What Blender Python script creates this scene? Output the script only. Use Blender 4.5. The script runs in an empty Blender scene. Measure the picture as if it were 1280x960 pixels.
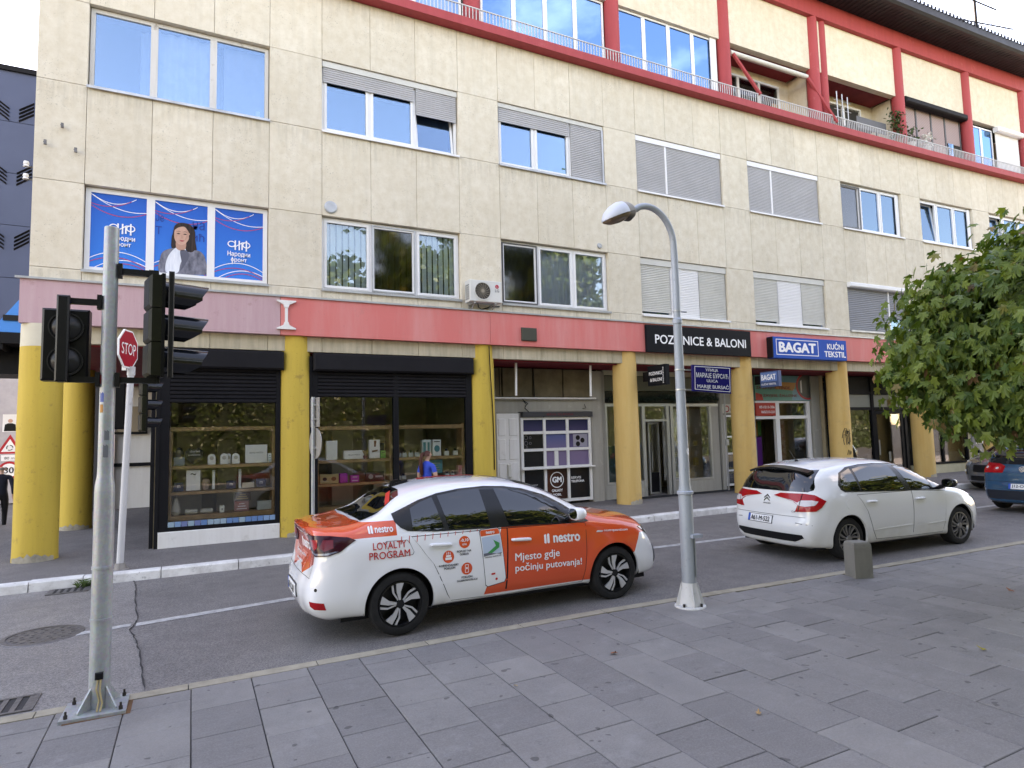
import bpy, bmesh, math, random
from math import sin, cos, pi, radians, sqrt, atan2
from mathutils import Vector, Matrix
from mathutils.bvhtree import BVHTree
random.seed(7)
S = bpy.context.scene
COL = S.collection
# ------------------------------------------------------------------ camera
cd = bpy.data.cameras.new('camera'); cam = bpy.data.objects.new('camera', cd); COL.objects.link(cam)
cd.sensor_width = 36; cd.lens = 790/1280*36; cd.clip_end = 2000; cd.clip_start = .05
CAM_H = 1.957
_p, _r, _a = radians(4.6148), radians(-1.38673), radians(26.84604)
def cam_matrix():
    U = Vector((cos(_a), -sin(_a), 0)); F = Vector((sin(_a), cos(_a), 0)); Z = Vector((0, 0, 1))
    fw = F*cos(_p)+Z*sin(_p); up = Z*cos(_p)-F*sin(_p)
    ri = U*cos(_r)+up*sin(_r); up2 = up*cos(_r)-U*sin(_r)
    m = Matrix((ri, up2, -fw)).transposed().to_4x4(); m.translation = (0, 0, CAM_H); return m
cam.matrix_world = cam_matrix(); S.camera = cam
# ------------------------------------------------------------------ sky, sun, exposure
SUN_EL, SUN_AZ = radians(40), radians(14)
w = bpy.data.worlds.new('World'); S.world = w; w.use_nodes = True
nt = w.node_tree; nt.nodes.clear()
N = nt.nodes.new; LK = nt.links.new
out = N('ShaderNodeOutputWorld'); bg = N('ShaderNodeBackground'); LK(bg.outputs[0], out.inputs[0])
sky = N('ShaderNodeTexSky'); sky.sky_type = 'NISHITA'; sky.sun_disc = False
sky.sun_elevation = SUN_EL; sky.sun_rotation = SUN_AZ; sky.air_density = 1.0; sky.dust_density = .35; sky.ozone_density = 1.6
tc = N('ShaderNodeTexCoord'); mp = N('ShaderNodeMapping'); mp.inputs['Scale'].default_value = (1.6, 1.6, 3.2); mp.inputs['Location'].default_value = (2.3, .6, .2)
LK(tc.outputs['Generated'], mp.inputs[0])
nz = N('ShaderNodeTexNoise'); nz.inputs['Scale'].default_value = 1.7; nz.inputs['Detail'].default_value = 8; nz.inputs['Roughness'].default_value = .56
LK(mp.outputs[0], nz.inputs['Vector'])
rp = N('ShaderNodeValToRGB'); rp.color_ramp.elements[0].position = .56; rp.color_ramp.elements[1].position = .82
LK(nz.outputs[0], rp.inputs[0])
mx = N('ShaderNodeMixRGB'); LK(rp.outputs[0], mx.inputs[0]); LK(sky.outputs[0], mx.inputs[1]); mx.inputs[2].default_value = (6.6, 6.6, 6.7, 1)
LK(mx.outputs[0], bg.inputs[0]); bg.inputs[1].default_value = .15
sd = bpy.data.lights.new('sun', 'SUN'); sd.energy = 5.0; sd.angle = radians(.6); sd.color = (1, .95, .87)
so = bpy.data.objects.new('sun', sd); COL.objects.link(so)
so.rotation_euler = (-Vector((sin(SUN_AZ)*cos(SUN_EL), cos(SUN_AZ)*cos(SUN_EL), sin(SUN_EL)))).to_track_quat('-Z', 'Y').to_euler()
S.view_settings.view_transform = 'Standard'; S.view_settings.look = 'None'; S.view_settings.gamma = 1
S.view_settings.exposure = 2.87
S.view_settings.use_white_balance = True; S.view_settings.white_balance_temperature = 9900; S.view_settings.white_balance_tint = 24
# ------------------------------------------------------------------ mesh helpers
ORG = {}
def bend(x): return -.00115*max(0, x-8)**2
class MB:
    def __init__(s): s.v = []; s.f = []; s.m = []
    def add(s, vs, fs, mi=0):
        b = len(s.v); s.v += [tuple(p) for p in vs]; s.f += [tuple(i+b for i in f) for f in fs]; s.m += [mi]*len(fs); return s
    def box(s, x0, x1, y0, y1, z0, z1, mi=0):
        return s.add([(x, y, z) for x in (x0, x1) for y in (y0, y1) for z in (z0, z1)],
                     [(0, 1, 3, 2), (4, 6, 7, 5), (0, 4, 5, 1), (2, 3, 7, 6), (0, 2, 6, 4), (1, 5, 7, 3)], mi)
    def bbox(s, x0, x1, y0, y1, z0, z1, b=.01, mi=0):   # bevelled box: front edges chamfered (front = -y)
        return s.add([(x0+b, y0, z0+b), (x1-b, y0, z0+b), (x1-b, y0, z1-b), (x0+b, y0, z1-b), (x0, y0+b, z0), (x1, y0+b, z0), (x1, y0+b, z1), (x0, y0+b, z1),
                      (x0, y1, z0), (x1, y1, z0), (x1, y1, z1), (x0, y1, z1)],
                     [(0, 1, 2, 3), (0, 4, 5, 1), (1, 5, 6, 2), (2, 6, 7, 3), (3, 7, 4, 0), (4, 8, 9, 5), (5, 9, 10, 6), (6, 10, 11, 7), (7, 11, 8, 4), (8, 11, 10, 9)], mi)
    def cyl(s, p, q, r0, r1=None, n=16, caps=True, mi=0):
        r1 = r0 if r1 is None else r1; p = Vector(p); q = Vector(q); d = (q-p).normalized()
        u = d.orthogonal().normalized(); w_ = d.cross(u)
        vs = [p+(u*cos(2*pi*i/n)+w_*sin(2*pi*i/n))*r0 for i in range(n)]+[q+(u*cos(2*pi*i/n)+w_*sin(2*pi*i/n))*r1 for i in range(n)]
        fs = [(i, (i+1) % n, n+(i+1) % n, n+i) for i in range(n)]
        if caps: fs += [tuple(range(n-1, -1, -1)), tuple(range(n, 2*n))]
        return s.add(vs, fs, mi)
    def tube(s, pts, r, n=8, mi=0):
        pts = [Vector(p) for p in pts]; rs = r if isinstance(r, (list, tuple)) else [r]*len(pts); vs = []; u = None
        for i, p in enumerate(pts):
            d = (pts[min(i+1, len(pts)-1)]-pts[max(i-1, 0)]).normalized()
            u = d.orthogonal().normalized() if u is None else (u-d*u.dot(d)).normalized()
            w_ = d.cross(u); vs += [p+(u*cos(2*pi*k/n)+w_*sin(2*pi*k/n))*rs[i] for k in range(n)]
        fs = [(i*n+k, i*n+(k+1) % n, (i+1)*n+(k+1) % n, (i+1)*n+k) for i in range(len(pts)-1) for k in range(n)]
        fs += [tuple(range(n-1, -1, -1)), tuple(range((len(pts)-1)*n, len(pts)*n))]
        return s.add(vs, fs, mi)
    def lathe(s, prof, c=(0, 0, 0), ax='z', n=24, mi=0):      # prof: (radius, height)
        vs = []
        for r, h in prof:
            for k in range(n):
                a = 2*pi*k/n; x, y = r*cos(a), r*sin(a)
                p = (x, y, h) if ax == 'z' else (x, h, y) if ax == 'y' else (h, x, y)
                vs.append((p[0]+c[0], p[1]+c[1], p[2]+c[2]))
        fs = [(i*n+k, i*n+(k+1) % n, (i+1)*n+(k+1) % n, (i+1)*n+k) for i in range(len(prof)-1) for k in range(n)]
        return s.add(vs, fs, mi)
    def prism(s, poly, d0, d1, plane='xz', mi=0):             # 2D outline extruded along the third axis
        def P(a, b, d): return (a, d, b) if plane == 'xz' else (a, b, d) if plane == 'xy' else (d, a, b)
        n = len(poly); vs = [P(a, b, d0) for a, b in poly]+[P(a, b, d1) for a, b in poly]
        return s.add(vs, [tuple(range(n)), tuple(range(2*n-1, n-1, -1))]+[(i, n+i, n+(i+1) % n, (i+1) % n) for i in range(n)], mi)
    def build(s, name, mats, parent=None, smooth=False, bent=False, local=False, label=None, cat=None, group=None, kind=None, fixn=True):
        me = bpy.data.meshes.new(name); o_ = Vector((0, 0, 0)) if (local or parent is None) else ORG.get(parent.name, Vector((0, 0, 0)))
        vs = [(x-o_.x, y+(bend(x) if bent else 0)-o_.y, z-o_.z) for x, y, z in s.v]
        me.from_pydata(vs, [], s.f); mats = mats if isinstance(mats, (list, tuple)) else [mats]
        for m in mats: me.materials.append(m)
        if len(mats) > 1: me.polygons.foreach_set('material_index', s.m)
        if fixn:
            bm = bmesh.new(); bm.from_mesh(me); bmesh.ops.recalc_face_normals(bm, faces=bm.faces); bm.to_mesh(me); bm.free()
        if smooth:
            me.polygons.foreach_set('use_smooth', [True]*len(me.polygons))
            if smooth != 'all': me.set_sharp_from_angle(angle=radians(35))
        return link(name, me, parent, label, cat, group, kind, o_)
def link(name, me, parent=None, label=None, cat=None, group=None, kind=None, org=None):
    o = bpy.data.objects.new(name, me); COL.objects.link(o)
    if parent: o.parent = parent
    ORG[o.name] = (org.copy() if org is not None else Vector((0, 0, 0)))
    return tag(o, label, cat, group, kind)
def tag(o, label=None, cat=None, group=None, kind=None):
    for k, v in (('label', label), ('category', cat), ('group', group), ('kind', kind)):
        if v: o[k] = v
    return o
def thing(name, label, cat, loc=(0, 0, 0), rz=0, group=None):
    o = bpy.data.objects.new(name, None); COL.objects.link(o); o.location = loc; o.rotation_euler = (0, 0, rz); o.empty_display_size = .2
    ORG[o.name] = Vector(loc); return tag(o, label, cat, group)
# ------------------------------------------------------------------ material helpers
class NB:
    def __init__(s, m): s.t = m.node_tree; s.co = None
    def n(s, typ, **kw):
        x = s.t.nodes.new(typ)
        for k, v in kw.items(): setattr(x, k, v)
        return x
    def set(s, node, i, v):
        if v is None: return
        if hasattr(v, 'outputs') or isinstance(v, bpy.types.NodeSocket):
            s.t.links.new(v if isinstance(v, bpy.types.NodeSocket) else v.outputs[0], node.inputs[i])
        else: node.inputs[i].default_value = v
    def coord(s, kind='Object'):
        if s.co is None: s.co = s.n('ShaderNodeTexCoord')
        return s.co.outputs[kind]
    def map(s, scale=(1, 1, 1), rot=(0, 0, 0), kind='Object'):
        x = s.n('ShaderNodeMapping'); s.t.links.new(s.coord(kind), x.inputs[0]); x.inputs['Scale'].default_value = scale; x.inputs['Rotation'].default_value = rot; return x.outputs[0]
    def noise(s, scale, detail=4, rough=.55, vec=None, out=0):
        x = s.n('ShaderNodeTexNoise'); x.inputs['Scale'].default_value = scale; x.inputs['Detail'].default_value = detail; x.inputs['Roughness'].default_value = rough
        s.t.links.new(vec if vec is not None else s.coord(), x.inputs['Vector']); return x.outputs[out]
    def ramp(s, fac, p0, p1, c0=(0, 0, 0, 1), c1=(1, 1, 1, 1)):
        x = s.n('ShaderNodeValToRGB'); e = x.color_ramp.elements; e[0].position = p0; e[1].position = p1; e[0].color = c0; e[1].color = c1; s.set(x, 0, fac); return x.outputs[0]
    def mix(s, fac, a, b, mode='MIX'):
        x = s.n('ShaderNodeMixRGB', blend_type=mode); s.set(x, 0, fac); s.set(x, 1, a); s.set(x, 2, b); return x.outputs[0]
    def math(s, op, a, b=0.0, c=None):
        x = s.n('ShaderNodeMath', operation=op); s.set(x, 0, a); s.set(x, 1, b)
        if c is not None: s.set(x, 2, c)
        return x.outputs[0]
    def xyz(s):
        x = s.n('ShaderNodeSeparateXYZ'); s.t.links.new(s.coord(), x.inputs[0]); return x.outputs
MATS = {}
def c4(c): return (c[0], c[1], c[2], 1)
def mat(name, col=(.5, .5, .5), rough=.5, metal=0, spec=.5, coat=0, var=0, vscale=3, bump=0, bscale=80, fn=None, ior=None):
    if name in MATS: return MATS[name]
    m = bpy.data.materials.new(name); m.use_nodes = True; nb = NB(m); b = m.node_tree.nodes['Principled BSDF']
    b.inputs['Base Color'].default_value = c4(col); b.inputs['Roughness'].default_value = rough; b.inputs['Metallic'].default_value = metal
    b.inputs['Specular IOR Level'].default_value = spec*.6; b.inputs['Coat Weight'].default_value = coat; b.inputs['Coat Roughness'].default_value = .03
    if ior: b.inputs['IOR'].default_value = ior
    if var:
        n = nb.ramp(nb.noise(vscale, 6, .62), .3, .72)
        nb.set(b, 'Base Color', nb.mix(n, c4([x*(1-var) for x in col]), c4([min(1, x*(1+var*.45)) for x in col])))
        nb.set(b, 'Roughness', nb.math('MULTIPLY_ADD', n, -.12*min(1, var*3), rough+.05))
    if bump:
        x = nb.n('ShaderNodeBump'); x.inputs['Strength'].default_value = bump; x.inputs['Distance'].default_value = .01
        nb.set(x, 'Height', nb.noise(bscale, 5, .6)); nb.set(b, 'Normal', x.outputs[0])
    if fn: fn(nb, b)
    MATS[name] = m; return m
def hsvj(nb, col, amt=.12):       # per-object brightness jitter
    oi = nb.n('ShaderNodeObjectInfo'); f = nb.math('MULTIPLY_ADD', oi.outputs['Random'], 2*amt, 1-amt)
    x = nb.n('ShaderNodeMixRGB', blend_type='MULTIPLY'); x.inputs[0].default_value = 1; nb.set(x, 1, col)
    cb = nb.n('ShaderNodeCombineColor'); [nb.set(cb, i, f) for i in range(3)]; nb.set(x, 2, cb.outputs[0]); return x.outputs[0]
def glass_mat(name, refl=.28, tint=(.9, .93, .95), rough=.0, rcol=(.95, .97, 1)):
    if name in MATS: return MATS[name]
    m = bpy.data.materials.new(name); m.use_nodes = True; nb = NB(m); t = m.node_tree; t.nodes.remove(t.nodes['Principled BSDF'])
    o = t.nodes['Material Output']; mixn = nb.n('ShaderNodeMixShader'); tr = nb.n('ShaderNodeBsdfTransparent'); tr.inputs[0].default_value = c4(tint)
    gl = nb.n('ShaderNodeBsdfGlossy'); gl.inputs['Roughness'].default_value = rough; gl.inputs[0].default_value = c4(rcol)
    fr = nb.n('ShaderNodeFresnel'); fr.inputs[0].default_value = 1.5
    bp = nb.n('ShaderNodeBump'); bp.inputs['Strength'].default_value = .012; bp.inputs['Distance'].default_value = .1; nb.set(bp, 'Height', nb.noise(1.3, 1)); nb.set(gl, 'Normal', bp.outputs[0])
    f = nb.math('ADD', nb.math('MULTIPLY', fr.outputs[0], .9), refl); f = nb.math('MINIMUM', f, 1.0)
    nb.set(mixn, 0, f); nb.set(mixn, 1, tr.outputs[0]); nb.set(mixn, 2, gl.outputs[0]); nb.set(o, 0, mixn.outputs[0]); MATS[name] = m; return m
# ------------------------------------------------------------------ text helper: flat print fitted to a box
_txc = {}
def text2d(s, bold=0.0, shear=0.0, space=1.0, align='LEFT', line=1.0):      # -> vertices (x, y, layer); bold = shifted copies in thin layers
    key = (s, bold, shear, space, align, line)
    if key in _txc: return _txc[key]
    cu = bpy.data.curves.new('t', 'FONT'); cu.body = s; cu.size = 1; cu.shear = shear; cu.space_character = space; cu.align_x = align; cu.space_line = line
    cu.resolution_u = 3
    o = bpy.data.objects.new('t', cu); COL.objects.link(o); dg = bpy.context.evaluated_depsgraph_get(); me = bpy.data.meshes.new_from_object(o.evaluated_get(dg))
    v0 = [(v.co.x, v.co.y) for v in me.vertices]; f0 = [tuple(p.vertices) for p in me.polygons]; vs, fs = [], []
    for L_, (dx, dy) in enumerate(((0, 0), (1, 0), (-1, 0), (0, .7), (0, -.7)) if bold > .001 else ((0, 0),)):
        k0 = len(vs); vs += [(x+dx*bold, y+dy*bold, L_) for x, y in v0]; fs += [tuple(i+k0 for i in f) for f in f0]
    bpy.data.objects.remove(o); bpy.data.curves.remove(cu); bpy.data.meshes.remove(me); _txc[key] = (vs, fs); return vs, fs
def fit(vs, w_, h_):
    xs = [a for a, b, c in vs]; ys = [b for a, b, c in vs]; x0, x1, y0, y1 = min(xs), max(xs), min(ys), max(ys)
    return [((a-x0)/(x1-x0)*w_, (b-y0)/(y1-y0)*h_, c) for a, b, c in vs]
def text(s, m, parent, o, u, v, w_, h_, name='lettering', bold=0.0, bent=False, local=False, **k):
    vs, fs = text2d(s, bold, **k); o = Vector(o); u = Vector(u); v = Vector(v); mb = MB()
    nn = u.cross(v).normalized()*.0004; mb.add([o+u*a+v*b+nn*c for a, b, c in fit(vs, w_, h_)], fs); return mb.build(name, m, parent, bent=bent, local=local, fixn=False)
XU = Vector((1, 0, 0)); YU = Vector((0, 1, 0)); ZU = Vector((0, 0, 1))
GS = .0055
def gz(x): return GS*(x-1)
def PATH(pl, x):                   # y on a polyline at x
    for (x0, y0), (x1, y1) in zip(pl, pl[1:]):
        if x <= x1 or (x1, y1) == pl[-1]: return y0+(y1-y0)*(x-x0)/(x1-x0)
# ================================================================== materials
def fac_fn(nb, b):
    big = nb.noise(.8, 5, .6); mid = nb.noise(5, 8, .68); x = nb.xyz()
    streak = nb.noise(1.0, 5, .6, nb.map((7, 7, .55))); spk = nb.ramp(nb.noise(38, 3, .6), .60, .74)
    spk2 = nb.math('MULTIPLY', spk, nb.ramp(nb.noise(2.2, 4, .6), .42, .66))
    c = nb.mix(nb.ramp(big, .3, .7), (.67, .605, .49, 1), (.74, .68, .57, 1))
    c = nb.mix(nb.ramp(mid, .38, .75), c, (.60, .52, .395, 1))
    c = nb.mix(nb.math('MULTIPLY', nb.ramp(streak, .50, .78), .28), c, (.45, .405, .32, 1))
    for zt in (8.22, 4.93, 11.24):      # run-off stains below the sills and the cornice
        d = nb.math('SUBTRACT', zt, x[2]); m_ = nb.math('MULTIPLY', nb.math('GREATER_THAN', d, 0), nb.ramp(d, .0, .55, (1, 1, 1, 1), (0, 0, 0, 1)))
        c = nb.mix(nb.math('MULTIPLY', nb.math('MULTIPLY', m_, nb.ramp(nb.noise(1.6, 6, .7, nb.map((9, 9, .7))), .42, .72)), .55), c, (.36, .32, .25, 1))
    c = nb.mix(nb.math('MULTIPLY', spk2, .75), c, (.17, .15, .115, 1))
    nb.set(b, 'Base Color', hsvj(nb, c, .045)); bp = nb.n('ShaderNodeBump'); bp.inputs['Strength'].default_value = .35; bp.inputs['Distance'].default_value = .004
    nb.set(bp, 'Height', nb.noise(60, 5, .65)); nb.set(b, 'Normal', bp.outputs[0])
M_FAC = mat('facade_plaster', (.6, .54, .4), .9, spec=.2, fn=fac_fn)
def beam_fn(nb, b):
    c = nb.mix(nb.ramp(nb.noise(2.5, 6, .6), .3, .75), (.46, .40, .29, 1), (.58, .51, .385, 1))
    c = nb.mix(nb.math('MULTIPLY', nb.ramp(nb.noise(1, 5, .6, nb.map((9, 9, .8))), .45, .7), .6), c, (.27, .24, .18, 1)); nb.set(b, 'Base Color', hsvj(nb, c, .05))
M_BEAM = mat('beam_concrete', (.5, .45, .33), .9, spec=.2, fn=beam_fn)
def worn(a, d, peel, amt, sc=(6, 6, .5)):
    def fn(nb, b):
        st = nb.ramp(nb.noise(1.2, 6, .65, nb.map(sc)), .42, .75); c = nb.mix(nb.math('MULTIPLY', st, .65), c4(a), c4(d))
        c = nb.mix(nb.math('MULTIPLY', nb.ramp(nb.noise(3.5, 8, .7), .60, .68), amt), c, c4(peel))
        c = nb.mix(nb.math('MULTIPLY', nb.ramp(nb.noise(26, 4, .6), .62, .75), .35), c, c4([x*.45 for x in d])); nb.set(b, 'Base Color', c)
    return fn
M_PINK = mat('fascia_faded', (.5, .3, .32), .75, fn=worn((.50, .315, .335), (.58, .41, .43), (.36, .20, .19), .55))
M_SALM = mat('fascia_salmon', (.56, .16, .15), .6, fn=worn((.70, .175, .16), (.71, .31, .29), (.60, .20, .18), .5, (2.2, 2.2, .25)))
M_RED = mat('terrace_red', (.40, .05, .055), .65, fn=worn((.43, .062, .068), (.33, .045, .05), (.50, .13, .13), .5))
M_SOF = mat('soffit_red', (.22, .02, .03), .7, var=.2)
M_YEL = mat('column_yellow', (.56, .37, .04), .6, spec=.3, fn=worn((.59, .405, .075), (.47, .31, .06), (.34, .22, .06), .7))
def och_fn(nb, b):
    st = nb.ramp(nb.noise(1.1, 6, .6, nb.map((3, 3, .35))), .35, .7); c = nb.mix(st, (.66, .44, .17, 1), (.58, .345, .11, 1))
    c = nb.mix(nb.math('MULTIPLY', nb.ramp(nb.noise(4, 8, .7), .55, .75), .5), c, (.42, .27, .13, 1)); nb.set(b, 'Base Color', hsvj(nb, c, .06))
M_OCH = mat('column_ochre', (.6, .4, .15), .7, fn=och_fn)
M_RAWC = mat('bare_concrete', (.40, .36, .29), .9, var=.35, vscale=9, bump=.6, bscale=40)
M_PVC = mat('white_pvc', (.78, .78, .78), .35, var=.05, vscale=2)
M_OLDW = mat('old_painted_wood', (.58, .56, .53), .7, fn=worn((.62, .60, .57), (.5, .47, .42), (.24, .18, .12), .9, (14, 14, 1.2)))
M_SHG = mat('shutter_grey', (.46, .46, .47), .5, var=.08)
M_SHD = mat('shutter_dark', (.25, .265, .29), .5, var=.08)
M_SHW = mat('shutter_ivory', (.60, .595, .55), .5, var=.08)
M_BLK = mat('black_metal', (.012, .012, .014), .55, spec=.15, var=.2)
M_SHB = mat('black_roller', (.016, .0155, .018), .55, spec=.15, var=.15)
M_BPL = mat('black_plastic', (.008, .008, .009), .35, spec=.35)
M_ZN = mat('zinc_flashing', (.45, .46, .47), .4, metal=.6, var=.25)
M_ALU = mat('aluminium', (.55, .55, .53), .35, metal=.7, var=.12)
M_RAIL = mat('railing_paint', (.55, .56, .56), .5, var=.15, vscale=20)
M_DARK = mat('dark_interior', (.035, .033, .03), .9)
M_ROOM = mat('shop_interior', (.40, .33, .22), .9, var=.2)
M_BEIG = mat('beige_wall', (.60, .52, .38), .8, var=.12)
M_WOOD = mat('shelf_wood', (.42, .26, .13), .5, var=.3, vscale=8)
M_WHT = mat('white_paint', (.74, .73, .71), .6, fn=worn((.76, .75, .73), (.66, .64, .61), (.42, .39, .35), .35))
M_WH = mat('clean_white', (.8, .8, .8), .45)
M_PRW = mat('print_white', (.82, .82, .82), .5)
M_ROOF = mat('eave_sheet', (.018, .019, .024), .45, metal=.2, var=.3)
M_CURT = mat('curtain_cloth', (.60, .60, .62), .95, var=.12, vscale=5)
M_BLIND = mat('vertical_blind', (.66, .70, .64), .8, var=.1)
M_GREYC = mat('grey_render', (.36, .345, .31), .9, fn=worn((.37, .355, .315), (.27, .26, .235), (.48, .46, .41), .6))
G_SKY = glass_mat('window_glass', .16, rcol=(.50, .76, 1)); G_LOW = glass_mat('lower_window_glass', .045, rcol=(.75, .9, 1)); G_TOP = glass_mat('terrace_glass', .42, (.2, .25, .3), rcol=(.26, .58, 1)); G_SHOP = glass_mat('shop_glass', .0, (.985, .99, .985)); G_DULL = glass_mat('screened_glass', .04, (.35, .36, .37), .06)
def asph(a, b_, rough, sp):
    def fn(nb, b):
        g = nb.math('MULTIPLY_ADD', nb.noise(62, 3, .7), .6, nb.math('MULTIPLY', nb.noise(170, 2, .7), .4)); st = nb.noise(.45, 6, .62); mid = nb.noise(3.3, 6, .62)
        c = nb.mix(nb.ramp(st, .35, .68), c4(a), c4(b_)); c = nb.mix(nb.math('MULTIPLY', nb.ramp(mid, .42, .7), .35), c, c4([x*.72 for x in a]))
        c = nb.mix(nb.math('MULTIPLY', nb.ramp(g, .50, .70), sp), c, (.34, .335, .33, 1)); c = nb.mix(nb.math('MULTIPLY', nb.ramp(g, .50, .30), .55), c, (.022, .022, .025, 1))
        nb.set(b, 'Base Color', c); nb.set(b, 'Roughness', nb.math('MULTIPLY_ADD', nb.ramp(mid, .3, .7), .14, rough))
        bp = nb.n('ShaderNodeBump'); bp.inputs['Strength'].default_value = .8; bp.inputs['Distance'].default_value = .006; nb.set(bp, 'Height', g); nb.set(b, 'Normal', bp.outputs[0])
    return fn
M_ASPH = mat('asphalt', (.1, .1, .1), .6, fn=asph((.19, .174, .165), (.245, .226, .212), .60, .40))
M_ASPO = mat('asphalt_worn', (.1, .1, .1), .5, fn=asph((.255, .236, .225), (.31, .29, .275), .38, .35))
M_WALK = mat('pavement_asphalt', (.14, .13, .13), .75, fn=asph((.20, .183, .175), (.24, .22, .21), .74, .22))
M_TAR = mat('tar_joint', (.035, .034, .034), .7)
def tile_fn(nb, b):
    oi = nb.n('ShaderNodeObjectInfo'); ge = nb.n('ShaderNodeNewGeometry'); r = nb.math('FRACT', nb.math('ADD', oi.outputs['Random'], ge.outputs['Random Per Island']))
    c = nb.mix(r, (.156, .146, .142, 1), (.232, .218, .206, 1)); c = nb.mix(nb.math('MULTIPLY', nb.ramp(nb.noise(1.7, 7, .65), .35, .72), .55), c, (.118, .111, .110, 1))
    c = nb.mix(nb.math('MULTIPLY', nb.ramp(nb.noise(1, 6, .7, nb.map((4, 26, 4), (0, 0, .5))), .52, .74), .45), c, (.21, .21, .215, 1))
    c = nb.mix(nb.math('MULTIPLY', nb.ramp(nb.math('MULTIPLY_ADD', nb.noise(75, 3, .65), .5, nb.math('MULTIPLY', nb.noise(190, 3, .65), .5)), .44, .66), .34), c, (.34, .335, .335, 1)); c = nb.mix(nb.math('MULTIPLY', nb.ramp(nb.noise(7, 5, .7), .62, .72), .45), c, (.06, .058, .06, 1)); c = nb.mix(nb.math('MULTIPLY', nb.ramp(nb.noise(11, 1, .4), .735, .75), .6), c, (.035, .034, .035, 1)); c = nb.mix(nb.math('MULTIPLY', nb.ramp(nb.noise(2.3, 7, .7, nb.map((1, 1, 1), (0, 0, 1.1))), .58, .75), .5), c, (.30, .295, .29, 1))
    nb.set(b, 'Base Color', c); nb.set(b, 'Roughness', nb.math('MULTIPLY_ADD', nb.ramp(nb.noise(4, 6, .6), .3, .7), .2, .50))
    bp = nb.n('ShaderNodeBump'); bp.inputs['Strength'].default_value = .45; bp.inputs['Distance'].default_value = .004; nb.set(bp, 'Height', nb.noise(130, 4, .6)); nb.set(b, 'Normal', bp.outputs[0])
M_TILE = mat('stone_tile', (.12, .12, .13), .6, spec=.4, fn=tile_fn)
M_JOINT = mat('tile_joint', (.035, .035, .037), .9)
M_KERBY = mat('sand_kerb', (.34, .30, .23), .8, var=.25, vscale=6, bump=.4)
def kerb_fn(nb, b):
    c = nb.mix(nb.ramp(nb.noise(4, 7, .68), .40, .70), (.70, .69, .67, 1), (.46, .44, .42, 1)); c = nb.mix(nb.math('MULTIPLY', nb.ramp(nb.noise(11, 6, .7), .60, .68), .8), c, (.22, .21, .2, 1)); nb.set(b, 'Base Color', hsvj(nb, c, .08))
M_KERBW = mat('whitewashed_kerb', (.6, .6, .58), .85, fn=kerb_fn)
def line_fn(nb, b):
    c = nb.mix(nb.ramp(nb.noise(9, 7, .7), .44, .66), (.46, .455, .44, 1), (.26, .255, .25, 1)); nb.set(b, 'Base Color', nb.mix(nb.math('MULTIPLY', nb.ramp(nb.noise(150, 2), .55, .7), .5), c, (.1, .1, .1, 1)))
M_LINE = mat('worn_road_paint', (.4, .4, .4), .7, fn=line_fn)
def zinc_fn(nb, b):
    v = nb.n('ShaderNodeTexVoronoi'); v.inputs['Scale'].default_value = 55; nb.set(v, 'Vector', nb.coord()); g = nb.ramp(nb.noise(2.5, 6, .65, nb.map((4, 4, 1))), .35, .7)
    c = nb.mix(g, (.40, .425, .435, 1), (.29, .31, .325, 1)); c = nb.mix(.14, c, v.outputs['Color'], 'SOFT_LIGHT'); c = nb.mix(nb.math('MULTIPLY', nb.ramp(nb.noise(13, 6, .7, nb.map((3, 3, .6))), .62, .72), .5), c, (.55, .56, .55, 1)); nb.set(b, 'Base Color', c)
M_GALV = mat('galvanised_steel', (.36, .38, .39), .42, metal=.35, fn=zinc_fn)
M_LAMPP = mat('grey_lamp_paint', (.33, .37, .42), .45, metal=.15, fn=worn((.36, .40, .45), (.28, .315, .36), (.52, .54, .56), .6, (6, 6, 1)))
# ================================================================== ground
NK = [(-150, 6.1), (-.54, 5.95), (3.87, 5.93), (7.83, 5.70), (11.93, 5.53), (20, 5.2), (45, 3.9), (150, -4)]
FK = [(-3.2, 10.79), (1.36, 10.78), (8.44, 10.87), (11.29, 10.9), (20.2, 10.54), (30, 9.9), (45, 8.6), (150, -1)]
def strip(mb, xs, f0, f1, dz):
    for a, b in zip(xs, xs[1:]): mb.add([(a, f0(a), gz(a)+dz), (b, f0(b), gz(b)+dz), (b, f1(b), gz(b)+dz), (a, f1(a), gz(a)+dz)], [(0, 1, 2, 3)])
xs = [-400, -150, -60, -20, -8]+[i for i in range(-6, 48, 2)]+[60, 90, 150, 400]
mb = MB(); strip(mb, xs, lambda x: -400, lambda x: 400, 0); road = mb.build('road', M_ASPH, kind='structure')
mb = MB(); cr = [(-.72, 10.78), (-.66, 10.3), (-.60, 9.3), (-.52, 8.4), (-.56, 8.0), (-.47, 7.5), (-.42, 7.17), (-.37, 6.6), (-.31, 5.96)]
mb.add([(x, y, gz(x)+.004) for x, y in cr]+[(-9, y, gz(-9)+.004) for x, y in reversed(cr)], [tuple(range(2*len(cr)))]); mb.build('road_patch', M_ASPO, kind='structure')
mb = MB(); pts = []
for (x0, y0), (x1, y1) in zip(cr, cr[1:]):
    for i in range(6): t = i/6; pts.append((x0+(x1-x0)*t+random.uniform(-.010, .010), y0+(y1-y0)*t))
for i, ((x0, y0), (x1, y1)) in enumerate(zip(pts, pts[1:])):
    w0 = .006+.003*sin(i*1.7); w1 = .006+.003*sin((i+1)*1.7); mb.add([(x0-w0, y0, gz(x0)+.009), (x0+w0, y0, gz(x0)+.009), (x1+w1, y1, gz(x1)+.009), (x1-w1, y1, gz(x1)+.009)], [(0, 1, 2, 3)])
mb.build('road_crack', M_TAR, kind='structure')
WL = [(-.54, 8.19), (1.1, 8.41), (6.89, 8.51), (8.9, 8.39), (15.65, 8.14), (30, 7.4), (60, 4.5)]
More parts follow.
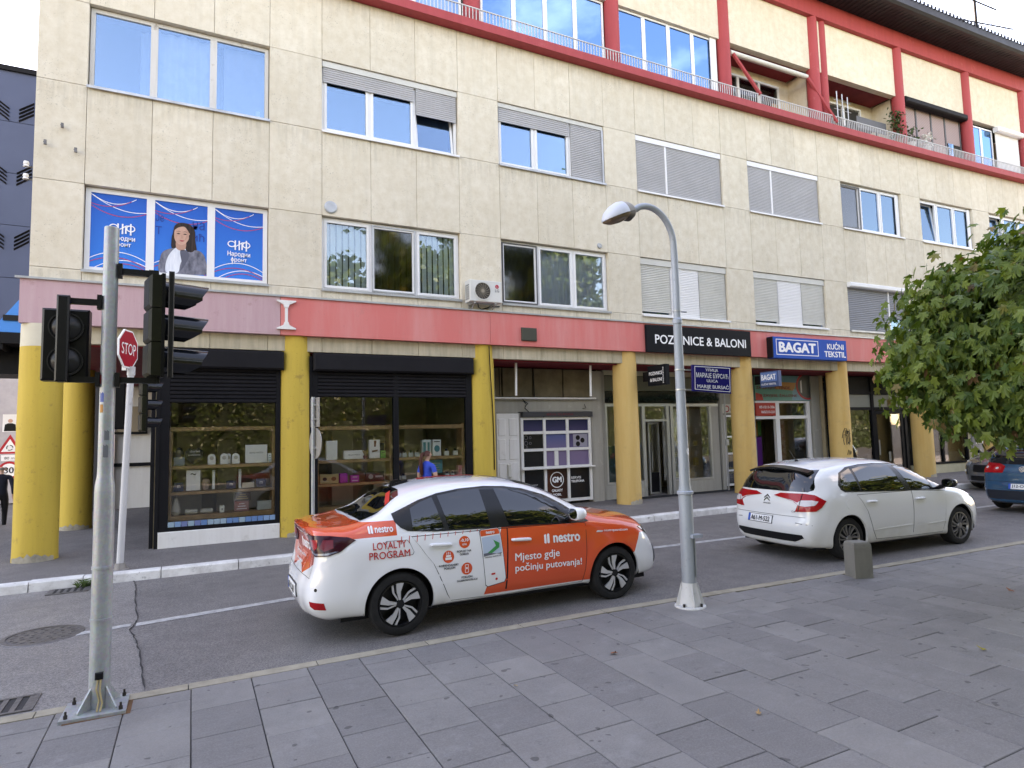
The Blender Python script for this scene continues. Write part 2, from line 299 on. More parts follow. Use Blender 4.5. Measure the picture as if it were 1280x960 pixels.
mb = MB(); strip(mb, [-.52+.8*i for i in range(60)], lambda x: PATH(WL, x)-.07, lambda x: PATH(WL, x)+.07, .005); mb.build('lane_line', M_LINE, kind='structure')
mb = MB(); mb.add([(-1.05, 8.06, gz(-1)+.0085), (-.57, 8.14, gz(-.6)+.0085), (-.57, 8.26, gz(-.6)+.0085), (-1.05, 8.18, gz(-1)+.0085)], [(0, 1, 2, 3)]); mb.build('lane_line', M_LINE, kind='structure')
# far pavement: raised slab with a whitewashed kerb of single stones
mb = MB(); fx = [-3.2+.8*i for i in range(12)]+[6.4+1.6*i for i in range(24)]+[60, 100, 150]
strip(mb, fx, lambda x: PATH(FK, x)+.19, lambda x: 60, .13)
for a_, b_ in ((-60, -20), (-20, -6), (-6, -3.2)): mb.add([(a_, 10.98, gz(a_)+.13), (b_, 10.98, gz(b_)+.13), (b_, 60, gz(b_)-1.1), (a_, 60, gz(a_)-1.1)], [(0, 1, 2, 3)])
farp = mb.build('far_pavement', M_WALK, kind='structure')
x = -3.2; ks = 0
while x < 30:
    L = 1.02+random.uniform(-.08, .06) if x > -1.6 else .62; a, b = x+.006, x+L-.006; ya, yb = PATH(FK, a), PATH(FK, b); j = random.uniform(-.006, .006); mb = MB()
    for d0, d1, zz in (((0, .02), (.19, .19), .132),):
        z0, z1 = gz(a)+j, gz(b)+j
        mb.add([(a, ya, z0-.02), (b, yb, z1-.02), (b, yb+.012, z1+.112), (a, ya+.012, z0+.112), (a, ya+.035, z0+.134), (b, yb+.035, z1+.134), (b, yb+.19, z1+.134), (a, ya+.19, z0+.134), (a, ya+.19, z0-.02), (b, yb+.19, z1-.02)],
               [(0, 1, 2, 3), (3, 2, 5, 4), (4, 5, 6, 7), (7, 6, 9, 8), (0, 3, 4, 7, 8), (1, 9, 6, 5, 2)])
    mb.build('kerb_stone', M_KERBW, farp); x += L
# near pavement: joint bed, single stone tiles, sand coloured flush kerb
mb = MB(); strip(mb, xs, lambda x: -400, lambda x: PATH(NK, x)-.01, .004); nearp = mb.build('near_pavement', M_JOINT, kind='structure')
x = -6.0
while x < 24:
    L = 1.0; a, b = x+.004, x+L-.004; mb = MB(); z0, z1 = gz(a), gz(b); ya, yb = PATH(NK, a), PATH(NK, b)
    mb.add([(a, ya-.135, z0), (b, yb-.135, z1), (b, yb, z1), (a, ya, z0), (a, ya-.135, z0+.017), (b, yb-.135, z1+.017), (b, yb-.008, z1+.017), (a, ya-.008, z0+.017), (a, ya, z0+.009), (b, yb, z1+.009)],
           [(4, 5, 6, 7), (7, 6, 9, 8), (8, 9, 2, 3), (0, 1, 5, 4), (0, 4, 7, 8, 3), (1, 2, 9, 6, 5)]); mb.build('kerb_stone', M_KERBY, nearp); x += L
def tile(mb, x0, x1, y0, y1, dz=0.0, tx=0, ty=0):
    g = .0035; x0 += g; x1 -= g; y0 += g; y1 -= g; c = .004; q = []
    for x, y in ((x0, y0), (x1, y0), (x1, y1), (x0, y1)): q.append((x, y, gz(x)+.004))
    for x, y in ((x0+c, y0+c), (x1-c, y0+c), (x1-c, y1-c), (x0+c, y1-c)): q.append((x, y, gz(x)+.015+dz+tx*(x-x0)+ty*(y-y0)))
    for x, y in ((x0, y0), (x1, y0), (x1, y1), (x0, y1)): q.append((x, y, gz(x)+.011+dz))
    mb.add(q, [(4, 5, 6, 7), (8, 9, 5, 4), (9, 10, 6, 5), (10, 11, 7, 6), (11, 8, 4, 7), (0, 1, 9, 8), (1, 2, 10, 9), (2, 3, 11, 10), (3, 0, 8, 11)])
rest = MB(); PW = .4425; PL = .49
for i in range(-32, 52):
    xa = .02+PW*i; xb = xa+PW; top = min(PATH(NK, xa), PATH(NK, xb))-.137; y = 4.85-(.245 if i % 2 else 0)+random.uniform(-.02, .02); j = math.ceil((top-y)/PL); hi = top; y = y+PL*(j-1)
    if hi-y < .06: y -= PL
    while hi > -9:
        if xa > 2.4 and random.random() < .45: y -= PL
        ymin = 4.45-.578*(xa+.0)-.7 if xa < 4.2 else 2.0+.45*(xa-4.2)-.7
        vis = -1.9 < xa < 12.3 and hi > ymin
        if vis:
            m_ = MB(); tile(m_, xa, xb, y, hi, random.uniform(-.002, .002), random.uniform(-.003, .003), random.uniform(-.003, .003)); m_.build('paving_tile', M_TILE, nearp, fixn=False)
        else: tile(rest, xa, xb, y, hi)
        hi = y; y -= PL
rest.build('paving_tiles', M_TILE, nearp, kind='stuff', fixn=False)
# manhole, drains
t = thing('manhole_cover', 'round cast iron manhole cover sunk in the worn road patch at the left', 'manhole', (-1.36, 8.28, gz(-1.4)))
mb = MB(); mb.lathe([(.0, .010), (.30, .010), (.31, .004)], (-1.36, 8.28, gz(-1.36)), n=32)
M_IRON = mat('cast_iron', (.17, .16, .155), .5, metal=.5, var=.35, vscale=18, bump=.5, bscale=30)
mb.build('lid', M_IRON, t); mb = MB()
for r_ in (.10, .18, .26):
    for k in range(int(r_*70)):
        a = 2*pi*k/int(r_*70); cx, cy = -1.36+r_*cos(a), 8.28+r_*sin(a); mb.box(cx-.016, cx+.016, cy-.016, cy+.016, gz(-1.36)+.009, gz(-1.36)+.015)
mb.build('stud', M_IRON, t); mb = MB(); mb.lathe([(.315, .006), (.315, .013), (.36, .012), (.37, .004)], (-1.36, 8.28, gz(-1.36)), n=32); mb.build('ring', M_IRON, t)
def drain(label, cx, cy, w_, d_, rz=0):
    t = thing('storm_drain', label, 'drain', (cx, cy, gz(cx))); z = gz(cx); mb = MB()
    for x0, x1, y0, y1 in ((-w_, w_, -d_, -d_+.03), (-w_, w_, d_-.03, d_), (-w_, -w_+.03, -d_+.03, d_-.03), (w_-.03, w_, -d_+.03, d_-.03)): mb.box(cx+x0, cx+x1, cy+y0, cy+y1, z, z+.016)
    mb.build('frame', M_IRON, t); n = 6
    for k in range(n):
        xx = -w_+.05+(2*w_-.1)*k/(n-1); m2 = MB(); m2.box(cx+xx-.018, cx+xx+.018, cy-d_+.032, cy+d_-.032, z+.005, z+.014); m2.build('bar', M_IRON, t)
    m3 = MB(); m3.box(cx-w_+.03, cx+w_-.03, cy-d_+.03, cy+d_-.03, z+.0045, z+.006); m3.build('pit', M_TAR, t)
drain('iron storm drain against the white kerb with weeds growing beside it', -1.47, 10.58, .24, .17)
drain('iron storm drain at the edge of the near pavement beside the pole plate', -1.3, 6.19, .26, .18)
# ================================================================== the apartment building
BX0, PITCH = -1.74, 4.01; FY = 12.80
ZA, ZB, ZC, ZD, ZE, ZF, ZS, ZT = 9.78, 8.25, 6.48, 4.96, 4.73, 3.98, 3.68, 11.24
NB_ = 8; XEND = BX0+PITCH*NB_
bld = thing('apartment_building', 'long cream panelled apartment building with red terrace cornice above the row of shops', 'building', (12, 14, 0))
def B(mb, name, m, parent=None, **k): return mb.build(name, m, parent or bld, bent=True, **k)
def win_x(k): return BX0+PITCH*k, BX0+PITCH*k+3.0
random.seed(11)
# --- single facade panels
edges = [-2.47]
for k in range(NB_): edges += [BX0+PITCH*k+i for i in (0, 1, 2)]+[BX0+PITCH*k+3.0]
edges.append(XEND)
def panel(x0, x1, z0, z1, m=M_FAC, y=FY, name='facade_panel', th=.06):
    mb = MB(); d = random.uniform(-.0025, .0025); mb.bbox(x0+.0035, x1-.0035, y+d, y+th, z0+.0035, z1-.0035, .004); return B(mb, name, m, fixn=False)
for a, b in zip(edges, edges[1:]):
    pier = any(abs(a-(BX0+PITCH*k+3.0)) < .01 for k in range(NB_)) or a < -2
    panel(a, b, ZA, ZT); panel(a, b, ZC, ZB); panel(a, b, ZE, ZD)
    if pier: panel(a, b, ZB, ZA); panel(a, b, ZD, ZC)
    panel(a, b, ZS, ZF, M_BEAM, FY-.0, 'beam_panel', .12)
# --- backing wall, side wall, floors, dark rooms
mb = MB(); sp = [-2.47]+[BX0+PITCH*k+j for k in range(NB_) for j in (0, 3.0)]+[XEND]
for a, b in zip(sp, sp[1:]):
    for z0, z1 in ((ZE-.02, ZD-.004), (ZC+.004, ZB-.004), (ZA+.004, ZT)): mb.box(a, b, FY+.055, FY+.33, z0, z1)
    if not any(abs(a-(BX0+PITCH*k)) < .01 for k in range(NB_)):
        for z0, z1 in ((ZD-.004, ZC+.004), (ZB-.004, ZA+.004)): mb.box(a+.004, b-.004, FY+.055, FY+.33, z0, z1)
    mb.box(a, b, FY+.115, FY+.5, ZS+.01, ZE-.02)
B(mb, 'wall', M_FAC)
mb = MB(); mb.box(-2.468, -2.25, FY+.335, 27, ZS+.01, 15.5); B(mb, 'side_wall', M_FAC)
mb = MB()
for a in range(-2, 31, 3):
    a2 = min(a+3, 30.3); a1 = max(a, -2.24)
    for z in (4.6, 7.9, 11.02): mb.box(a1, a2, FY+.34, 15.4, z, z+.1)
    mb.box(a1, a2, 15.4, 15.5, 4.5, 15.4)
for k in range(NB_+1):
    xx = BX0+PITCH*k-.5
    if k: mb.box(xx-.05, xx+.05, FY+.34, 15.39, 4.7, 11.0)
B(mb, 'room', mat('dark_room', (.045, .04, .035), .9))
# --- windows
def frame_mb(x0, x1, z0, z1, muls, fw=.06, y=FY+.10, d=.07, mw=.045):
    mb = MB(); mb.box(x0, x1, y, y+d, z0, z0+fw); mb.box(x0, x1, y, y+d, z1-fw, z1); mb.box(x0, x0+fw, y, y+d, z0+fw, z1-fw); mb.box(x1-fw, x1, y, y+d, z0+fw, z1-fw)
    for m in muls: mb.box(m-mw, m+mw, y+.002, y+d-.002, z0+fw, z1-fw)
    return mb
def sash(mb, x0, x1, z0, z1, y=FY+.085, w_=.05):
    mb.box(x0, x1, y, y+.05, z0, z0+w_); mb.box(x0, x1, y, y+.05, z1-w_, z1); mb.box(x0, x0+w_, y, y+.05, z0+w_, z1-w_); mb.box(x1-w_, x1, y, y+.05, z0+w_, z1-w_)
def shutter(x0, x1, z0, z1, m, parent, y=FY+.05, pitch=.045, name='roller_shutter'):
    mb = MB(); n = max(1, int((z1-z0)/pitch)); h = (z1-z0)/n
    for i in range(n):
        z = z0+i*h; mb.add([(x0, y+.014, z), (x1, y+.014, z), (x1, y, z+h*.25), (x0, y, z+h*.25), (x0, y, z+h*.75), (x1, y, z+h*.75), (x1, y+.014, z+h*.98), (x0, y+.014, z+h*.98)], [(0, 1, 2, 3), (3, 2, 5, 4), (4, 5, 6, 7)])
    mb.box(x0, x1, y+.002, y+.03, z0-.03, z0-.001); mb.add([(x0, y+.02, z0), (x1, y+.02, z0), (x1, y+.02, z1), (x0, y+.02, z1)], [(0, 1, 2, 3)]); return B(mb, name, m, parent)
def pane(x0, x1, z0, z1, m, parent, y=FY+.125, tilt=0):
    mb = MB(); mb.box(x0, x1, y, y+.008, z0, z1)
    if tilt: mb.v = [(x, yy+tilt*(z-z0), z) for x, yy, z in mb.v]
    return B(mb, 'pane', m, parent)
def curtain(x0, x1, z0, z1, m, parent, y=FY+.30, amp=.025, fr=38, name='curtain'):
    mb = MB(); n = max(4, int((x1-x0)*40)); vs = []
    for i in range(n+1):
        x = x0+(x1-x0)*i/n; yy = y+amp*sin(x*fr)+amp*.6*sin(x*fr*.37+1); vs += [(x, yy, z0), (x, yy+.01, z1)]
    mb.add(vs, [(2*i, 2*i+2, 2*i+3, 2*i+1) for i in range(n)]); return B(mb, name, m, parent, smooth='all')
def blinds(x0, x1, z0, z1, parent, y=FY+.34, m=None):
    mb = MB(); n = int((x1-x0)/.115)
    for i in range(n): x = x0+(x1-x0)*i/n; mb.add([(x, y-.012, z0), (x+.108, y+.012, z0), (x+.108, y+.012, z1), (x, y-.012, z1)], [(0, 1, 2, 3)])
    return B(mb, 'vertical_blinds', m or M_BLIND, parent)
def sill(x0, x1, z, parent, m=M_ZN, out=.05): mb = MB(); mb.box(x0-.02, x1+.02, FY-out, FY+.10, z-.018, z+.004); mb.box(x0-.02, x1+.02, FY-out-.004, FY-out+.004, z-.045, z-.018); B(mb, 'sill', m, parent)
def opn(k, row):
    x0, x1 = win_x(k); return (x0, x1, ZB, ZA) if row == 3 else (x0, x1, ZD+.0, ZC)
M_PRW0 = mat('flower_white', (.6, .6, .55), .7)
M_FRD = mat('dark_window_frame', (.09, .09, .095), .5)
M_LIL = mat('net_curtain', (.30, .30, .34), .95, var=.1, vscale=6)
for k in range(NB_):
    for row in (3, 2):
        x0, x1, z0, z1 = opn(k, row); x0 += .012; x1 -= .012; z0 += .012; z1 -= .012; W_ = x1-x0; t1, t2 = x0+W_/3, x0+2*W_/3; fm = M_PVC
        if row == 3 and k == 0: fm = M_OLDW
        if row == 2 and k == 0:
            mb = frame_mb(x0, x1, z0, z1, (t1, t2), .08, mw=.065)
        elif row == 3 and k == 0: mb = frame_mb(x0, x1, z0, z1, (t1, t2), .07, mw=.06)
        elif row == 3 and k in (3, 4): mb = frame_mb(x0, x1, z0, z1, (), .05)
        else: mb = frame_mb(x0, x1, z0, z1, (t1, t2), .055, mw=.035)
        seg = [(x0+.06, t1-.04), (t1+.04, t2-.04), (t2+.04, x1-.06)]; za, zb = z0+.06, z1-.06
        if row == 3 and k == 1: sash(mb, seg[0][0]-.01, seg[0][1]+.01, za-.01, zb); sash(mb, seg[1][0]-.01, seg[1][1]+.01, za-.01, zb)
        if (row == 2 and k in (1, 2)) or (row == 3 and k in (2, 5, 6, 7)):
            for a, b in seg: sash(mb, a-.012, b+.012, za-.012, zb+.012)
        w_ = B(mb, 'window', fm)
        sill(x0, x1, z0-.008, w_, M_PVC if (row == 3 and k in (1, 3, 4, 5, 6)) or (row == 2 and k in (3, 4)) else M_ZN)
        if row == 3:
            if k == 0:
                for a, b in seg: pane(a, b, za, zb, G_SKY, w_)
                curtain(seg[0][1]-.2, seg[0][1], za, zb, M_LIL, w_, y=FY+.4); curtain(seg[1][0], seg[1][1], za, zb, M_CURT, w_, amp=.03, fr=30, y=FY+.26); curtain(seg[2][0]+.15, seg[2][1], za, zb, M_LIL, w_, amp=.012, fr=14, y=FY+.3); curtain(seg[2][0], seg[2][0]+.14, za, zb, M_LIL, w_, y=FY+.6)
                m2 = MB(); m2.lathe([(.0, za+.16), (.04, za+.16), (.045, za+.03), (.0, za+.03)], (seg[2][1]-.12, FY+.22, 0), n=10); B(m2, 'cup', M_WH, w_)
            elif k == 1:
                for a, b in seg[:2]: pane(a+.03, b-.03, za, zb, G_SKY, w_)
                pane(seg[2][0], seg[2][1]-.02, za, za+.80, G_SKY, w_, tilt=.13, y=FY+.13); m2 = MB(); q = seg[2]
                for a, b, c, d in ((q[0]-.0, q[0]+.05, za, za+1.1), (q[1]-.06, q[1]-.01, za, za+1.1), (q[0]+.05, q[1]-.06, za-.02, za+.03)):
                    m3 = MB(); m3.box(a, b, FY+.115, FY+.155, c, d); m2.add([(x, y+.13*(z-za), z) for x, y, z in m3.v], m3.f)
                B(m2, 'tilted_sash', M_PVC, w_)
                shutter(x0+.02, t2-.02, z0+1.10, z1-.12, M_SHG, w_); shutter(t2+.03, x1-.02, z0+.82, z1-.12, M_SHG, w_)
                m2 = MB(); m2.box(x0, x1, FY+.03, FY+.095, z1-.12, z1); B(m2, 'shutter_box', M_SHW, w_)
                m2 = MB(); m2.box(x0+.06, t2-.05, FY+.14, FY+.2, z0+.98, z0+1.12); m2.box(t2+.04, x1-.06, FY+.25, FY+.3, za, z1-.1); B(m2, 'lining', M_BPL, w_)
            elif k == 2:
                for a, b in seg[:2]: pane(a+.03, b-.03, za, zb, G_SKY, w_)
                shutter(x0+.02, t2-.02, z0+1.10, z1-.10, M_SHG, w_); shutter(t2+.03, x1-.05, z0+.03, z1-.10, M_SHG, w_)
                m2 = MB(); m2.box(x0, x1, FY+.03, FY+.095, z1-.10, z1); B(m2, 'shutter_box', M_SHW, w_)
                m2 = MB(); m2.box(x1-.05, x1, FY+.02, FY+.095, z0, z1-.1); B(m2, 'guide_rail', M_ZN, w_)
            elif k in (3, 4):
                c = x0+W_*(.335 if k == 3 else .32); shutter(x0+.02, c-.03, z0+.05, z1-.14, M_SHG, w_, y=FY+.045); shutter(c+.03, x1-.02, z0+.05, z1-.14, M_SHG, w_, y=FY+.045)
                m2 = MB(); m2.box(x0, x1, FY+.02, FY+.099, z1-.14, z1); m2.box(c-.028, c+.028, FY+.03, FY+.099, z0+.05, z1-.14); B(m2, 'shutter_box', M_PVC, w_)
                m2 = MB(); m2.box(x0+.01, x1-.01, FY+.03, FY+.099, z0, z0+.018); B(m2, 'bottom_rail', M_PVC, w_)
            else:
                for i, (a, b) in enumerate(seg):
                    if i == 0 and k in (6, 7): pane(a+.03, b-.03, za, zb, G_SKY, w_, tilt=.10)
                    else: pane(a+.035, b-.035, za+.035, zb-.035, G_DULL if (k == 5 and i == 0) else G_SKY, w_)
                    curtain(a, b, za, zb, M_LIL if k == 5 and i == 0 else M_CURT, w_, fr=26, y=FY+.36)
                if k == 5:
                    m2 = MB(); sash(m2, seg[0][0]-.02, seg[0][1]+.03, za-.02, zb+.02, y=FY+.07); B(m2, 'insect_screen_frame', M_FRD, w_)
                else:
                    m3 = MB(); a, b = seg[0]; sash(m3, a, b, za, zb, y=FY+.10); m3.v = [(x, y+.10*(z-za), z) for x, y, z in m3.v]; B(m3, 'tilted_sash', M_PVC, w_)
                m2 = MB(); m2.box(x1-.20, x1-.05, FY+.07, FY+.10, z0+.02, z1-.02); B(m2, 'side_panel', M_PVC, w_)
        else:
            if k == 0:
                for a, b in seg: pane(a, b, za, zb, M_DARK, w_)
            elif k in (1, 2):
                for i, (a, b) in enumerate(seg):
                    dull = (k == 1 and i == 1) or (k == 2 and i == 0); pane(a+.03, b-.03, za+.03, zb-.03, G_DULL if dull else G_LOW, w_)
                    blinds(a, b, za, zb, w_, y=FY+.20) if k == 1 else curtain(a, b, za, zb, M_CURT, w_, y=FY+.21)
                    if dull: m2 = MB(); sash(m2, a-.015, b+.015, za-.02, zb+.02, y=FY+.065, w_=.025); B(m2, 'insect_screen_frame', M_FRD if k == 2 else M_ZN, w_)
            elif k in (3, 4):
                for i, (a, b) in enumerate(seg):
                    lo = .13 if (i == 0 or (k == 4 and i == 2)) else .05; shutter(a-.03, b+.03, z0+lo, z1-.16, M_SHW if i != 1 else M_WH, w_, y=FY+.06); pane(a, b, za, za+.2, G_SKY, w_)
                m2 = MB(); m2.box(x0, x1, FY+.035, FY+.099, z1-.16, z1); B(m2, 'shutter_box', M_SHW, w_)
            else:
                shutter(x0+.03, t2-.02, z0+.05, z1-.12, M_SHD, w_, y=FY+.05, pitch=.06); shutter(t2+.05, x1-.14, z0+(.52 if k == 5 else .05), z1-.12, M_SHD, w_, y=FY+.05, pitch=.06); pane(t2+.05, x1-.14, za, za+.5, G_SKY, w_)
                m2 = MB(); m2.bbox(x0-.02, x1+.02, FY-.13, FY+.09, z1-.13, z1+.02, .03); B(m2, 'shutter_box', M_PVC, w_)
                
                for a, b, c in ((x1-.14, x1, z0), (t2, t2+.04, z0+.05)): m2 = MB(); m2.box(a, b, FY+.03, FY+.099, c, z1-.13); B(m2, 'guide_rail', M_PVC, w_)
# --- wall bits
def wallbit(name, m, mb): B(mb, name, m)
for x_, z_ in ((2.44, 6.66), (9.02, 6.62)):
    mb = MB(); r_ = .13 if x_ < 5 else .07; mb.lathe([(r_, -.0), (r_, -.02), (r_*.8, -.03), (0, -.03)], (x_, FY+.002, z_), 'y', 14); wallbit('vent_cap', M_ZN, mb)
for x_, z_ in ((-2.07, 7.42), (-2.30, 7.08), (-1.87, 7.02)):
    mb = MB(); mb.cyl((x_, FY+.01, z_), (x_-.02, FY-.07, z_+.02), .012, n=8); mb.box(x_-.02, x_+.02, FY-.09, FY-.06, z_-.03, z_+.05); wallbit('iron_hook', M_IRON, mb)
mb = MB(); mb.cyl((-2.47, FY+.2, 6.72), (-2.62, FY+.2, 6.72), .012, n=6); mb.cyl((-2.47, FY+.2, 6.5), (-2.62, FY+.2, 6.5), .012, n=6); wallbit('insulator_arm', M_IRON, mb)
for z_ in (6.72, 6.5):
    mb = MB(); mb.lathe([(.0, .10), (.035, .09), (.045, .05), (.03, .03), (.05, .0), (.0, 0)], (-2.60, FY+.2, z_), n=10); wallbit('insulator', M_WH, mb)
mb = MB(); mb.cyl((23.0, FY+.02, 7.0), (23.05, FY-.10, 7.03), .02, n=8); wallbit('iron_hook', M_IRON, mb)
# --- the fascia band above the shops
segs = [(-2.56, 1.47, M_PINK), (1.47, 5.9, M_SALM), (5.9, 10.19, M_SALM), (13.82, 14.52, M_SALM), (17.62, 19.3, M_SALM), (19.3, 23.4, M_SALM), (23.4, 27.4, M_SALM), (27.4, XEND, M_SALM), (10.19, 13.82, M_SALM), (14.52, 17.62, M_SALM)]
for a, b, m in segs:
    mb = MB(); n = max(1, int((b-a)/1.2))
    for i in range(n): mb.box(a+(b-a)*i/n+(.004 if i == 0 else 0), a+(b-a)*(i+1)/n-(.004 if i == n-1 else 0), FY-.14, FY-.002, ZF, ZE)
    B(mb, 'fascia_panel', m)
mb = MB()
for i in range(33): mb.box(-2.62+i, -1.62+i, FY-.17, FY-.002, ZE+.002, ZE+.016); mb.box(-2.62+i, -1.62+i, FY-.174, FY-.166, ZE-.02, ZE+.015)
B(mb, 'flashing', M_ZN)
mb = MB(); mb.box(1.55, 1.60, FY-.19, FY-.14, 4.12, 4.60)
for zz, s_ in ((4.62, 1), (4.10, -1)): mb.prism([(1.40, zz+.02*s_), (1.75, zz+.02*s_), (1.75, zz), (1.63, zz-.06*s_), (1.61, zz-.12*s_), (1.54, zz-.12*s_), (1.52, zz-.06*s_), (1.40, zz)], FY-.20, FY-.141)
B(mb, 'sign_bracket', M_WHT)
mb = MB(); mb.bbox(6.67, 7.06, FY-.19, FY-.14, 4.10, 4.40, .01); B(mb, 'vent_grille', mat('vent_olive', (.06, .06, .045), .7), )
# --- soffit over the arcade
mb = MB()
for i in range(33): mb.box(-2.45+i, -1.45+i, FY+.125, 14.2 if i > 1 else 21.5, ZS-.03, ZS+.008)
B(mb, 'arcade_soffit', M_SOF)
mb = MB()
for i in range(33): mb.box(-2.44+i, -1.44+i, 14.2 if i > 1 else 21.4, 14.35 if i > 1 else 21.6, ZS-.06, 4.6)
B(mb, 'arcade_lintel', M_RAWC)
# --- columns
def column(x, y, m, label, top=None):
    mb = MB(); r = .31; z0 = gz(x)+.13; n = 28; prof = [(r+.006, z0), (r+.003, z0+.10), (r, z0+.25), (r, 2.2), (r-.008, 3.6), (r-.012, ZF-.001)]
    if top: mb.lathe(prof[:-1], (x, y, 0), n=n); mb.lathe([(r-.009, 3.6), (r-.012, ZF-.001)], (x, y, 0), n=n, mi=1)
    else: mb.lathe(prof, (x, y, 0), n=n)
    o = B(mb, 'column', [m, M_PVC if not top else mat('column_cream', (.62, .57, .45), .8, var=.1)], smooth=True, label=label)
    # base where the plaster has broken away
    mb = MB(); vs = []
    for i in range(15):
        a = radians(-150+i*8.5 if x < 0 else -120+i*7); h = .05+.10*abs(sin(i*1.3))*(1-abs(i-7)/8); rr = r+.012
        vs += [(x+rr*cos(a), y+rr*sin(a), z0), (x+rr*cos(a), y+rr*sin(a), z0+h+.01)]
    mb.add(vs, [(2*i, 2*i+2, 2*i+3, 2*i+1) for i in range(14)]); B(mb, 'chipped_base', M_RAWC, o)
    return o
CY = FY+.21
column(-2.27, CY-.08, M_YEL, 'stout yellow corner column with scuffed paint', top=True); column(-2.30, 17.15, M_YEL, 'yellow column at the back of the side passage')
COLX = [1.78, 5.79, 9.80, 13.81, 17.82, 21.83, 25.84, 29.85]
cols_ = []
for i, x_ in enumerate(COLX): cols_.append(column(x_, CY, M_YEL if i < 2 else M_OCH, ['yellow column between the two dark shop windows', 'yellow column beside the white kiosk door with a cable hanging down it', 'ochre column with a chipped base below the black hanging sign', 'ochre column below the small blue hanging sign', 'ochre column with black graffiti behind the white hatchback', 'ochre column with a small green scrawl under the maple', 'ochre column beside the grey door', 'ochre column at the far right'][i]))
def on_col(x, ang, z, r=.313): a = radians(ang); return (x+r*cos(a), CY+r*sin(a), z)
def scrawl(ci, strokes, m, w_, name='graffiti'):
    mb = MB(); x = COLX[ci]
    for st in strokes: mb.tube([on_col(x, a, z) for a, z in st], w_, 4)
    B(mb, name, m, cols_[ci])
scrawl(4, [[(-135, 1.62), (-128, 1.80), (-118, 1.92), (-108, 1.90), (-104, 1.78), (-112, 1.70), (-124, 1.74), (-128, 1.55), (-126, 1.42)], [(-118, 1.85), (-114, 1.60), (-112, 1.42)], [(-112, 1.86), (-106, 1.62), (-104, 1.44), (-99, 1.50)], [(-104, 1.84), (-97, 1.62), (-94, 1.42)], [(-100, 1.83), (-84, 1.74)], [(-92, 1.88), (-88, 1.50)], [(-112, 1.12), (-104, 1.26), (-98, 1.12)], [(-96, 1.25), (-90, 1.12), (-84, 1.22)]], mat('black_spray', (.012, .012, .012), .6), .010)
scrawl(5, [[(-100, 1.98), (-94, 2.05), (-90, 1.95), (-86, 2.02)], [(-96, 1.88), (-90, 1.93), (-84, 1.86), (-82, 2.05)]], mat('green_spray', (.04, .25, .10), .6), .010)
mb = MB(); mb.tube([on_col(COLX[1], a, z, .325) for a, z in ((-75, 3.95), (-72, 3.5), (-68, 3.1), (-62, 2.6), (-58, 2.1), (-57, 1.2))], .012, 5); B(mb, 'cable', M_BPL, cols_[1])
# --- terrace cornice, railing
mb = MB(); mbf = MB()
for i in range(33):
    a, b = -2.6+i, -1.6+i; mb.box(a, b, FY-.26, FY+1.6, ZT+.003, ZT+.205)
B(mb, 'terrace_slab', M_RED)
for k in range(-1, NB_):
    a = BX0+PITCH*k+3.5; b = min(a+PITCH, XEND); mb = MB(); y = FY-.20
    if k < 0: a = -2.5
    n = int((b-a)/.085)
    for i in range(n): x_ = a+(b-a)*i/n; mb.box(x_-.0085, x_+.0085, y-.008, y+.008, ZT+.20, ZT+.505)
    for i in range(4): p, q = a+(b-a)*i/4, a+(b-a)*(i+1)/4; mb.box(p, q, y-.014, y+.014, ZT+.507, ZT+.53)
    B(mb, 'railing', M_RAIL)
# --- upper storey
PX = [-2.2, 1.7, 5.70, 9.73, 13.69, 17.50, 21.70, 25.58, 29.2]; ZP, ZBm, ZR = 13.30, 15.03, 15.60
for i, x_ in enumerate(PX):
    mb = MB(); r = .20; mb.lathe([(r, ZT+.205), (r, ZBm+.01)], (x_, FY+.10, 0), n=18); B(mb, 'pilaster', M_RED, smooth=True)
mb = MB(); mb.lathe([(.155, ZT+.205), (.155, ZBm+.01)], (17.97, FY+.12, 0), n=16); B(mb, 'pilaster', M_RED, smooth=True)
mb = MB()
for i in range(33): mb.box(-2.46+i, -1.46+i, FY-.10, FY+.5, ZBm, ZR)
B(mb, 'roof_beam', M_RED)
for a, b in zip(PX, PX[1:]):
    mb = MB(); m_ = (a+b)/2; mb.box(a+.15, m_, FY+.05, FY+.25, ZP, ZBm-.004); mb.box(m_, b-.15, FY+.05, FY+.25, ZP, ZBm-.004); B(mb, 'upper_panel', M_FAC)
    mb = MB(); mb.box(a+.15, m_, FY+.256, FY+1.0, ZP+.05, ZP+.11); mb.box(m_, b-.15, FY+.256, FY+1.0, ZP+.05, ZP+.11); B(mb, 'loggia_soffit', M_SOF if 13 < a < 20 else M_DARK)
    for xx in (a+.02, b-.02): mb = MB(); mb.box(xx-.05, xx+.05, FY+.32, FY+1.0, ZT+.21, ZP+.05); B(mb, 'loggia_side_wall', M_FAC)
    mb = MB(); mb.box(a, m_, FY+1.0, FY+1.2, ZT+.21, 15.4); mb.box(m_, b, FY+1.0, FY+1.2, ZT+.21, 15.4); B(mb, 'loggia_back_wall', M_FAC if 13 < a < 20 else M_ROOM)
def glazing(x0, x1, z0, z1, n, gm, y=FY+.14, fw=.055, curt=None):
    muls = [x0+(x1-x0)*i/n for i in range(1, n)]; mb = frame_mb(x0, x1, z0, z1, muls, fw, y, .06, .06); w_ = B(mb, 'window', M_PVC)
    for a, b in zip([x0]+muls, muls+[x1]):
        p = MB(); p.box(a+.06, b-.06, y+.02, y+.03, z0+.05, z1-.05); B(p, 'pane', gm, w_)
    if curt: curtain(x0+.1, x1-.1, z0, z1, curt, w_, y=y+.25)
    return w_
z0 = ZT+.215
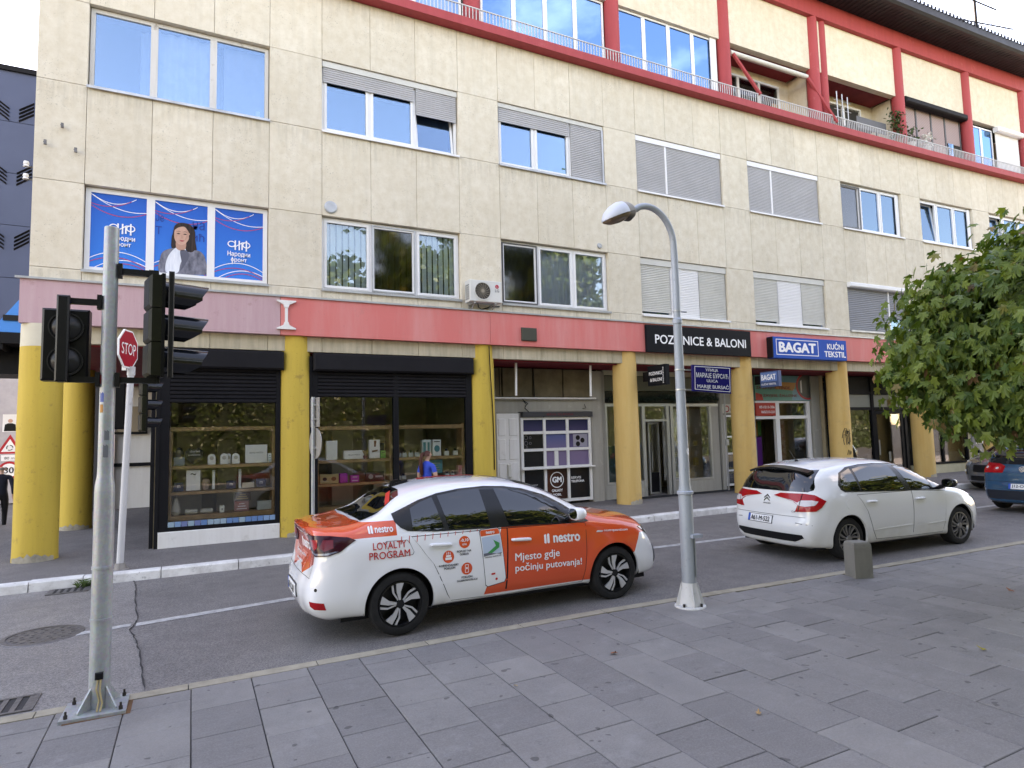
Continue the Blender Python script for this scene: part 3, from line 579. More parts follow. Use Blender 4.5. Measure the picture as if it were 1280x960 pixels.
glazing(1.95, 5.45, z0, ZP-.01, 3, G_SKY, curt=M_CURT); glazing(5.95, 9.50, z0, ZP-.01, 4, G_TOP); glazing(9.96, 13.42, z0, ZP-.01, 4, G_TOP)
mb = MB(); mb.box(13.2, 13.42, FY+.10, FY+.135, z0, ZP-.01); B(mb, 'post', M_PVC)
# loggia with the awning
mb = frame_mb(14.3, 16.9, z0+.1, ZP-.25, (15.1, 16.0), .07, FY+.90, .08); w_ = B(mb, 'window', M_PVC)
for a, b in ((14.37, 15.05), (15.15, 15.95), (16.05, 16.83)): p = MB(); p.box(a, b, FY+.94, FY+.95, z0+.15, ZP-.3); B(p, 'pane', G_DULL, w_)
mb = MB(); mb.cyl((13.95, FY+.10, 13.03), (17.2, FY+.10, 13.03), .075, n=12); aw = B(mb, 'awning_roll', M_SHW, smooth=True)
for a, b, c in ((14.0, 14.75, 11.75), (17.15, 18.05, 11.55)): mb = MB(); mb.tube([(a, FY+.02, 12.95), (b, FY-.22, c)], .055, 6); B(mb, 'awning_arm', M_RED, aw)
mb = MB(); mb.box(16.2, 17.1, FY+.6, FY+.64, z0+.05, z0+.75); mb.v = [(x, y+.5*(x-16.2), z+.35*(x-16.2)) for x, y, z in mb.v]; B(mb, 'folding_screen', M_WOOD)
# open loggia with plants and racks
mb = frame_mb(18.4, 20.9, z0+.05, ZP-.2, (19.2, 20.0), .07, FY+.90, .08); w_ = B(mb, 'window', M_PVC)
for a, b in ((18.47, 19.1), (19.3, 19.9), (20.1, 20.8)): p = MB(); p.box(a, b, FY+.94, FY+.95, z0+.1, ZP-.3); B(p, 'pane', M_DARK, w_)
# black roller box over mauve blinds, glass and white shutter
mb = frame_mb(21.95, 25.3, z0, ZP-.05, (22.75, 23.6, 24.4), .05, FY+.16, .06, .035); w_ = B(mb, 'window', M_FRD)
M_MAU = mat('mauve_blind', (.34, .255, .25), .8, fn=lambda nb, b: nb.set(b, 'Base Color', nb.mix(nb.ramp(nb.math('SINE', nb.math('MULTIPLY', nb.math('ADD', nb.xyz()[0], nb.xyz()[2]), 55)), .2, .8), (.30, .22, .215, 1), (.40, .31, .30, 1))))
for a, b in ((22.0, 22.7), (22.8, 23.55), (23.65, 24.35)): p = MB(); p.box(a, b, FY+.18, FY+.19, z0+.05, ZP-.1); B(p, 'blind', M_MAU, w_)
p = MB(); p.box(24.42, 25.25, FY+.18, FY+.19, z0+.75, ZP-.1); B(p, 'blind', M_MAU, w_); p = MB(); p.box(24.5, 24.8, FY+.16, FY+.17, z0+.02, z0+.75); B(p, 'pane', G_SKY, w_); p = MB(); p.box(24.85, 25.25, FY+.2, FY+.21, z0+.02, z0+.75); B(p, 'pane', M_DARK, w_)
mb = MB(); mb.bbox(21.85, 25.36, FY-.12, FY+.13, ZP-.18, ZP+.03, .04); B(mb, 'roller_box', M_SHB)
glazing(25.85, 27.3, z0, ZP-.12, 2, G_TOP, y=FY+.16); shutter(27.35, 28.85, z0+.28, ZP-.2, M_PVC, bld, y=FY+.08); glazing(27.35, 28.85, z0, z0+.3, 2, G_TOP, y=FY+.16)
mb = MB(); mb.bbox(27.3, 28.95, FY-.10, FY+.12, ZP-.22, ZP-.02, .04); B(mb, 'roller_box', M_PVC)
# eave and roof
mb = MB()
for i in range(33):
    a, b = -2.9+i, -1.9+i
    mb.add([(x, y, z) for x in (a, b) for y, z in ((FY-.102, 15.602), (FY-.55, 15.63), (FY-1.02, 15.58), (FY-1.08, 15.66), (FY-1.08, 15.93), (FY-1.02, 15.97), (FY+5.5, 18.3), (FY+5.5, 15.602))], [(j, (j+1) % 8, 8+(j+1) % 8, 8+j) for j in range(8)])
    for j in range(5): mb.box(a+.2*j+.03, a+.2*j+.07, FY-1.0, FY-.11, 15.585, 15.60)
B(mb, 'roof', M_ROOF)
mb = MB()
for i in range(165): mb.box(-2.9+.2*i, -2.84+.2*i, FY-1.12, FY-1.085, 15.90, 15.99)
B(mb, 'eave_teeth', M_ROOF, kind='stuff')
mb = MB(); ax, ay = 28.95, 14.0; mb.cyl((ax, ay, 16.0), (ax, ay, 20.6), .05, n=8)
mb.cyl((ax-2.2, ay, 18.35), (ax+2.6, ay, 19.0), .03, n=6)
for i in range(8): xx = ax-2.0+i*.6; zz = 18.35+.135*(i*.6+.2); mb.cyl((xx, ay-.35, zz+.02), (xx, ay+.35, zz+.02), .01, n=5)
for z_, l_ in ((19.6, 1.5), (20.0, 1.2)): mb.cyl((ax-l_, ay, z_), (ax+l_, ay, z_), .03, n=6)
for i in range(4): xx = ax-1.2+i*.8; mb.cyl((xx, ay, 19.45), (xx, ay, 20.15), .01, n=5)
mb.build('roof_antenna', M_BLK, bld, bent=True)
# plants and clutter standing on the open loggia
M_PLANT = mat('plant_green', (.04, .075, .02), .6); M_TERRA = mat('terracotta', (.30, .13, .07), .8)
for x_, hh, l_ in ((21.35, .95, 'bushy potted plant on the terrace beside a red pilaster'), (22.05, .5, 'small potted plant with pale flowers on the terrace'), (22.9, .45, 'potted white flowers at the terrace edge before the mauve blinds')):
    tp = thing('potted_plant', l_, 'plant', (x_, FY-.02+bend(x_), ZT+.21)); mb = MB(); mb.lathe([(.0, ZT+.21), (.11, ZT+.21), (.15, ZT+.45), (.0, ZT+.44)], (x_, FY-.02+bend(x_), 0), n=12); mb.build('pot', M_TERRA if hh > .6 else M_PVC, tp); mb = MB()
    for i in range(230 if hh > .6 else 70):
        p = Vector((x_+random.gauss(0, .16), FY-.02+bend(x_)+random.gauss(0, .1), ZT+.5+hh*random.random())); u = Vector((random.gauss(0, 1), random.gauss(0, 1), random.gauss(0, 1))).normalized()*.06; v = u.cross(Vector((random.gauss(0, 1), random.gauss(0, 1), random.gauss(0, 1)))).normalized()*.035; mb.add([p-u, p+v, p+u, p-v], [(0, 1, 2, 3)])
    mb.build('foliage', M_PLANT if hh != .45 else M_PRW0, tp, fixn=False)
tp = thing('drying_rack', 'thin metal drying rack standing on the open terrace', 'rack', (18.6, FY, ZT+.21)); mb = MB()
for x_ in (18.35, 18.6, 18.85): mb.cyl((x_, FY-.05, ZT+.21), (x_, FY-.05, ZT+1.5-.2*(x_-18.35)), .02, n=5)
for z_ in (ZT+1.2, ZT+.9): mb.cyl((18.2, FY-.05, z_), (19.0, FY-.05, z_), .012, n=5)
mb.build('frame', M_ZN, tp, bent=True)
tp = thing('terrace_table', 'dark folding table and chairs in the shade of the open loggia', 'furniture', (20.2, FY+.5, ZT+.21)); mb = MB(); mb.box(19.6, 20.9, FY+.3, FY+.8, ZT+.86, ZT+.9)
for x_ in (19.65, 20.85):
    for y_ in (FY+.35, FY+.75): mb.box(x_-.02, x_+.02, y_-.02, y_+.02, ZT+.21, ZT+.86)
mb.box(19.5, 21.0, FY+.12, FY+.14, ZT+.6, ZT+1.0); mb.build('table', M_FRD, tp, bent=True)
# ================================================================== things on the facade
def onf(name, label, cat, x, z, y=FY, group=None): return thing(name, label, cat, (x, y+bend(x), z), 0, group)
M_PBLUE = mat('poster_blue', (.003, .16, .62), .5, spec=.2, fn=lambda nb, b: nb.set(b, 'Base Color', nb.mix(nb.ramp(nb.math('MULTIPLY', nb.xyz()[2], .7), .1, .9), (.002, .20, .66, 1), (.003, .115, .50, 1))))
M_PRED = mat('poster_red', (.42, .06, .16), .5); M_PRNT = mat('poster_white', (.85, .85, .86), .5); M_PGHOST = mat('poster_dark_blue', (.006, .045, .27), .5)
pan = [(BX0+.012+.06, BX0+.012+.992-.04), (BX0+1.004+.04, BX0+1.996-.04), (BX0+1.996+.04, BX0+2.988-.06)]
PZ0, PZ1 = ZD+.075, ZC-.075; PY = FY+.118
def arcs(t, x0, x1, y=PY):
    lay = [0]
    def band(pts, w_, m):
        mb = MB(); lay[0] += 1; y = PY-.0004*lay[0]+.0015
        for (a, b), (c, d) in zip(pts, pts[1:]):
            if x0 <= a <= x1 and x0 <= c <= x1 and PZ0 < b < PZ1 and PZ0 < d < PZ1: mb.add([(a, y-.003, b-w_), (c, y-.003, d-w_), (c, y-.003, d+w_), (a, y-.003, b+w_)], [(0, 1, 2, 3)])
        if mb.v: mb.build('printed_arc', m, t, fixn=False)
    W = x1-x0; f = lambda c, dep, s, e, base: [(x0+W*(s+(e-s)*i/24), base+dep*(((i/24)-.5)**2*4-1)) for i in range(25)]
    band([(x0+W*i/24, PZ1-.03-.30*(1-(1-min(1, i/24*1.15))**2)+.05*(i/24)**3) for i in range(25)], .006, M_PRNT)
    band([(x0+W*i/24, PZ1-.02-.16*(1-(abs(i/24-.42)/.42)**2)) for i in range(1, 20)], .006, M_PRNT)
    band([(x0+W*i/24, PZ1-.20-.20*(1-(abs(i/24-.55)/.6)**2)) for i in range(25)], .008, M_PRED)
    band([(x0+W*i/24, PZ1-.20-.10*(i/12)*(1-i/16.5)*1.6+.1*(i/18)**2) for i in range(18)], .007, M_PRED)
    band([(x0+W*i/24, PZ0+.14+.18*(1-(abs(i/24-.5)/.55)**2)) for i in range(25)], .007, M_PRNT)
    band([(x0+W*i/24, PZ0-.04+.22*(1-(abs(i/24-.62)/.6)**2)) for i in range(25)], .007, M_PRNT)
    band([(x0+W*i/24, PZ0+.02+.20*(1-(abs(i/24-.45)/.6)**2)) for i in range(25)], .008, M_PRED)
    band([(x0+W*i/24, PZ0-.10+.22*(1-(abs(i/24-.6)/.55)**2)) for i in range(25)], .008, M_PRED)
def poster(i, label):
    x0, x1 = pan[i]; t = onf('poster', label, 'poster', (x0+x1)/2, PZ0, PY, 'posters in the window above the fascia'); mb = MB(); mb.box(x0+.005, x1-.005, PY, PY+.004, PZ0, PZ1); mb.build('sheet', M_PBLUE, t); arcs(t, x0+.005, x1-.005); return t, x0, x1
def nf_logo(t, cx, cz):
    y = PY-.009; mb = MB(); r = .052
    for dx, fl in ((-.13, 1), (.13, -1)): mb.tube([(cx+dx+.062*cos(a), y, cz+r*sin(a)) for a in [2*pi*k/20 for k in range(20)]]+[(cx+dx+.062, y, cz)], .011, 4)
    mb.tube([(cx-.13, y, cz-.05), (cx-.06, y, cz-.045), (cx, y, cz+.0), (cx+.06, y, cz+.045), (cx+.13, y, cz+.05)], .011, 4)
    for dx, z0, z1 in ((-.065, -.11, .075), (.005, -.11, .075), (.055, -.10, .03), (.13, -.12, .09)): mb.tube([(cx+dx, y, cz+z0), (cx+dx, y, cz+z1)], .017, 4)
    mb.v = [(x, y+(yy-y)*.1, z) for x, yy, z in mb.v]; mb.build('emblem', M_PRNT, t)
    text('Народни', M_PRNT, t, (cx-.20, y, cz-.255), XU, ZU, .40, .115, bold=.02); text('оронт', M_PRNT, t, (cx-.14, y, cz-.36), XU, ZU, .28, .085, bold=.02); mb = MB(); mb.box(cx-.122, cx-.108, y-.004, y-.003, cz-.39, cz-.25); mb.build('letter_stem', M_PRNT, t)
t, x0, x1 = poster(0, 'blue window poster partly hidden behind the top of the signal pole'); nf_logo(t, (x0+x1)/2+.05, 5.80)
t, x0, x1 = poster(2, 'blue window poster with white emblem and full Cyrillic lettering at the right of the three'); nf_logo(t, (x0+x1)/2, 5.72)
t, x0, x1 = poster(1, 'blue window poster showing a dark haired woman in a grey blazer')
for s_, a, b, w_ in (('Је', .02, 6.00, .13), ('на', .62, 5.92, .20), ('Т', .02, 5.76, .10), ('ић', .62, 5.70, .20)): text(s_, M_PGHOST, t, (x0+.02+a, PY-.0055, b), XU, ZU, w_, .15)
cx = (x0+x1)/2+.02
def blob(name, pts, m, y, smooth=True):
    n = len(pts); P = []
    for i in range(n):
        p0, p1, p2, p3 = (pts[(i+j-1) % n] for j in range(4))
        for k in range(5):
            u = k/5; P.append(tuple(.5*(2*p1[q]+(p2[q]-p0[q])*u+(2*p0[q]-5*p1[q]+4*p2[q]-p3[q])*u*u+(3*p1[q]-p0[q]-3*p2[q]+p3[q])*u**3) for q in (0, 1)))
    mb = MB(); mb.add([(cx+a*1.18, y, zb+(b-zb)*1.16) for a, b in P], [tuple(range(len(P)))]); return mb.build(name, m, t, fixn=False)
zb = PZ0+.004; y = PY-.008
def pgr(a, b_, sc, rot=0): return lambda nb, b: nb.set(b, 'Base Color', nb.mix(nb.ramp(nb.noise(1, 5, .6, nb.map(sc, (0, rot, 0))), .35, .68), c4(a), c4(b_)))
SK = mat('printed_skin', (.62, .36, .27), .6, fn=pgr((.66, .40, .31), (.50, .27, .20), (5, 5, 3))); HR = mat('printed_hair', (.022, .014, .014), .6, fn=pgr((.010, .007, .007), (.055, .032, .026), (45, 45, 3))); BZ = mat('printed_blazer', (.16, .165, .21), .6, fn=pgr((.24, .245, .30), (.075, .078, .105), (9, 9, 5), .5)); SH = mat('printed_shirt', (.70, .74, .80), .6, fn=pgr((.80, .83, .88), (.52, .57, .66), (10, 10, 2))); LP_ = mat('printed_lips', (.45, .08, .09), .6)
blob('printed_hair', [(-.13, 5.73), (-.155, 5.50), (-.11, 5.44), (.0, 5.5), (.1, 5.40), (.20, 5.42), (.18, 5.62), (.17, 5.78), (.10, 5.87), (-.02, 5.885), (-.10, 5.84)], HR, y)
blob('printed_blazer', [(-.30, zb+.02), (-.30, 5.28), (-.25, 5.40), (-.10, 5.46), (.02, 5.40), (.20, 5.46), (.31, 5.38), (.36, 5.15), (.38, zb+.05), (.2, zb+.02), (0, zb+.01)], BZ, y-.0008)
blob('printed_shirt', [(-.22, zb+.03), (-.20, 5.30), (-.09, 5.47), (.0, 5.46), (.05, 5.45), (-.02, 5.22), (-.06, zb+.03)], SH, y-.0016)
blob('printed_neck', [(-.075, 5.60), (-.085, 5.47), (-.02, 5.43), (.045, 5.47), (.04, 5.6)], mat('printed_neck', (.50, .27, .20), .6), y-.0024)
blob('printed_face', [(-.115, 5.70), (-.105, 5.60), (-.055, 5.535), (.0, 5.525), (.05, 5.56), (.09, 5.64), (.10, 5.74), (.06, 5.82), (-.02, 5.84), (-.09, 5.80)], SK, y-.0032)
blob('printed_fringe', [(-.125, 5.74), (-.06, 5.80), (.03, 5.82), (.10, 5.72), (.14, 5.72), (.12, 5.83), (.02, 5.87), (-.09, 5.84)], HR, y-.004)
for dx in (-.055, .035): blob('printed_eye', [(dx-.025, 5.70), (dx, 5.712), (dx+.025, 5.70), (dx, 5.692)], HR, y-.0045); blob('printed_brow', [(dx-.032, 5.733), (dx, 5.745), (dx+.032, 5.735), (dx, 5.738)], HR, y-.0045)
blob('printed_cheek', [(.05, 5.62), (.075, 5.66), (.085, 5.74), (.06, 5.78), (.055, 5.70), (.03, 5.60)], mat('printed_shade', (.50, .27, .20), .6), y-.004); blob('printed_nose', [(-.012, 5.69), (.002, 5.66), (.012, 5.635), (-.02, 5.632)], mat('printed_shade', (.50, .27, .20), .6), y-.0042); blob('printed_hair_side', [(-.13, 5.70), (-.118, 5.60), (-.10, 5.54), (-.12, 5.47), (-.15, 5.50), (-.15, 5.62)], HR, y-.0044); blob('printed_hair_side', [(.095, 5.70), (.09, 5.60), (.06, 5.52), (.10, 5.42), (.17, 5.46), (.17, 5.65)], HR, y-.0044)
blob('printed_lips', [(-.04, 5.592), (-.012, 5.602), (.03, 5.596), (-.005, 5.575)], LP_, y-.0045)
blob('printed_lapel', [(-.03, 5.42), (.05, 5.44), (.10, 5.36), (.03, 5.18), (-.03, zb+.06), (.0, 5.2)], mat('printed_lapel', (.10, .105, .14), .6), y-.0024)
# AC unit
t = onf('air_conditioner', 'white outdoor air conditioner unit with round fan under the first floor windows', 'air conditioner', 5.75, 4.92, FY-.2)
M_ACW = mat('ac_white', (.66, .66, .63), .45, var=.1); ax0, ax1, az0, az1, ay = 5.33, 6.10, 4.88, 5.36, FY-.36
mb = MB(); mb.bbox(ax0, ax1, ay, ay+.28, az0, az1, .015); mb.build('casing', M_ACW, t)
mb = MB(); mb.lathe([(.20, ay-.004), (.20, ay-.02), (.185, ay-.02), (.185, ay-.004)], (ax0+.30, 0, (az0+az1)/2), 'y', 28); mb.build('fan_ring', M_ACW, t)
mb = MB(); mb.lathe([(.185, ay-.003), (.0, ay-.003)], (ax0+.30, 0, (az0+az1)/2), 'y', 24)
mb.build('fan_opening', mat('fan_dark', (.05, .045, .04), .7), t)
mb = MB()
for k in range(16):
    a = 2*pi*k/16; c, s_ = cos(a), sin(a); mb.tube([(ax0+.30+.04*c, ay-.012, (az0+az1)/2+.04*s_), (ax0+.30+.12*cos(a+.15), ay-.014, (az0+az1)/2+.12*sin(a+.15)), (ax0+.30+.185*cos(a+.35), ay-.012, (az0+az1)/2+.185*sin(a+.35))], .005, 4)
mb.lathe([(.04, ay-.018), (.0, ay-.02)], (ax0+.30, 0, (az0+az1)/2), 'y', 14); mb.build('fan_guard', mat('guard_tan', (.32, .28, .22), .6), t)
mb = MB(); mb.lathe([(.045, ay-.003), (0, ay-.004)], (ax1-.12, 0, az1-.12), 'y', 18); mb.build('badge', mat('badge_red', (.50, .02, .05), .4), t)
text('L', M_PRNT, t, (ax1-.132, ay-.006, az1-.138), XU, ZU, .022, .035, bold=.02); text('LG', mat('print_grey', (.10, .10, .11), .5), t, (ax1-.17, ay-.003, az1-.245), XU, ZU, .10, .065, bold=.02)
mb = MB()
for i in range(7): mb.box(ax0-.004, ax0+.003, ay+.05, ay+.25, az0+.06+i*.05, az0+.08+i*.05)
mb.build('side_grille', M_BPL, t)
mb = MB()
for x_ in (ax0+.12, ax1-.15): mb.box(x_-.02, x_+.02, ay+.02, FY-.003, az0-.035, az0-.003); mb.box(x_-.02, x_+.02, FY-.03, FY-.004, az0-.25, az0-.036); mb.tube([(x_, FY-.02, az0-.24), (x_, ay+.06, az0-.03)], .012, 5)
mb.build('bracket', M_ZN, t); mb = MB(); mb.tube([(5.6, ay+.2, az0), (5.62, ay+.22, az0-.08), (5.75, FY-.02, az0-.10), (6.0, FY-.02, az0-.02), (6.2, FY-.02, az0)], .012, 5); mb.build('hose', M_BPL, t)
# --- shop signs on the fascia
M_SBLK = mat('sign_black', (.008, .009, .012), .5, spec=.15); M_SBLU = mat('sign_blue', (.004, .085, .40), .5, spec=.15, var=.08); M_SNAV = mat('sign_navy', (.010, .010, .10), .3)
def wsign(name, label, x0, x1, z0, z1, yf, m, side=None):
    t = onf(name, label, 'sign', (x0+x1)/2, z0, yf); mb = MB(); mb.bbox(x0, x1, yf, FY-.145, z0, z1, .01); mb.build('sign_box', m if side is None else [m, side], t, bent=True); return t
t = wsign('shop_sign', 'long black sign board with white capital letters on the red fascia', 10.21, 13.82, 3.965, 4.67, FY-.22, M_SBLK)
text('POZIVNICE & BALONI', M_PRNT, t, (10.47, FY-.226, 4.19), XU, ZU, 3.15, .235, bold=.018, bent=True)
t = wsign('shop_sign', 'blue sign box with a white framed shop name on the red fascia', 14.54, 17.60, 3.94, 4.55, FY-.35, M_SBLU)
mb = MB()
for a, b, c, d in ((14.64, 16.36, 4.035, 4.055), (14.64, 16.36, 4.465, 4.485), (14.64, 14.66, 4.055, 4.465), (16.34, 16.36, 4.055, 4.465)): mb.box(a, b, FY-.356, FY-.351, c, d)
mb.build('border', M_PRNT, t, bent=True); text('BAGAT', M_PRNT, t, (14.74, FY-.356, 4.11), XU, ZU, 1.52, .30, bold=.05, bent=True)
text('KUĆNI', M_PRNT, t, (16.74, FY-.356, 4.26), XU, ZU, .72, .225, bold=.03, bent=True); text('TEKSTIL', M_PRNT, t, (16.60, FY-.356, 4.03), XU, ZU, .94, .175, bold=.03, bent=True)
mb = MB(); mb.box(14.505, 14.537, FY-.34, FY-.145, 3.95, 4.54); mb.build('end_cap', M_BPL, t, bent=True)
# hanging signs
def hsign(label, x, y0, y1, z0, z1, m, col):
    t = thing('hanging_sign', label, 'sign', (x, y1, z0)); mb = MB(); mb.box(x-.06, x+.06, y0, y1, z0, z1); mb.build('sign_box', m, t); mb = MB(); mb.box(x-.035, x+.035, y1+.002, y1+.22, (z0+z1)/2-.12, (z0+z1)/2+.12); mb.build('bracket', M_BPL, t); return t
VY = Vector((0, -1, 0))
t = hsign('small black double sided sign with white letters hanging from an ochre column', 10.32, 11.98, 12.66, 3.10, 3.60, M_SBLK, 0)
text('POZIVNICE', M_PRNT, t, (10.255, 12.60, 3.36), VY, ZU, .50, .085, bold=.02); text('& BALONI', M_PRNT, t, (10.255, 12.56, 3.20), VY, ZU, .44, .085, bold=.02); text('POZIVNICE&', M_PRNT, t, (10.255, 12.05, 3.14), ZU, YU, .40, .035, bold=.02)
t = hsign('small blue and white hanging shop sign on the ochre column', 14.36, 12.10, 12.72, 3.12, 3.55, mat('sign_steel_blue', (.05, .09, .20), .4), 0)
mb = MB(); mb.box(14.292, 14.298, 12.14, 12.69, 3.27, 3.52); mb.build('panel', mat('sign_pale_blue', (.10, .19, .42), .4), t); text('BAGAT', M_PRNT, t, (14.288, 12.67, 3.31), VY, ZU, .50, .16, bold=.04); text('KUĆNI TEKSTIL', M_PRNT, t, (14.288, 12.67, 3.17), VY, ZU, .50, .07, bold=.02)
# ================================================================== shop windows with roller shutters
GY = 12.90
def goodbox(label, x0, x1, z0, z1, y0, col, d=.12, name='product_box', cat='box', deco=None, group=None):
    col = tuple(min(.84, c_*1.3) for c_ in col); t = thing(name, label, cat, ((x0+x1)/2, y0, z0), 0, group); mb = MB(); mb.bbox(x0, x1, y0, y0+d, z0, z1, .004); mb.build('carton', mat('box_%02x%02x%02x' % tuple(int(c*255) for c in col), col, .5), t)  # colours lifted to stand in for missing light inside the shops
    if deco: deco(t, x0, x1, z0, z1, y0-.003)
    return t
M_INK = mat('print_black', (.02, .02, .025), .5); M_TEAL = mat('print_teal', (.05, .25, .27), .5); M_BRN = mat('print_brown', (.22, .09, .04), .5); M_GOLD = mat('gold_print', (.55, .42, .18), .4)
def dtext(s_, fx0, fx1, fz0, fz1, m=None): return lambda t, x0, x1, z0, z1, y: text(s_, m or M_INK, t, (x0+(x1-x0)*fx0, y, z0+(z1-z0)*fz0), XU, ZU, (x1-x0)*(fx1-fx0), (z1-z0)*(fz1-fz0))
def dlines(n, m=None):
    def f(t, x0, x1, z0, z1, y):
        mb = MB()
        for i in range(n): zz = z0+(z1-z0)*(.25+.5*i/max(1, n-1)); e = (x1-x0)*(.15+.08*(i % 3)); mb.add([(x0+e, y, zz-.006), (x1-e, y, zz-.006), (x1-e, y, zz+.006), (x0+e, y, zz+.006)], [(0, 1, 2, 3)])
        mb.build('print', m or M_INK, t, fixn=False)
    return f
def dshape(pts, m):
    def f(t, x0, x1, z0, z1, y): mb = MB(); mb.add([(x0+(x1-x0)*a, y, z0+(z1-z0)*b) for a, b in pts], [tuple(range(len(pts)))]); mb.build('print', m, t, fixn=False)
    return f
def circ(cx, cy, r, asp=1, n=16): return [(cx+r*cos(2*pi*i/n), cy+r*asp*sin(2*pi*i/n)) for i in range(n)]
def shopfront(label, x0, x1, panes, gz0, gz1, shelves, bx0, bx1, plinth=None, name='shop_window'):
    t = thing(name, label, 'shop window', ((x0+x1)/2, GY, gz((x0+x1)/2)+.13)); zf = gz(x0)+.13
    mb = MB(); px = [x0]+[p for ab in panes for p in ab]+[x1]
    for i in range(0, len(px), 2): mb.box(px[i], px[i+1], GY-.05, GY+.06, zf+.28, 3.6)
    mb.box(panes[0][0], panes[-1][1], GY-.049, GY+.059, zf+.28, gz0); B2(mb, 'frame', M_BLK, t)
    for a, b in panes: m2 = MB(); m2.box(a, b, GY, GY+.01, gz0, gz1); B2(m2, 'pane', G_SHOP, t)
    m2 = MB(); zz = gz1; n = int((3.34-gz1)/.072)
    for i in range(n):
        za_ = gz1+i*.072; m2.add([(panes[0][0], GY-.03, za_), (panes[-1][1], GY-.03, za_), (panes[-1][1], GY-.055, za_+.02), (panes[0][0], GY-.055, za_+.02), (panes[0][0], GY-.055, za_+.05), (panes[-1][1], GY-.055, za_+.05), (panes[-1][1], GY-.03, za_+.071), (panes[0][0], GY-.03, za_+.071)], [(0, 1, 2, 3), (3, 2, 5, 4), (4, 5, 6, 7)])
    m2.box(panes[0][0], panes[-1][1], GY-.029, GY-.01, gz1, 3.4); B2(m2, 'roller_shutter', M_SHB, t)
    m2 = MB(); m2.bbox(bx0, bx1, FY-.10, GY+.05, 3.31, 3.66, .03); B2(m2, 'shutter_box', M_SHB, t)
    m2 = MB(); m2.bbox(x0+.03, x1, GY-.07, GY+.10, zf-.05, zf+.28, .01); B2(m2, 'plinth', M_WHT, t)
    m2 = MB(); m2.bbox(x0-.03, x0+.03, GY-.065, GY+.05, zf-.05, 3.6, .005); B2(m2, 'corner_post', M_BLK, t)
    for a, b in panes:
        for z_, th in shelves: m3 = MB(); m3.bbox(a+.02, b-.02, GY+.08, GY+.45, z_-th, z_, .006); B2(m3, 'shelf', M_WOOD, t)
        m3 = MB()
        for q in (a+.0, b-.05): m3.box(q, q+.05, GY+.10, GY+.44, gz0, 2.25)
        B2(m3, 'shelf_side', M_WOOD, t)
    return t
def B2(mb, name, m, t): return mb.build(name, m, t)
sf1 = shopfront('dark framed shop window with tiled sill between the passage and a yellow column', -.55, 1.5, [(-.37, 1.42)], .50, 2.68, [(2.24, .07), (1.54, .06), (1.07, .05), (.65, .09)], -.5, 1.55)
sf2 = shopfront('dark framed double shop window behind the orange and white car', 2.06, 5.50, [(2.20, 3.73), (3.84, 5.36)], .50, 2.80, [(2.22, .08), (1.54, .06), (1.07, .05), (.62, .09)], 2.10, 5.51)
mb = MB(); pal = [mat('tile_blue_%d' % i, c, .3) for i, c in enumerate([(.18, .32, .50), (.10, .22, .42), (.26, .38, .46), (.14, .19, .36)])]
for i in range(17):
    a = -.37+1.79*i/17; m2 = MB(); m2.bbox(a+.004, a+1.79/17-.004, GY-.056, GY-.045, .475, .565, .003); m2.build('sill_tile', random.choice(pal), sf1)
# interior of the two shops
t = thing('shop_interior', 'beige walled shop room seen dimly through the dark framed windows', 'shop room', (2.5, 14.5, .13))
mb = MB(); mb.box(-.62, -.56, GY+.06, 16.2, .1, 3.6); mb.box(5.6, 5.66, GY+.06, 16.2, .1, 3.6); mb.box(-.56, 5.6, 16.2, 16.3, .1, 3.6); mb.build('shop_wall', M_ROOM, t)
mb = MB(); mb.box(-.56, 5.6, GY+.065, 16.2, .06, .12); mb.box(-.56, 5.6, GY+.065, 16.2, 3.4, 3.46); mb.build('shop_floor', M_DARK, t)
mb = MB()
for a, b, z0, z1 in ((-.3, .2, .12, 2.3), (.5, .9, .12, 2.0), (2.3, 2.6, .12, 2.2), (3.0, 3.5, .12, 2.4), (4.0, 4.5, .12, 2.0), (4.8, 5.3, .12, 2.3)): mb.box(a, b, 15.6, 16.15, z0, z1)
mb.build('cabinet', M_BEIG, t)
SY = GY+.16
# goods: upper shelf of the left window
gw = (.80, .83, .83)
def watchbox(label, x0, x1, z0, z1, y=SY):
    t = thing('watch_box', label, 'box', ((x0+x1)/2, y, z0)); n = 10; w_ = (x1-x0)/2; pts = [(x0, z0), (x1, z0), (x1, z1-w_)]+[((x0+x1)/2+w_*cos(pi*i/n), z1-w_+w_*sin(pi*i/n)) for i in range(1, n)]+[(x0, z1-w_)]
    mb = MB(); mb.prism(pts, y, y+.10); mb.build('carton', mat('box_arch', gw, .45), t); mb = MB(); mb.lathe([(.035, y-.002), (.0, y-.004)], ((x0+x1)/2, 0, (z0+z1)/2+.02), 'y', 14); mb.build('dial', mat('dial_pale', (.5, .5, .47), .4), t)
watchbox('white arched watch box left of the pair on the upper shelf', .26, .39, 1.545, 1.74); watchbox('left of two touching white arched boxes on the upper shelf', .47, .60, 1.545, 1.745, SY-.02); watchbox('white arched box half hidden behind its neighbour on the upper shelf', .56, .66, 1.545, 1.74, SY+.12); watchbox('white arched watch box next to the big white card', .67, .80, 1.545, 1.74)
goodbox('big white card with black crest on the upper shelf of the left shop window', .90, 1.29, 1.545, 1.89, SY, (.62, .67, .67), .03, 'display_card', 'card', dtext('ROYAL WATCH', .2, .8, .52, .60)); goodbox('narrow white box with blue print beside the big white card', 1.30, 1.37, 1.545, 1.72, SY, (.55, .62, .66), deco=dlines(3, M_TEAL))
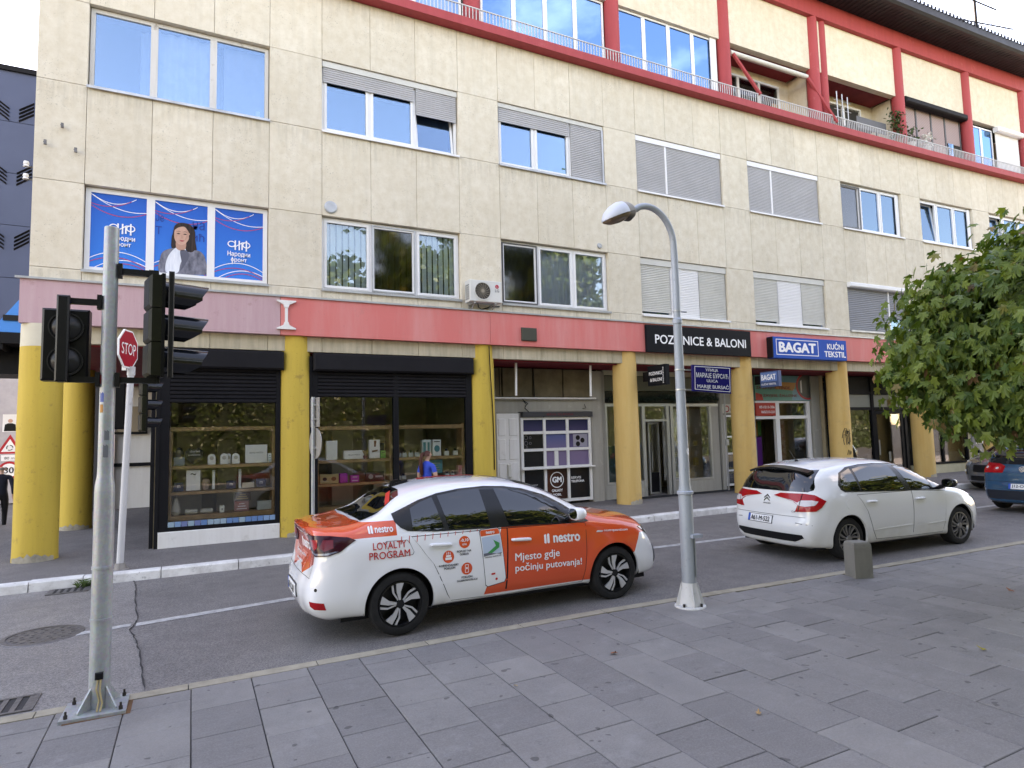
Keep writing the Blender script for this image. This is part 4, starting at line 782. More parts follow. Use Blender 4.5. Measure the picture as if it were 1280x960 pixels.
t = thing('heart_sign', 'dark heart shaped sign with pale lettering behind the upper shelf glass', 'sign', (.03, SY, 1.545)); mb = MB(); mb.prism([(-.115, 1.80), (-.11, 1.68), (.035, 1.55), (.18, 1.68), (.185, 1.80), (.11, 1.86), (.035, 1.82), (-.04, 1.86)], SY+.02, SY+.05); mb.build('board', mat('heart_dark', (.03, .03, .03), .5), t); text('darivi', M_PRNT, t, (-.04, SY+.016, 1.78), XU, ZU, .16, .04); text('pokloni', M_PRNT, t, (-.06, SY+.016, 1.71), XU, ZU, .19, .04)
goodbox('pale blue grey bust stand at the left end of the upper shelf', -.30, -.12, 1.545, 1.70, SY+.02, (.22, .26, .28), .1, 'display_stand', 'stand'); t = thing('watch_bust', 'dark rounded watch bust standing on the pale stand', 'bust', (-.21, SY+.06, 1.703)); mb = MB(); mb.lathe([(.06, 1.703), (.075, 1.78), (.05, 1.86), (.0, 1.88)], (-.21, SY+.07, 0), n=14); mb.build('form', mat('bust_dark', (.04, .045, .05), .5), t, smooth=True)
goodbox('tall white card with small grey logo on the middle shelf of the left window', -.09, .14, 1.085, 1.46, SY, (.64, .68, .68), .03, 'display_card', 'card', dtext('~', .3, .7, .75, .84)); goodbox('dark blue box with white mark at the left end of the middle shelf', -.29, -.13, 1.085, 1.24, SY, (.03, .04, .08), deco=dtext('m', .35, .65, .4, .7, M_PRNT)); goodbox('dark navy box with white mark in the middle of the middle shelf', .58, .74, 1.085, 1.23, SY, (.03, .035, .08), deco=dtext('m', .35, .65, .4, .7, M_PRNT)); goodbox('dark navy box with white mark at the right of the middle shelf', 1.10, 1.27, 1.085, 1.24, SY, (.035, .04, .08), deco=dtext('m', .35, .65, .4, .7, M_PRNT))
for a, l_ in ((.34, 'slim white shelf support left of the dark navy box'), (.79, 'slim white shelf support right of the dark navy box')): goodbox(l_, a, a+.045, 1.085, 1.44, SY+.05, (.6, .64, .64), .05, 'shelf_support', 'support')
t = thing('watch_bust', 'pale rounded bust on the middle shelf beside the tall white card', 'bust', (.22, SY, 1.085)); mb = MB(); mb.lathe([(.05, 1.085), (.05, 1.16), (.07, 1.22), (.05, 1.28), (.0, 1.29)], (.23, SY+.06, 0), n=14); mb.build('form', mat('bust_tan', (.40, .28, .22), .6), t, smooth=True)
goodbox('cream bracelet tray on the middle shelf between the navy boxes', .85, 1.06, 1.085, 1.18, SY, (.5, .42, .33), .1, 'tray', 'tray')
goodbox('brown box with gold lettering at the back of the lowest shelf', .73, 1.01, .84, .99, SY+.12, (.06, .035, .015), deco=dlines(3, M_GOLD)); goodbox('dusky pink box with white lettering in front of the brown box', .72, .97, .655, .84, SY-.02, (.28, .13, .12), deco=dlines(3, M_PRNT)); goodbox('flat pale box at the right end of the lowest shelf', 1.12, 1.37, .655, .82, SY, (.33, .37, .36)); goodbox('small white box with a dark mark on the lowest shelf', .47, .55, .655, .78, SY-.02, (.62, .64, .58), deco=dtext('8', .35, .65, .35, .65))
for a, l_ in ((-.10, 'left white bracelet roll on the lowest shelf'), (.15, 'right white bracelet roll on the lowest shelf')): t = thing('bracelet_roll', l_, 'roll', (a+.1, SY, .70)); mb = MB(); mb.cyl((a, SY+.06, .70), (a+.2, SY+.06, .70), .042, n=12); mb.build('roll', mat('roll_white', (.55, .55, .5), .6), t, smooth=True)
t = thing('watch_bust', 'white necklace bust at the left end of the lowest shelf', 'bust', (-.27, SY, .655)); mb = MB(); mb.lathe([(.05, .655), (.085, .72), (.06, .84), (.03, .95), (.0, .97)], (-.25, SY+.07, 0), n=14); mb.build('form', mat('bust_white', (.5, .48, .42), .6), t, smooth=True)
# goods: right window
goodbox('tall plain white box on the upper shelf left of the long white carton', 2.40, 2.62, 1.545, 1.93, SY, (.62, .66, .67)); goodbox('long white carton with faint lettering on the upper shelf', 2.75, 3.16, 1.545, 1.72, SY, (.64, .66, .66), deco=dtext('HELLO PARTY', .2, .8, .42, .56)); goodbox('tall white carton with a brown watch strap picture', 3.27, 3.49, 1.545, 1.93, SY, (.66, .66, .64), deco=lambda t, x0, x1, z0, z1, y: (dshape([(.45, .62), (.6, .62), (.66, .95), (.42, .95)], M_BRN)(t, x0, x1, z0, z1, y), dshape([(.25, .32), (.78, .38), (.78, .46), (.25, .42)], M_BRN)(t, x0, x1, z0, z1, y)))
goodbox('green glass jar box beside the watch strap carton', 3.51, 3.61, 1.545, 1.70, SY, (.12, .34, .08), deco=dlines(2, M_INK)); goodbox('black carton behind the green box on the upper shelf', 3.50, 3.62, 1.545, 1.86, SY+.14, (.012, .012, .012), .1)
t = thing('flower_pot', 'small pot of dried yellow flowers in front of the long white carton', 'pot', (3.2, SY-.03, 1.545)); mb = MB(); mb.lathe([(.04, 1.545), (.055, 1.61), (.0, 1.61)], (3.18, SY-.04, 0), n=12); mb.build('pot', mat('pot_red', (.22, .07, .05), .6), t); mb = MB()
for i in range(26): a, b = random.uniform(0, 6.28), random.uniform(.01, .07); mb.tube([(3.18, SY-.04, 1.60), (3.18+b*cos(a), SY-.04+b*.6*sin(a), 1.62+random.uniform(.03, .10))], [.004, .012], 4)
mb.build('flowers', mat('dried_flower', (.38, .27, .10), .7), t)
goodbox('teal and white perfume carton with two stripes on the right upper shelf', 4.41, 4.61, 1.545, 1.90, SY, (.42, .52, .52), deco=lambda t, x0, x1, z0, z1, y: (dshape([(.12, .1), (.42, .1), (.42, .85), (.12, .85)], M_TEAL)(t, x0, x1, z0, z1, y), dshape([(.6, .1), (.85, .1), (.85, .85), (.6, .85)], M_TEAL)(t, x0, x1, z0, z1, y)))
goodbox('white perfume carton with a dark round mark on the right upper shelf', 4.65, 4.84, 1.545, 1.90, SY, (.55, .6, .58), deco=lambda t, x0, x1, z0, z1, y: (dshape(circ(.5, .45, .34, .6), M_TEAL)(t, x0, x1, z0, z1, y), dshape([(.15, .85), (.85, .85), (.85, .9), (.15, .9)], M_INK)(t, x0, x1, z0, z1, y)))
goodbox('teal picture card with pale lettering behind the woman in blue', 4.50, 4.89, 1.17, 1.46, SY+.06, (.06, .26, .30), .02, 'display_card', 'card', dlines(4, mat('print_sand', (.5, .5, .36), .5)))
goodbox('tan gift box with watch picture at the left of the middle shelf', 2.28, 2.64, 1.075, 1.26, SY, (.40, .31, .16), deco=lambda t, x0, x1, z0, z1, y: (dshape(circ(.25, .5, .12, 1.6), M_INK)(t, x0, x1, z0, z1, y), dshape(circ(.74, .5, .14, 1.6), M_BRN)(t, x0, x1, z0, z1, y)))
goodbox('magenta square box on the middle shelf', 2.67, 2.82, 1.075, 1.265, SY, (.36, .04, .30)); goodbox('lower magenta box with pale print beside the square one', 2.88, 3.05, 1.075, 1.22, SY-.02, (.40, .05, .30), deco=dlines(2, M_PRNT)); goodbox('black gift box with silver watch rings on the middle shelf', 3.20, 3.58, 1.075, 1.27, SY, (.012, .014, .014), deco=lambda t, x0, x1, z0, z1, y: (dshape(circ(.25, .5, .13, 1.9), mat('ring_grey', (.3, .32, .3), .4))(t, x0, x1, z0, z1, y), dshape([(.5, .4), (.92, .4), (.92, .6), (.5, .6)], mat('ring_grey', (.3, .32, .3), .4))(t, x0, x1, z0, z1, y)))
def bottle(label, x, z, s_, y=SY, group='perfume bottles on the right shelf'):
    t = thing('perfume_bottle', label, 'bottle', (x, y, z), 0, group); mb = MB(); mb.bbox(x-.05*s_, x+.05*s_, y, y+.05, z, z+.09*s_, .005); mb.build('flask', mat('flask', (.50, .56, .56), .2), t); mb = MB(); mb.lathe([(.012, z+.09*s_), (.03*s_, z+.10*s_), (.03*s_, z+.14*s_), (.0, z+.145*s_)], (x, y+.025, 0), n=10); mb.build('cap', M_BPL, t); return t
for i, x_ in enumerate((3.90, 4.02, 4.16, 4.30)): bottle('clear perfume bottle with black cap, %s from the left in the upper right shelf row' % ['first', 'second', 'third', 'fourth'][i], x_, 1.545, 1.0)
bottle('perfume bottle with black cap on the right shelf nearest the white round marked carton', 4.97, 1.545, 1.1); bottle('perfume bottle with black cap at the right end of the upper shelf', 5.18, 1.545, 1.1)
for i, x_ in enumerate((3.9, 4.0, 4.98, 5.10)): bottle('small perfume bottle on the lower right shelf, %s' % ['leftmost of the two left of the woman', 'the one nearest the woman on her left', 'the one nearest the woman on her right', 'between the woman and the red boxed sign'][i], x_, 1.075, .9)
goodbox('red and white boxed sign at the right end of the middle shelf', 5.22, 5.35, 1.075, 1.32, SY-.03, (.55, .25, .25), deco=dtext('POPUST', .05, .95, .4, .66, mat('print_red', (.6, .03, .04), .5)))
# ================================================================== kiosk front in the next bay
KY = 13.95
t = thing('kiosk_front', 'white phone kiosk front with barred window in a grey recessed wall', 'kiosk', (8, KY, .17))
mb = MB(); mb.box(6.0, 6.6, KY, KY+.2, .1, 3.6); mb.box(7.22, 7.27, KY, KY+.2, .1, 2.5); mb.box(9.37, 9.72, KY, KY+.2, .1, 3.6); mb.box(6.6, 9.37, KY, KY+.2, 2.53, 2.86); mb.box(6.6, 7.22, KY+.01, KY+.2, 2.5, 2.53); mb.build('recess_wall', M_GREYC, t)
for a, b in ((6.60, 6.76), (6.80, 7.63), (7.67, 8.51), (8.55, 9.36)): mb = MB(); mb.bbox(a, b, KY-.01, KY+.1, 2.90, 3.62, .008); mb.build('upper_board', mat('board_tan', (.17, .135, .085), .85, var=.35), t)
mb = MB(); mb.bbox(6.3, 9.48, KY-.12, KY+.05, 2.84, 2.885, .01); mb.build('ledge', M_WHT, t)
for x_ in (6.80, 8.90): mb = MB(); mb.cyl((x_, 13.2, 3.66), (x_-.02, 13.2, 2.88), .028, n=10); mb.build('hanging_pipe', M_WHT, t)
mb = MB(); mb.tube([(7.3, KY-.10, 2.84), (7.33, KY-.12, 2.76), (7.40, KY-.10, 2.70), (7.36, KY-.08, 2.62), (7.5, KY-.06, 2.5)], .012, 5); mb.tube([(7.32, KY-.1, 2.8), (7.42, KY-.14, 2.72), (7.34, KY-.12, 2.66)], .014, 5); mb.tube([(9.1, KY-.02, 2.6), (9.2, KY-.03, 2.62), (9.16, KY-.02, 2.72)], .008, 4)
for x_ in (6.7, 7.66): mb.tube([(x_, KY-.02, 3.6), (x_+.01, KY-.03, 2.9)], .01, 4)
mb.build('loose_cable', M_BPL, t)
dr = MB(); dr.box(6.60, 7.21, KY-.03, KY+.05, .17, 2.49); d_ = dr.build('door', M_WHT, t)
for a, b in ((6.64, 6.83), (6.93, 7.17)):
    for z0, z1 in ((.3, .78), (.86, 1.28), (1.36, 1.86), (1.94, 2.36)): mb = MB(); mb.bbox(a, b, KY-.045, KY-.029, z0, z1, .01); mb.build('door_panel', M_WHT, d_)
mb = MB(); mb.bbox(6.86, 6.96, KY-.08, KY-.03, .92, 1.24, .02); mb.build('lock_box', M_SHW, d_)
# window frame grid and printed phone pictures
mb = MB(); xs_ = [7.28, 7.92, 8.60, 9.28]; zs_ = [1.12, 1.57, 2.0, 2.36]
for x_ in xs_: mb.box(x_-.035, x_+.035, KY-.06, KY+.04, .24, 2.38)
for z_ in zs_+[.28]:
    for a, b in zip(xs_, xs_[1:]): mb.box(a+.036, b-.036, KY-.055, KY+.035, z_-.035, z_+.035)
mb.box(7.95, 8.57, KY-.065, KY+.03, 1.96, 1.99); mb.box(8.20, 8.30, KY-.065, KY+.03, 1.16, 1.53); mb.build('window_frame', M_WHT, t)
mb = MB(); mb.bbox(7.22, 9.36, KY-.16, KY-.061, 1.085, 1.125, .01); mb.build('counter_sill', M_WHT, t)
mb = MB(); mb.bbox(7.28, 9.35, KY-.12, KY-.005, 2.39, 2.52, .01); hd = mb.build('head_board', mat('head_grey', (.055, .055, .06), .5), t); text('SERVIS TELEFONA', mat('dull_red', (.22, .02, .03), .5), hd, (7.95, KY-.124, 2.43), XU, ZU, .8, .05)
def grad(name, a, b, ax=2, lo=0, hi=1): return mat(name, a, .25, fn=lambda nb, bb: nb.set(bb, 'Base Color', nb.mix(nb.ramp(nb.math('MULTIPLY_ADD', nb.xyz()[ax], 1/(hi-lo), -lo/(hi-lo)), 0, 1), c4(a), c4(b))))
M_NIGHT = grad('print_night', (.12, .10, .22), (.008, .014, .045), 2, 1.4, 2.2); M_DUSK = grad('print_dusk', (.20, .15, .26), (.05, .10, .26), 2, 1.3, 1.9); M_PLUM = grad('print_plum', (.014, .014, .017), (.17, .11, .19), 0, 0, .9)
M_PDK = mat('print_dark', (.014, .014, .016), .2); M_PBRN = grad('print_brown_fade', (.11, .035, .02), (.012, .01, .01), 0, -.3, .9)
for i in range(3):
    for j in range(3):
        a, b = xs_[i]+.036, xs_[i+1]-.036; z0, z1 = zs_[j]+.036, zs_[j+1]-.036; m_ = [[M_PLUM, M_DUSK, M_DUSK], [M_PDK, M_DUSK, M_NIGHT], [M_NIGHT, M_NIGHT, M_NIGHT]][j][i]
        mb = MB(); mb.box(a, b, KY-.02, KY-.01, z0, z1); mb.build('printed_pane', m_, t)
mb = MB()
for px_, pz, r in ((7.40, 1.88, .055), (7.52, 1.88, .035), (7.40, 1.74, .055), (7.52, 1.74, .035), (7.42, 1.64, .03)): mb.lathe([(r, KY-.024), (r-.012, KY-.026), (r-.012, KY-.024)], (px_, 0, pz), 'y', 16)
mb.build('camera_print', mat('lens_grey', (.12, .12, .14), .3), t)
mb = MB(); mb.bbox(8.78, 9.22, KY-.026, KY-.021, 1.62, 1.94, .004); mb.build('phone_print', mat('phone_silver', (.30, .29, .36), .3), t); mb = MB()
for px_, pz in ((8.92, 1.85), (9.06, 1.78), (8.92, 1.69)): mb.lathe([(.065, KY-.028), (.0, KY-.029)], (px_, 0, pz), 'y', 16)
mb.build('camera_print', M_PDK, t)
for i in range(3): a, b = xs_[i]+.036, xs_[i+1]-.036; mb = MB(); mb.box(a, b, KY-.02, KY-.01, .32, 1.08); mb.build('printed_panel', M_PBRN if i == 1 else M_PDK, t)
mb = MB(); mb.lathe([(.20, KY-.023), (.20, KY-.026), (.18, KY-.026), (.18, KY-.023)], (8.26, 0, .80), 'y', 28); mb.build('ring_print', M_PRNT, t); text('GM', M_PRNT, t, (8.12, KY-.024, .73), XU, ZU, .28, .15, bold=.06); text('GALAXY', M_PRNT, t, (8.10, KY-.024, .50), XU, ZU, .32, .07, bold=.04); text('MOBIL', M_PRNT, t, (8.14, KY-.024, .40), XU, ZU, .24, .06, bold=.04)
text('SERVIS', M_PRNT, t, (8.68, KY-.024, .80), XU, ZU, .30, .06, bold=.02); text('TELEFONA', M_PRNT, t, (8.68, KY-.024, .71), XU, ZU, .40, .06, bold=.04); text('PRODAJA I OTKUP', M_PRNT, t, (7.34, KY-.024, .68), XU, ZU, .36, .035)
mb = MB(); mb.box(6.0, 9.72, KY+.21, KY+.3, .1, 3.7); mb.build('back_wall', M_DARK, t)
# ================================================================== the shops further right, set back behind the arcade
def store(label, x0, x1, y, name='shopfront', wall=M_GREYC, depth=2.0, room=M_ROOM):
    t = thing(name, label, 'shopfront', ((x0+x1)/2, y, gz((x0+x1)/2)+.13)); mb = MB(); mb.box(x0, x1, y+depth, y+depth+.1, .1, 3.65); mb.box(x0-.04, x0, y+.13, y+depth, .1, 3.65); mb.box(x1, x1+.04, y+.13, y+depth, .1, 3.65); mb.build('inner_wall', room, t, bent=True)
    mb = MB(); mb.box(x0, x1, y+.1, y+depth, .08, gz(x0)+.14); mb.box(x0, x1, y+.12, y+depth, 3.3, 3.4); mb.build('inner_floor', M_DARK, t, bent=True); return t
def P_(mb, n, m, t): return mb.build(n, m, t, bent=True)
Y4 = 14.05
t = store('invitation and balloon shop with glass door and dark garland behind the lamp post', 9.76, 13.9, Y4, room=M_BEIG)
for a, b, z0, z1 in ((9.76, 9.88, .15, 3.6), (13.58, 13.9, .15, 2.66), (11.02, 11.18, .15, .62), (9.88, 11.018, .15, .58), (12.18, 13.578, .15, .55)): mb = MB(); mb.box(a, b, Y4-.02, Y4+.12, z0, z1); P_(mb, 'low_wall', M_GREYC, t)
mb = MB(); mb.box(9.88, 13.9, Y4-.03, Y4+.10, 2.66, 2.74); mb.box(9.88, 13.9, Y4+.05, Y4+.12, 3.52, 3.66); P_(mb, 'lintel', M_ALU, t)
mb = MB(); mb.box(9.9, 13.88, Y4+.02, Y4+.08, 3.10, 3.50); P_(mb, 'sign_board', mat('board_olive', (.15, .155, .12), .6), t)
mb = MB(); mb.box(9.9, 13.88, Y4+.03, Y4+.09, 2.76, 3.08); P_(mb, 'top_light', M_PDK, t)
mb = MB()
for i in range(1500):
    x_ = random.uniform(9.95, 13.85); c_ = 2.93-.08*abs(sin(x_*2.1)); a = random.uniform(0, 6.28); r_ = random.uniform(.03, .13); p = Vector((x_, Y4-.08+random.uniform(-.05, .05), c_+random.uniform(-.03, .03))); mb.tube([p, p+Vector((r_*cos(a)*.8, random.uniform(-.08, .05), r_*sin(a)))], [.007, .002], 3)
P_(mb, 'garland', mat('garland_green', (.012, .03, .02), .6), t)
mb = MB()
for a, b, z0, z1 in ((11.10, 11.2, .15, 2.66), (11.95, 12.05, .15, 2.66), (12.10, 12.2, .15, 2.66), (13.56, 13.62, .55, 2.66), (9.88, 9.93, .58, 2.66), (11.2, 11.95, 2.24, 2.30), (9.93, 11.02, .58, .63), (12.2, 13.56, .55, .60)): mb.box(a, b, Y4-.03, Y4+.06, z0, z1)
P_(mb, 'frame', M_ALU, t)
for a, b, z0, z1 in ((9.93, 11.10, .63, 2.66), (12.2, 13.56, .60, 2.66), (11.2, 11.95, 2.30, 2.66)): mb = MB(); mb.box(a, b, Y4+.01, Y4+.02, z0, z1); P_(mb, 'pane', G_SHOP, t)
mb = MB(); sash(mb, 11.55, 11.94, .2, 2.22, y=Y4+.3, w_=.05); dr = P_(mb, 'door', M_ALU, t); mb = MB(); mb.box(11.6, 11.89, Y4+.32, Y4+.33, .8, 2.2); P_(mb, 'pane', G_SHOP, dr); mb = MB(); mb.box(11.6, 11.89, Y4+.31, Y4+.34, .25, .8); P_(mb, 'kick_plate', M_BLK, dr); mb = MB(); mb.tube([(11.60, Y4+.24, .9), (11.60, Y4+.22, 1.4)], .015, 6); P_(mb, 'handle', M_ALU, dr)
for z_ in (.62, .95, 1.22, 1.52, 1.86, 2.1): mb = MB(); mb.box(12.22, 13.82, Y4+.13, Y4+.42, z_-.02, z_); P_(mb, 'glass_shelf', mat('shelf_pale', (.6, .62, .6), .4), t)
mb = MB(); mb.box(12.2, 13.87, Y4+.44, Y4+.47, .55, 2.6); mb.box(13.84, 13.87, Y4+.13, Y4+.438, .55, 2.6); P_(mb, 'display_back', mat('display_back', (.66, .67, .65), .7), t)
mb = MB(); mb.box(9.95, 11.05, Y4+.2, Y4+.24, .6, 1.6); P_(mb, 'window_cloth', mat('cloth_green', (.02, .07, .055), .8), t)
# decorations on the glass shelves
gcol = [(.75, .68, .48), (.8, .8, .78), (.30, .17, .06), (.70, .52, .14), (.8, .76, .66), (.28, .30, .34)]
nm = ['cream', 'white', 'brown', 'golden', 'ivory', 'grey']
for zi, z_ in enumerate((.62, .95, 1.22, 1.52, 1.86)):
    for k in range(4):
        x_ = 12.34+.40*k+random.uniform(-.05, .05); c = (0, 1, 3, 2, 4, 5, 1, 4)[(zi*4+k*3) % 8]; h = random.uniform(.12, .24); wd = random.uniform(.08, .15)
        goodbox('%s gift box on the %s glass shelf behind the lamp post, %s from left' % (nm[c], ['lowest', 'second', 'third', 'fourth', 'top'][zi], ['first', 'second', 'third', 'last'][k]), x_, x_+wd, z_+.001, z_+h, Y4+.16+bend(13), gcol[c], .08, 'gift_box', 'box', dlines(2, M_GOLD if c != 3 else M_PRNT), 'gift boxes on the glass shelves')
t = thing('unseen_rear_wall', 'plain rear wall closing the ground floor behind all the shops', 'wall', (14, 16.7, .1)); mb = MB()  # unseen wall and slab added to stop daylight leaking into the shops
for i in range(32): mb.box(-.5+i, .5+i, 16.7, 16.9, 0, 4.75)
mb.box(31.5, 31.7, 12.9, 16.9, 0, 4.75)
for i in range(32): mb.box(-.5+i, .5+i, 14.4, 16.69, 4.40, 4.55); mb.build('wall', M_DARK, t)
t = thing('door_mat', 'black rubber mat strip on the pavement in front of the set back shop', 'mat', (12, 13.75, gz(12)+.13)); mb = MB()
for i in range(9): a, b = 9.9+.5*i, 10.4+.5*i; mb.add([(a, 13.55, gz(a)+.136), (b, 13.55, gz(b)+.136), (b, 13.98, gz(b)+.136), (a, 13.98, gz(a)+.136)], [(0, 1, 2, 3)])
mb.build('mat', mat('rubber', (.018, .018, .02), .8, bump=.5), t)
mb = MB(); mb.cyl((13.95, 13.80, .2), (13.95, 13.80, 3.6), .025, n=8); mb.bbox(13.90, 14.0, 13.74, 13.80, 1.5, 1.68, .01); t = thing('downpipe', 'thin grey downpipe with a small box beside the balloon shop', 'pipe', (13.95, 13.8, .2)); P_(mb, 'pipe', M_ZN, t)
t = thing('narrow_shopfront', 'narrow white glazed front with red round logo behind an ochre column', 'shopfront', (14.7, Y4, .2))
mb = MB(); mb.box(14.0, 14.12, Y4-.02, Y4+.1, .2, 3.6); mb.box(14.12, 15.3, Y4, Y4+.1, 2.42, 3.6); mb.box(15.2, 15.4, Y4-.02, Y4+.1, .2, 3.6); P_(mb, 'wall', M_GREYC, t)
mb = MB(); mb.bbox(14.05, 15.2, Y4-.05, Y4-.001, 2.45, 2.72, .01); sb = P_(mb, 'sign_board', mat('sign_cream', (.55, .53, .47), .5), t); mb = MB(); mb.lathe([(.10, Y4-.055), (.10, Y4-.06), (.07, Y4-.06), (.07, Y4-.055)], (14.22, bend(14.2), 2.58), 'y', 20); mb.build('ring', mat('logo_red', (.4, .03, .03), .5), sb); text('ROZA', mat('print_grey', (.1, .1, .11), .5), sb, (14.36, Y4-.056, 2.51), XU, ZU, .4, .09, bent=True)
mb = frame_mb(14.14, 15.2, .3, 2.40, (), .06, Y4-.01, .08)
for z_ in (.75, 1.25, 1.75, ): mb.box(14.2, 15.14, Y4, Y4+.05, z_-.025, z_+.025)
P_(mb, 'frame', M_PVC, t); mb = MB(); mb.box(14.2, 15.14, Y4+.02, Y4+.03, .36, 2.34); P_(mb, 'pane', G_SHOP, t); mb = MB(); mb.box(14.1, 15.3, Y4+.5, Y4+.55, .2, 2.6); P_(mb, 'inner_wall', M_DARK, t)
for z_, l_ in ((.98, 'upper yellow tennis sized ball behind the narrow glazed front'), (.62, 'lower yellow ball behind the narrow glazed front')):
    t = thing('yellow_ball', l_, 'ball', (14.55, Y4+.2, z_)); mb = MB(); mb.lathe([(.11*sin(pi*i/10), z_+.11-.11*cos(pi*i/10)) for i in range(11)], (14.5, Y4+.2+bend(14.5), 0), n=16); mb.build('ball', mat('ball_yellow', (.62, .62, .03), .5), t, smooth='all')
# textile shop
t = store('home textile shop with green and orange sign board above a red panel', 15.42, 18.0, Y4)
M_SGRN = mat('board_green', (.10, .30, .24), .5); M_SORG = mat('board_orange', (.50, .22, .06), .5); M_STEA = mat('board_teal', (.08, .26, .30), .5); M_SRED = mat('board_red', (.50, .045, .03), .5); M_TXR = mat('letter_maroon', (.23, .03, .03), .5)
mb = MB(); mb.box(15.42, 17.95, Y4-.05, Y4+.05, 2.83, 3.62); sb = P_(mb, 'sign_board', M_SGRN, t)
def flat(pts, m, par, y, n='print'): mb = MB(); mb.add([(a, y, b) for a, b in pts], [tuple(range(len(pts)))]); return mb.build(n, m, par, bent=True, fixn=False)
flat([(16.3, 3.2), (17.1, 3.15), (17.3, 3.6), (16.2, 3.6)], M_SORG, sb, Y4-.054); flat([(16.5, 3.42), (17.3, 3.40), (17.3, 3.61), (16.4, 3.61)], M_STEA, sb, Y4-.056); flat([(15.43, 2.84), (15.75, 2.84), (15.7, 3.02), (15.43, 3.08)], M_SRED, sb, Y4-.054); flat([(17.0, 2.84), (17.9, 2.84), (17.9, 3.1), (17.05, 3.2)], mat('board_sky', (.16, .34, .44), .5), sb, Y4-.054)
pts = circ(17.72, 3.30, .52, .85, 28); flat([p for p in pts if p[0] <= 17.95]+[(17.95, 3.05), (17.95, 3.55)][:0], mat('ring_red', (.45, .01, .02), .4), sb, Y4-.058); flat([p for p in circ(17.74, 3.30, .46, .84, 28) if p[0] <= 17.95], mat('photo_dark', (.05, .05, .05), .4), sb, Y4-.060); flat([(17.4, 3.1), (17.46, 3.07), (17.46, 3.5), (17.4, 3.45)], M_PRNT, sb, Y4-.062)
text('ZA ZAVJESE, TENDE,', M_TXR, sb, (15.46, Y4-.06, 3.16), XU, ZU, 1.5, .12, bold=.02, bent=True); text('E ZAVJESE, ŽALUZINE', M_TXR, sb, (15.62, Y4-.06, 2.92), XU, ZU, 1.6, .13, bold=.02, bent=True)
mb = MB(); mb.box(15.42, 16.24, Y4-.06, Y4-.0, 2.36, 2.76); sb = P_(mb, 'red_panel', M_SRED, t); text('051/213-356', M_PRNT, sb, (15.55, Y4-.064, 2.59), XU, ZU, .65, .08, bold=.03, bent=True); text('065/213-211', M_PRNT, sb, (15.62, Y4-.064, 2.44), XU, ZU, .58, .08, bold=.03, bent=True)
mb = MB()
for a, b, z0, z1 in ((15.42, 17.8, 2.76, 2.82), (16.25, 16.42, .2, 2.76), (17.66, 17.80, .2, 2.76), (16.42, 17.66, 2.26, 2.36), (15.42, 16.25, 2.26, 2.345), (16.42, 17.66, .2, .6)): mb.box(a, b, Y4-.04, Y4+.06, z0, z1)
P_(mb, 'frame', M_PVC, t); mb = MB(); mb.box(16.42, 17.66, Y4+.01, Y4+.02, .6, 2.26); P_(mb, 'pane', G_SHOP, t); mb = MB(); mb.box(16.42, 17.66, Y4+.01, Y4+.02, 2.36, 2.76); P_(mb, 'pane', G_SHOP, t)
mb = MB(); mb.box(17.84, 18.2, Y4-.10, Y4+.1, .2, 3.62); P_(mb, 'pier', M_GREYC, t)
curtain(16.98, 17.62, .6, 2.25, mat('curtain_slate', (.13, .16, .17), .9), t, y=Y4+.15, name='slate_curtain'); curtain(16.98, 17.62, 2.36, 2.74, mat('curtain_slate', (.13, .16, .17), .9), t, y=Y4+.15, name='slate_curtain'); curtain(16.48, 16.80, .6, 2.22, mat('curtain_pink', (.38, .24, .29), .9, fn=lambda nb, b: nb.set(b, 'Base Color', nb.mix(nb.ramp(nb.noise(6, 3), .5, .52), (.42, .30, .34, 1), (.28, .05, .10, 1)))), t, y=Y4+.12, amp=.01, name='patterned_curtain'); curtain(16.80, 16.98, .6, 2.2, M_PDK, t, y=Y4+.13, name='dark_curtain')
for i, (a, b, z0, z1, c, l_) in enumerate(((15.5, 15.8, 1.5, 1.9, (.18, .20, .09), 'olive folded fabric stack in the textile shop doorway'), (15.55, 15.85, 1.1, 1.4, (.35, .14, .10), 'coral folded fabric stack in the textile shop doorway'), (15.95, 16.2, .5, 1.7, (.10, .02, .16), 'purple hanging cloth in the textile shop doorway'), (15.9, 16.05, 1.75, 2.2, (.22, .10, .02), 'amber cloth roll high in the textile shop doorway'), (16.05, 16.2, 1.75, 2.2, (.03, .12, .03), 'green cloth roll high in the textile shop doorway'), (15.6, 15.85, .6, .95, (.05, .05, .09), 'navy folded fabric stack low in the textile shop doorway'))): goodbox(l_, a, b, z0, z1, Y4+.5+bend(15.8), c, .3, 'fabric', 'fabric')
# dark shop and last window
Y6 = 13.70
t = store('black framed shop with central door and reflective panes behind the white hatchback', 18.25, 22.25, Y6, wall=M_BLK)
mb = MB()
for x_ in (18.3, 19.15, 20.38, 22.05): mb.box(x_-.06, x_+.06, Y6-.04, Y6+.08, .2, 3.6)
for a, b in ((18.36, 19.09), (19.21, 20.32), (20.44, 21.99)): mb.box(a, b, Y6-.03, Y6+.07, 2.50, 2.60); mb.box(a, b, Y6-.03, Y6+.07, 3.02, 3.12); mb.box(a, b, Y6+.0, Y6+.05, 3.12, 3.62)
mb.box(18.36, 19.09, Y6-.03, Y6+.07, .2, .55); mb.box(19.21, 20.32, Y6-.03, Y6+.07, .2, .55); P_(mb, 'frame', M_BLK, t)
M_FROST = mat('frosted_panel', (.20, .205, .18), .5)
for a, b in ((18.36, 19.09), (19.21, 20.32), (20.44, 21.2), (21.24, 21.99)): mb = MB(); mb.box(a, b, Y6+.01, Y6+.03, 2.60, 3.02); P_(mb, 'frosted_pane', M_FROST, t)
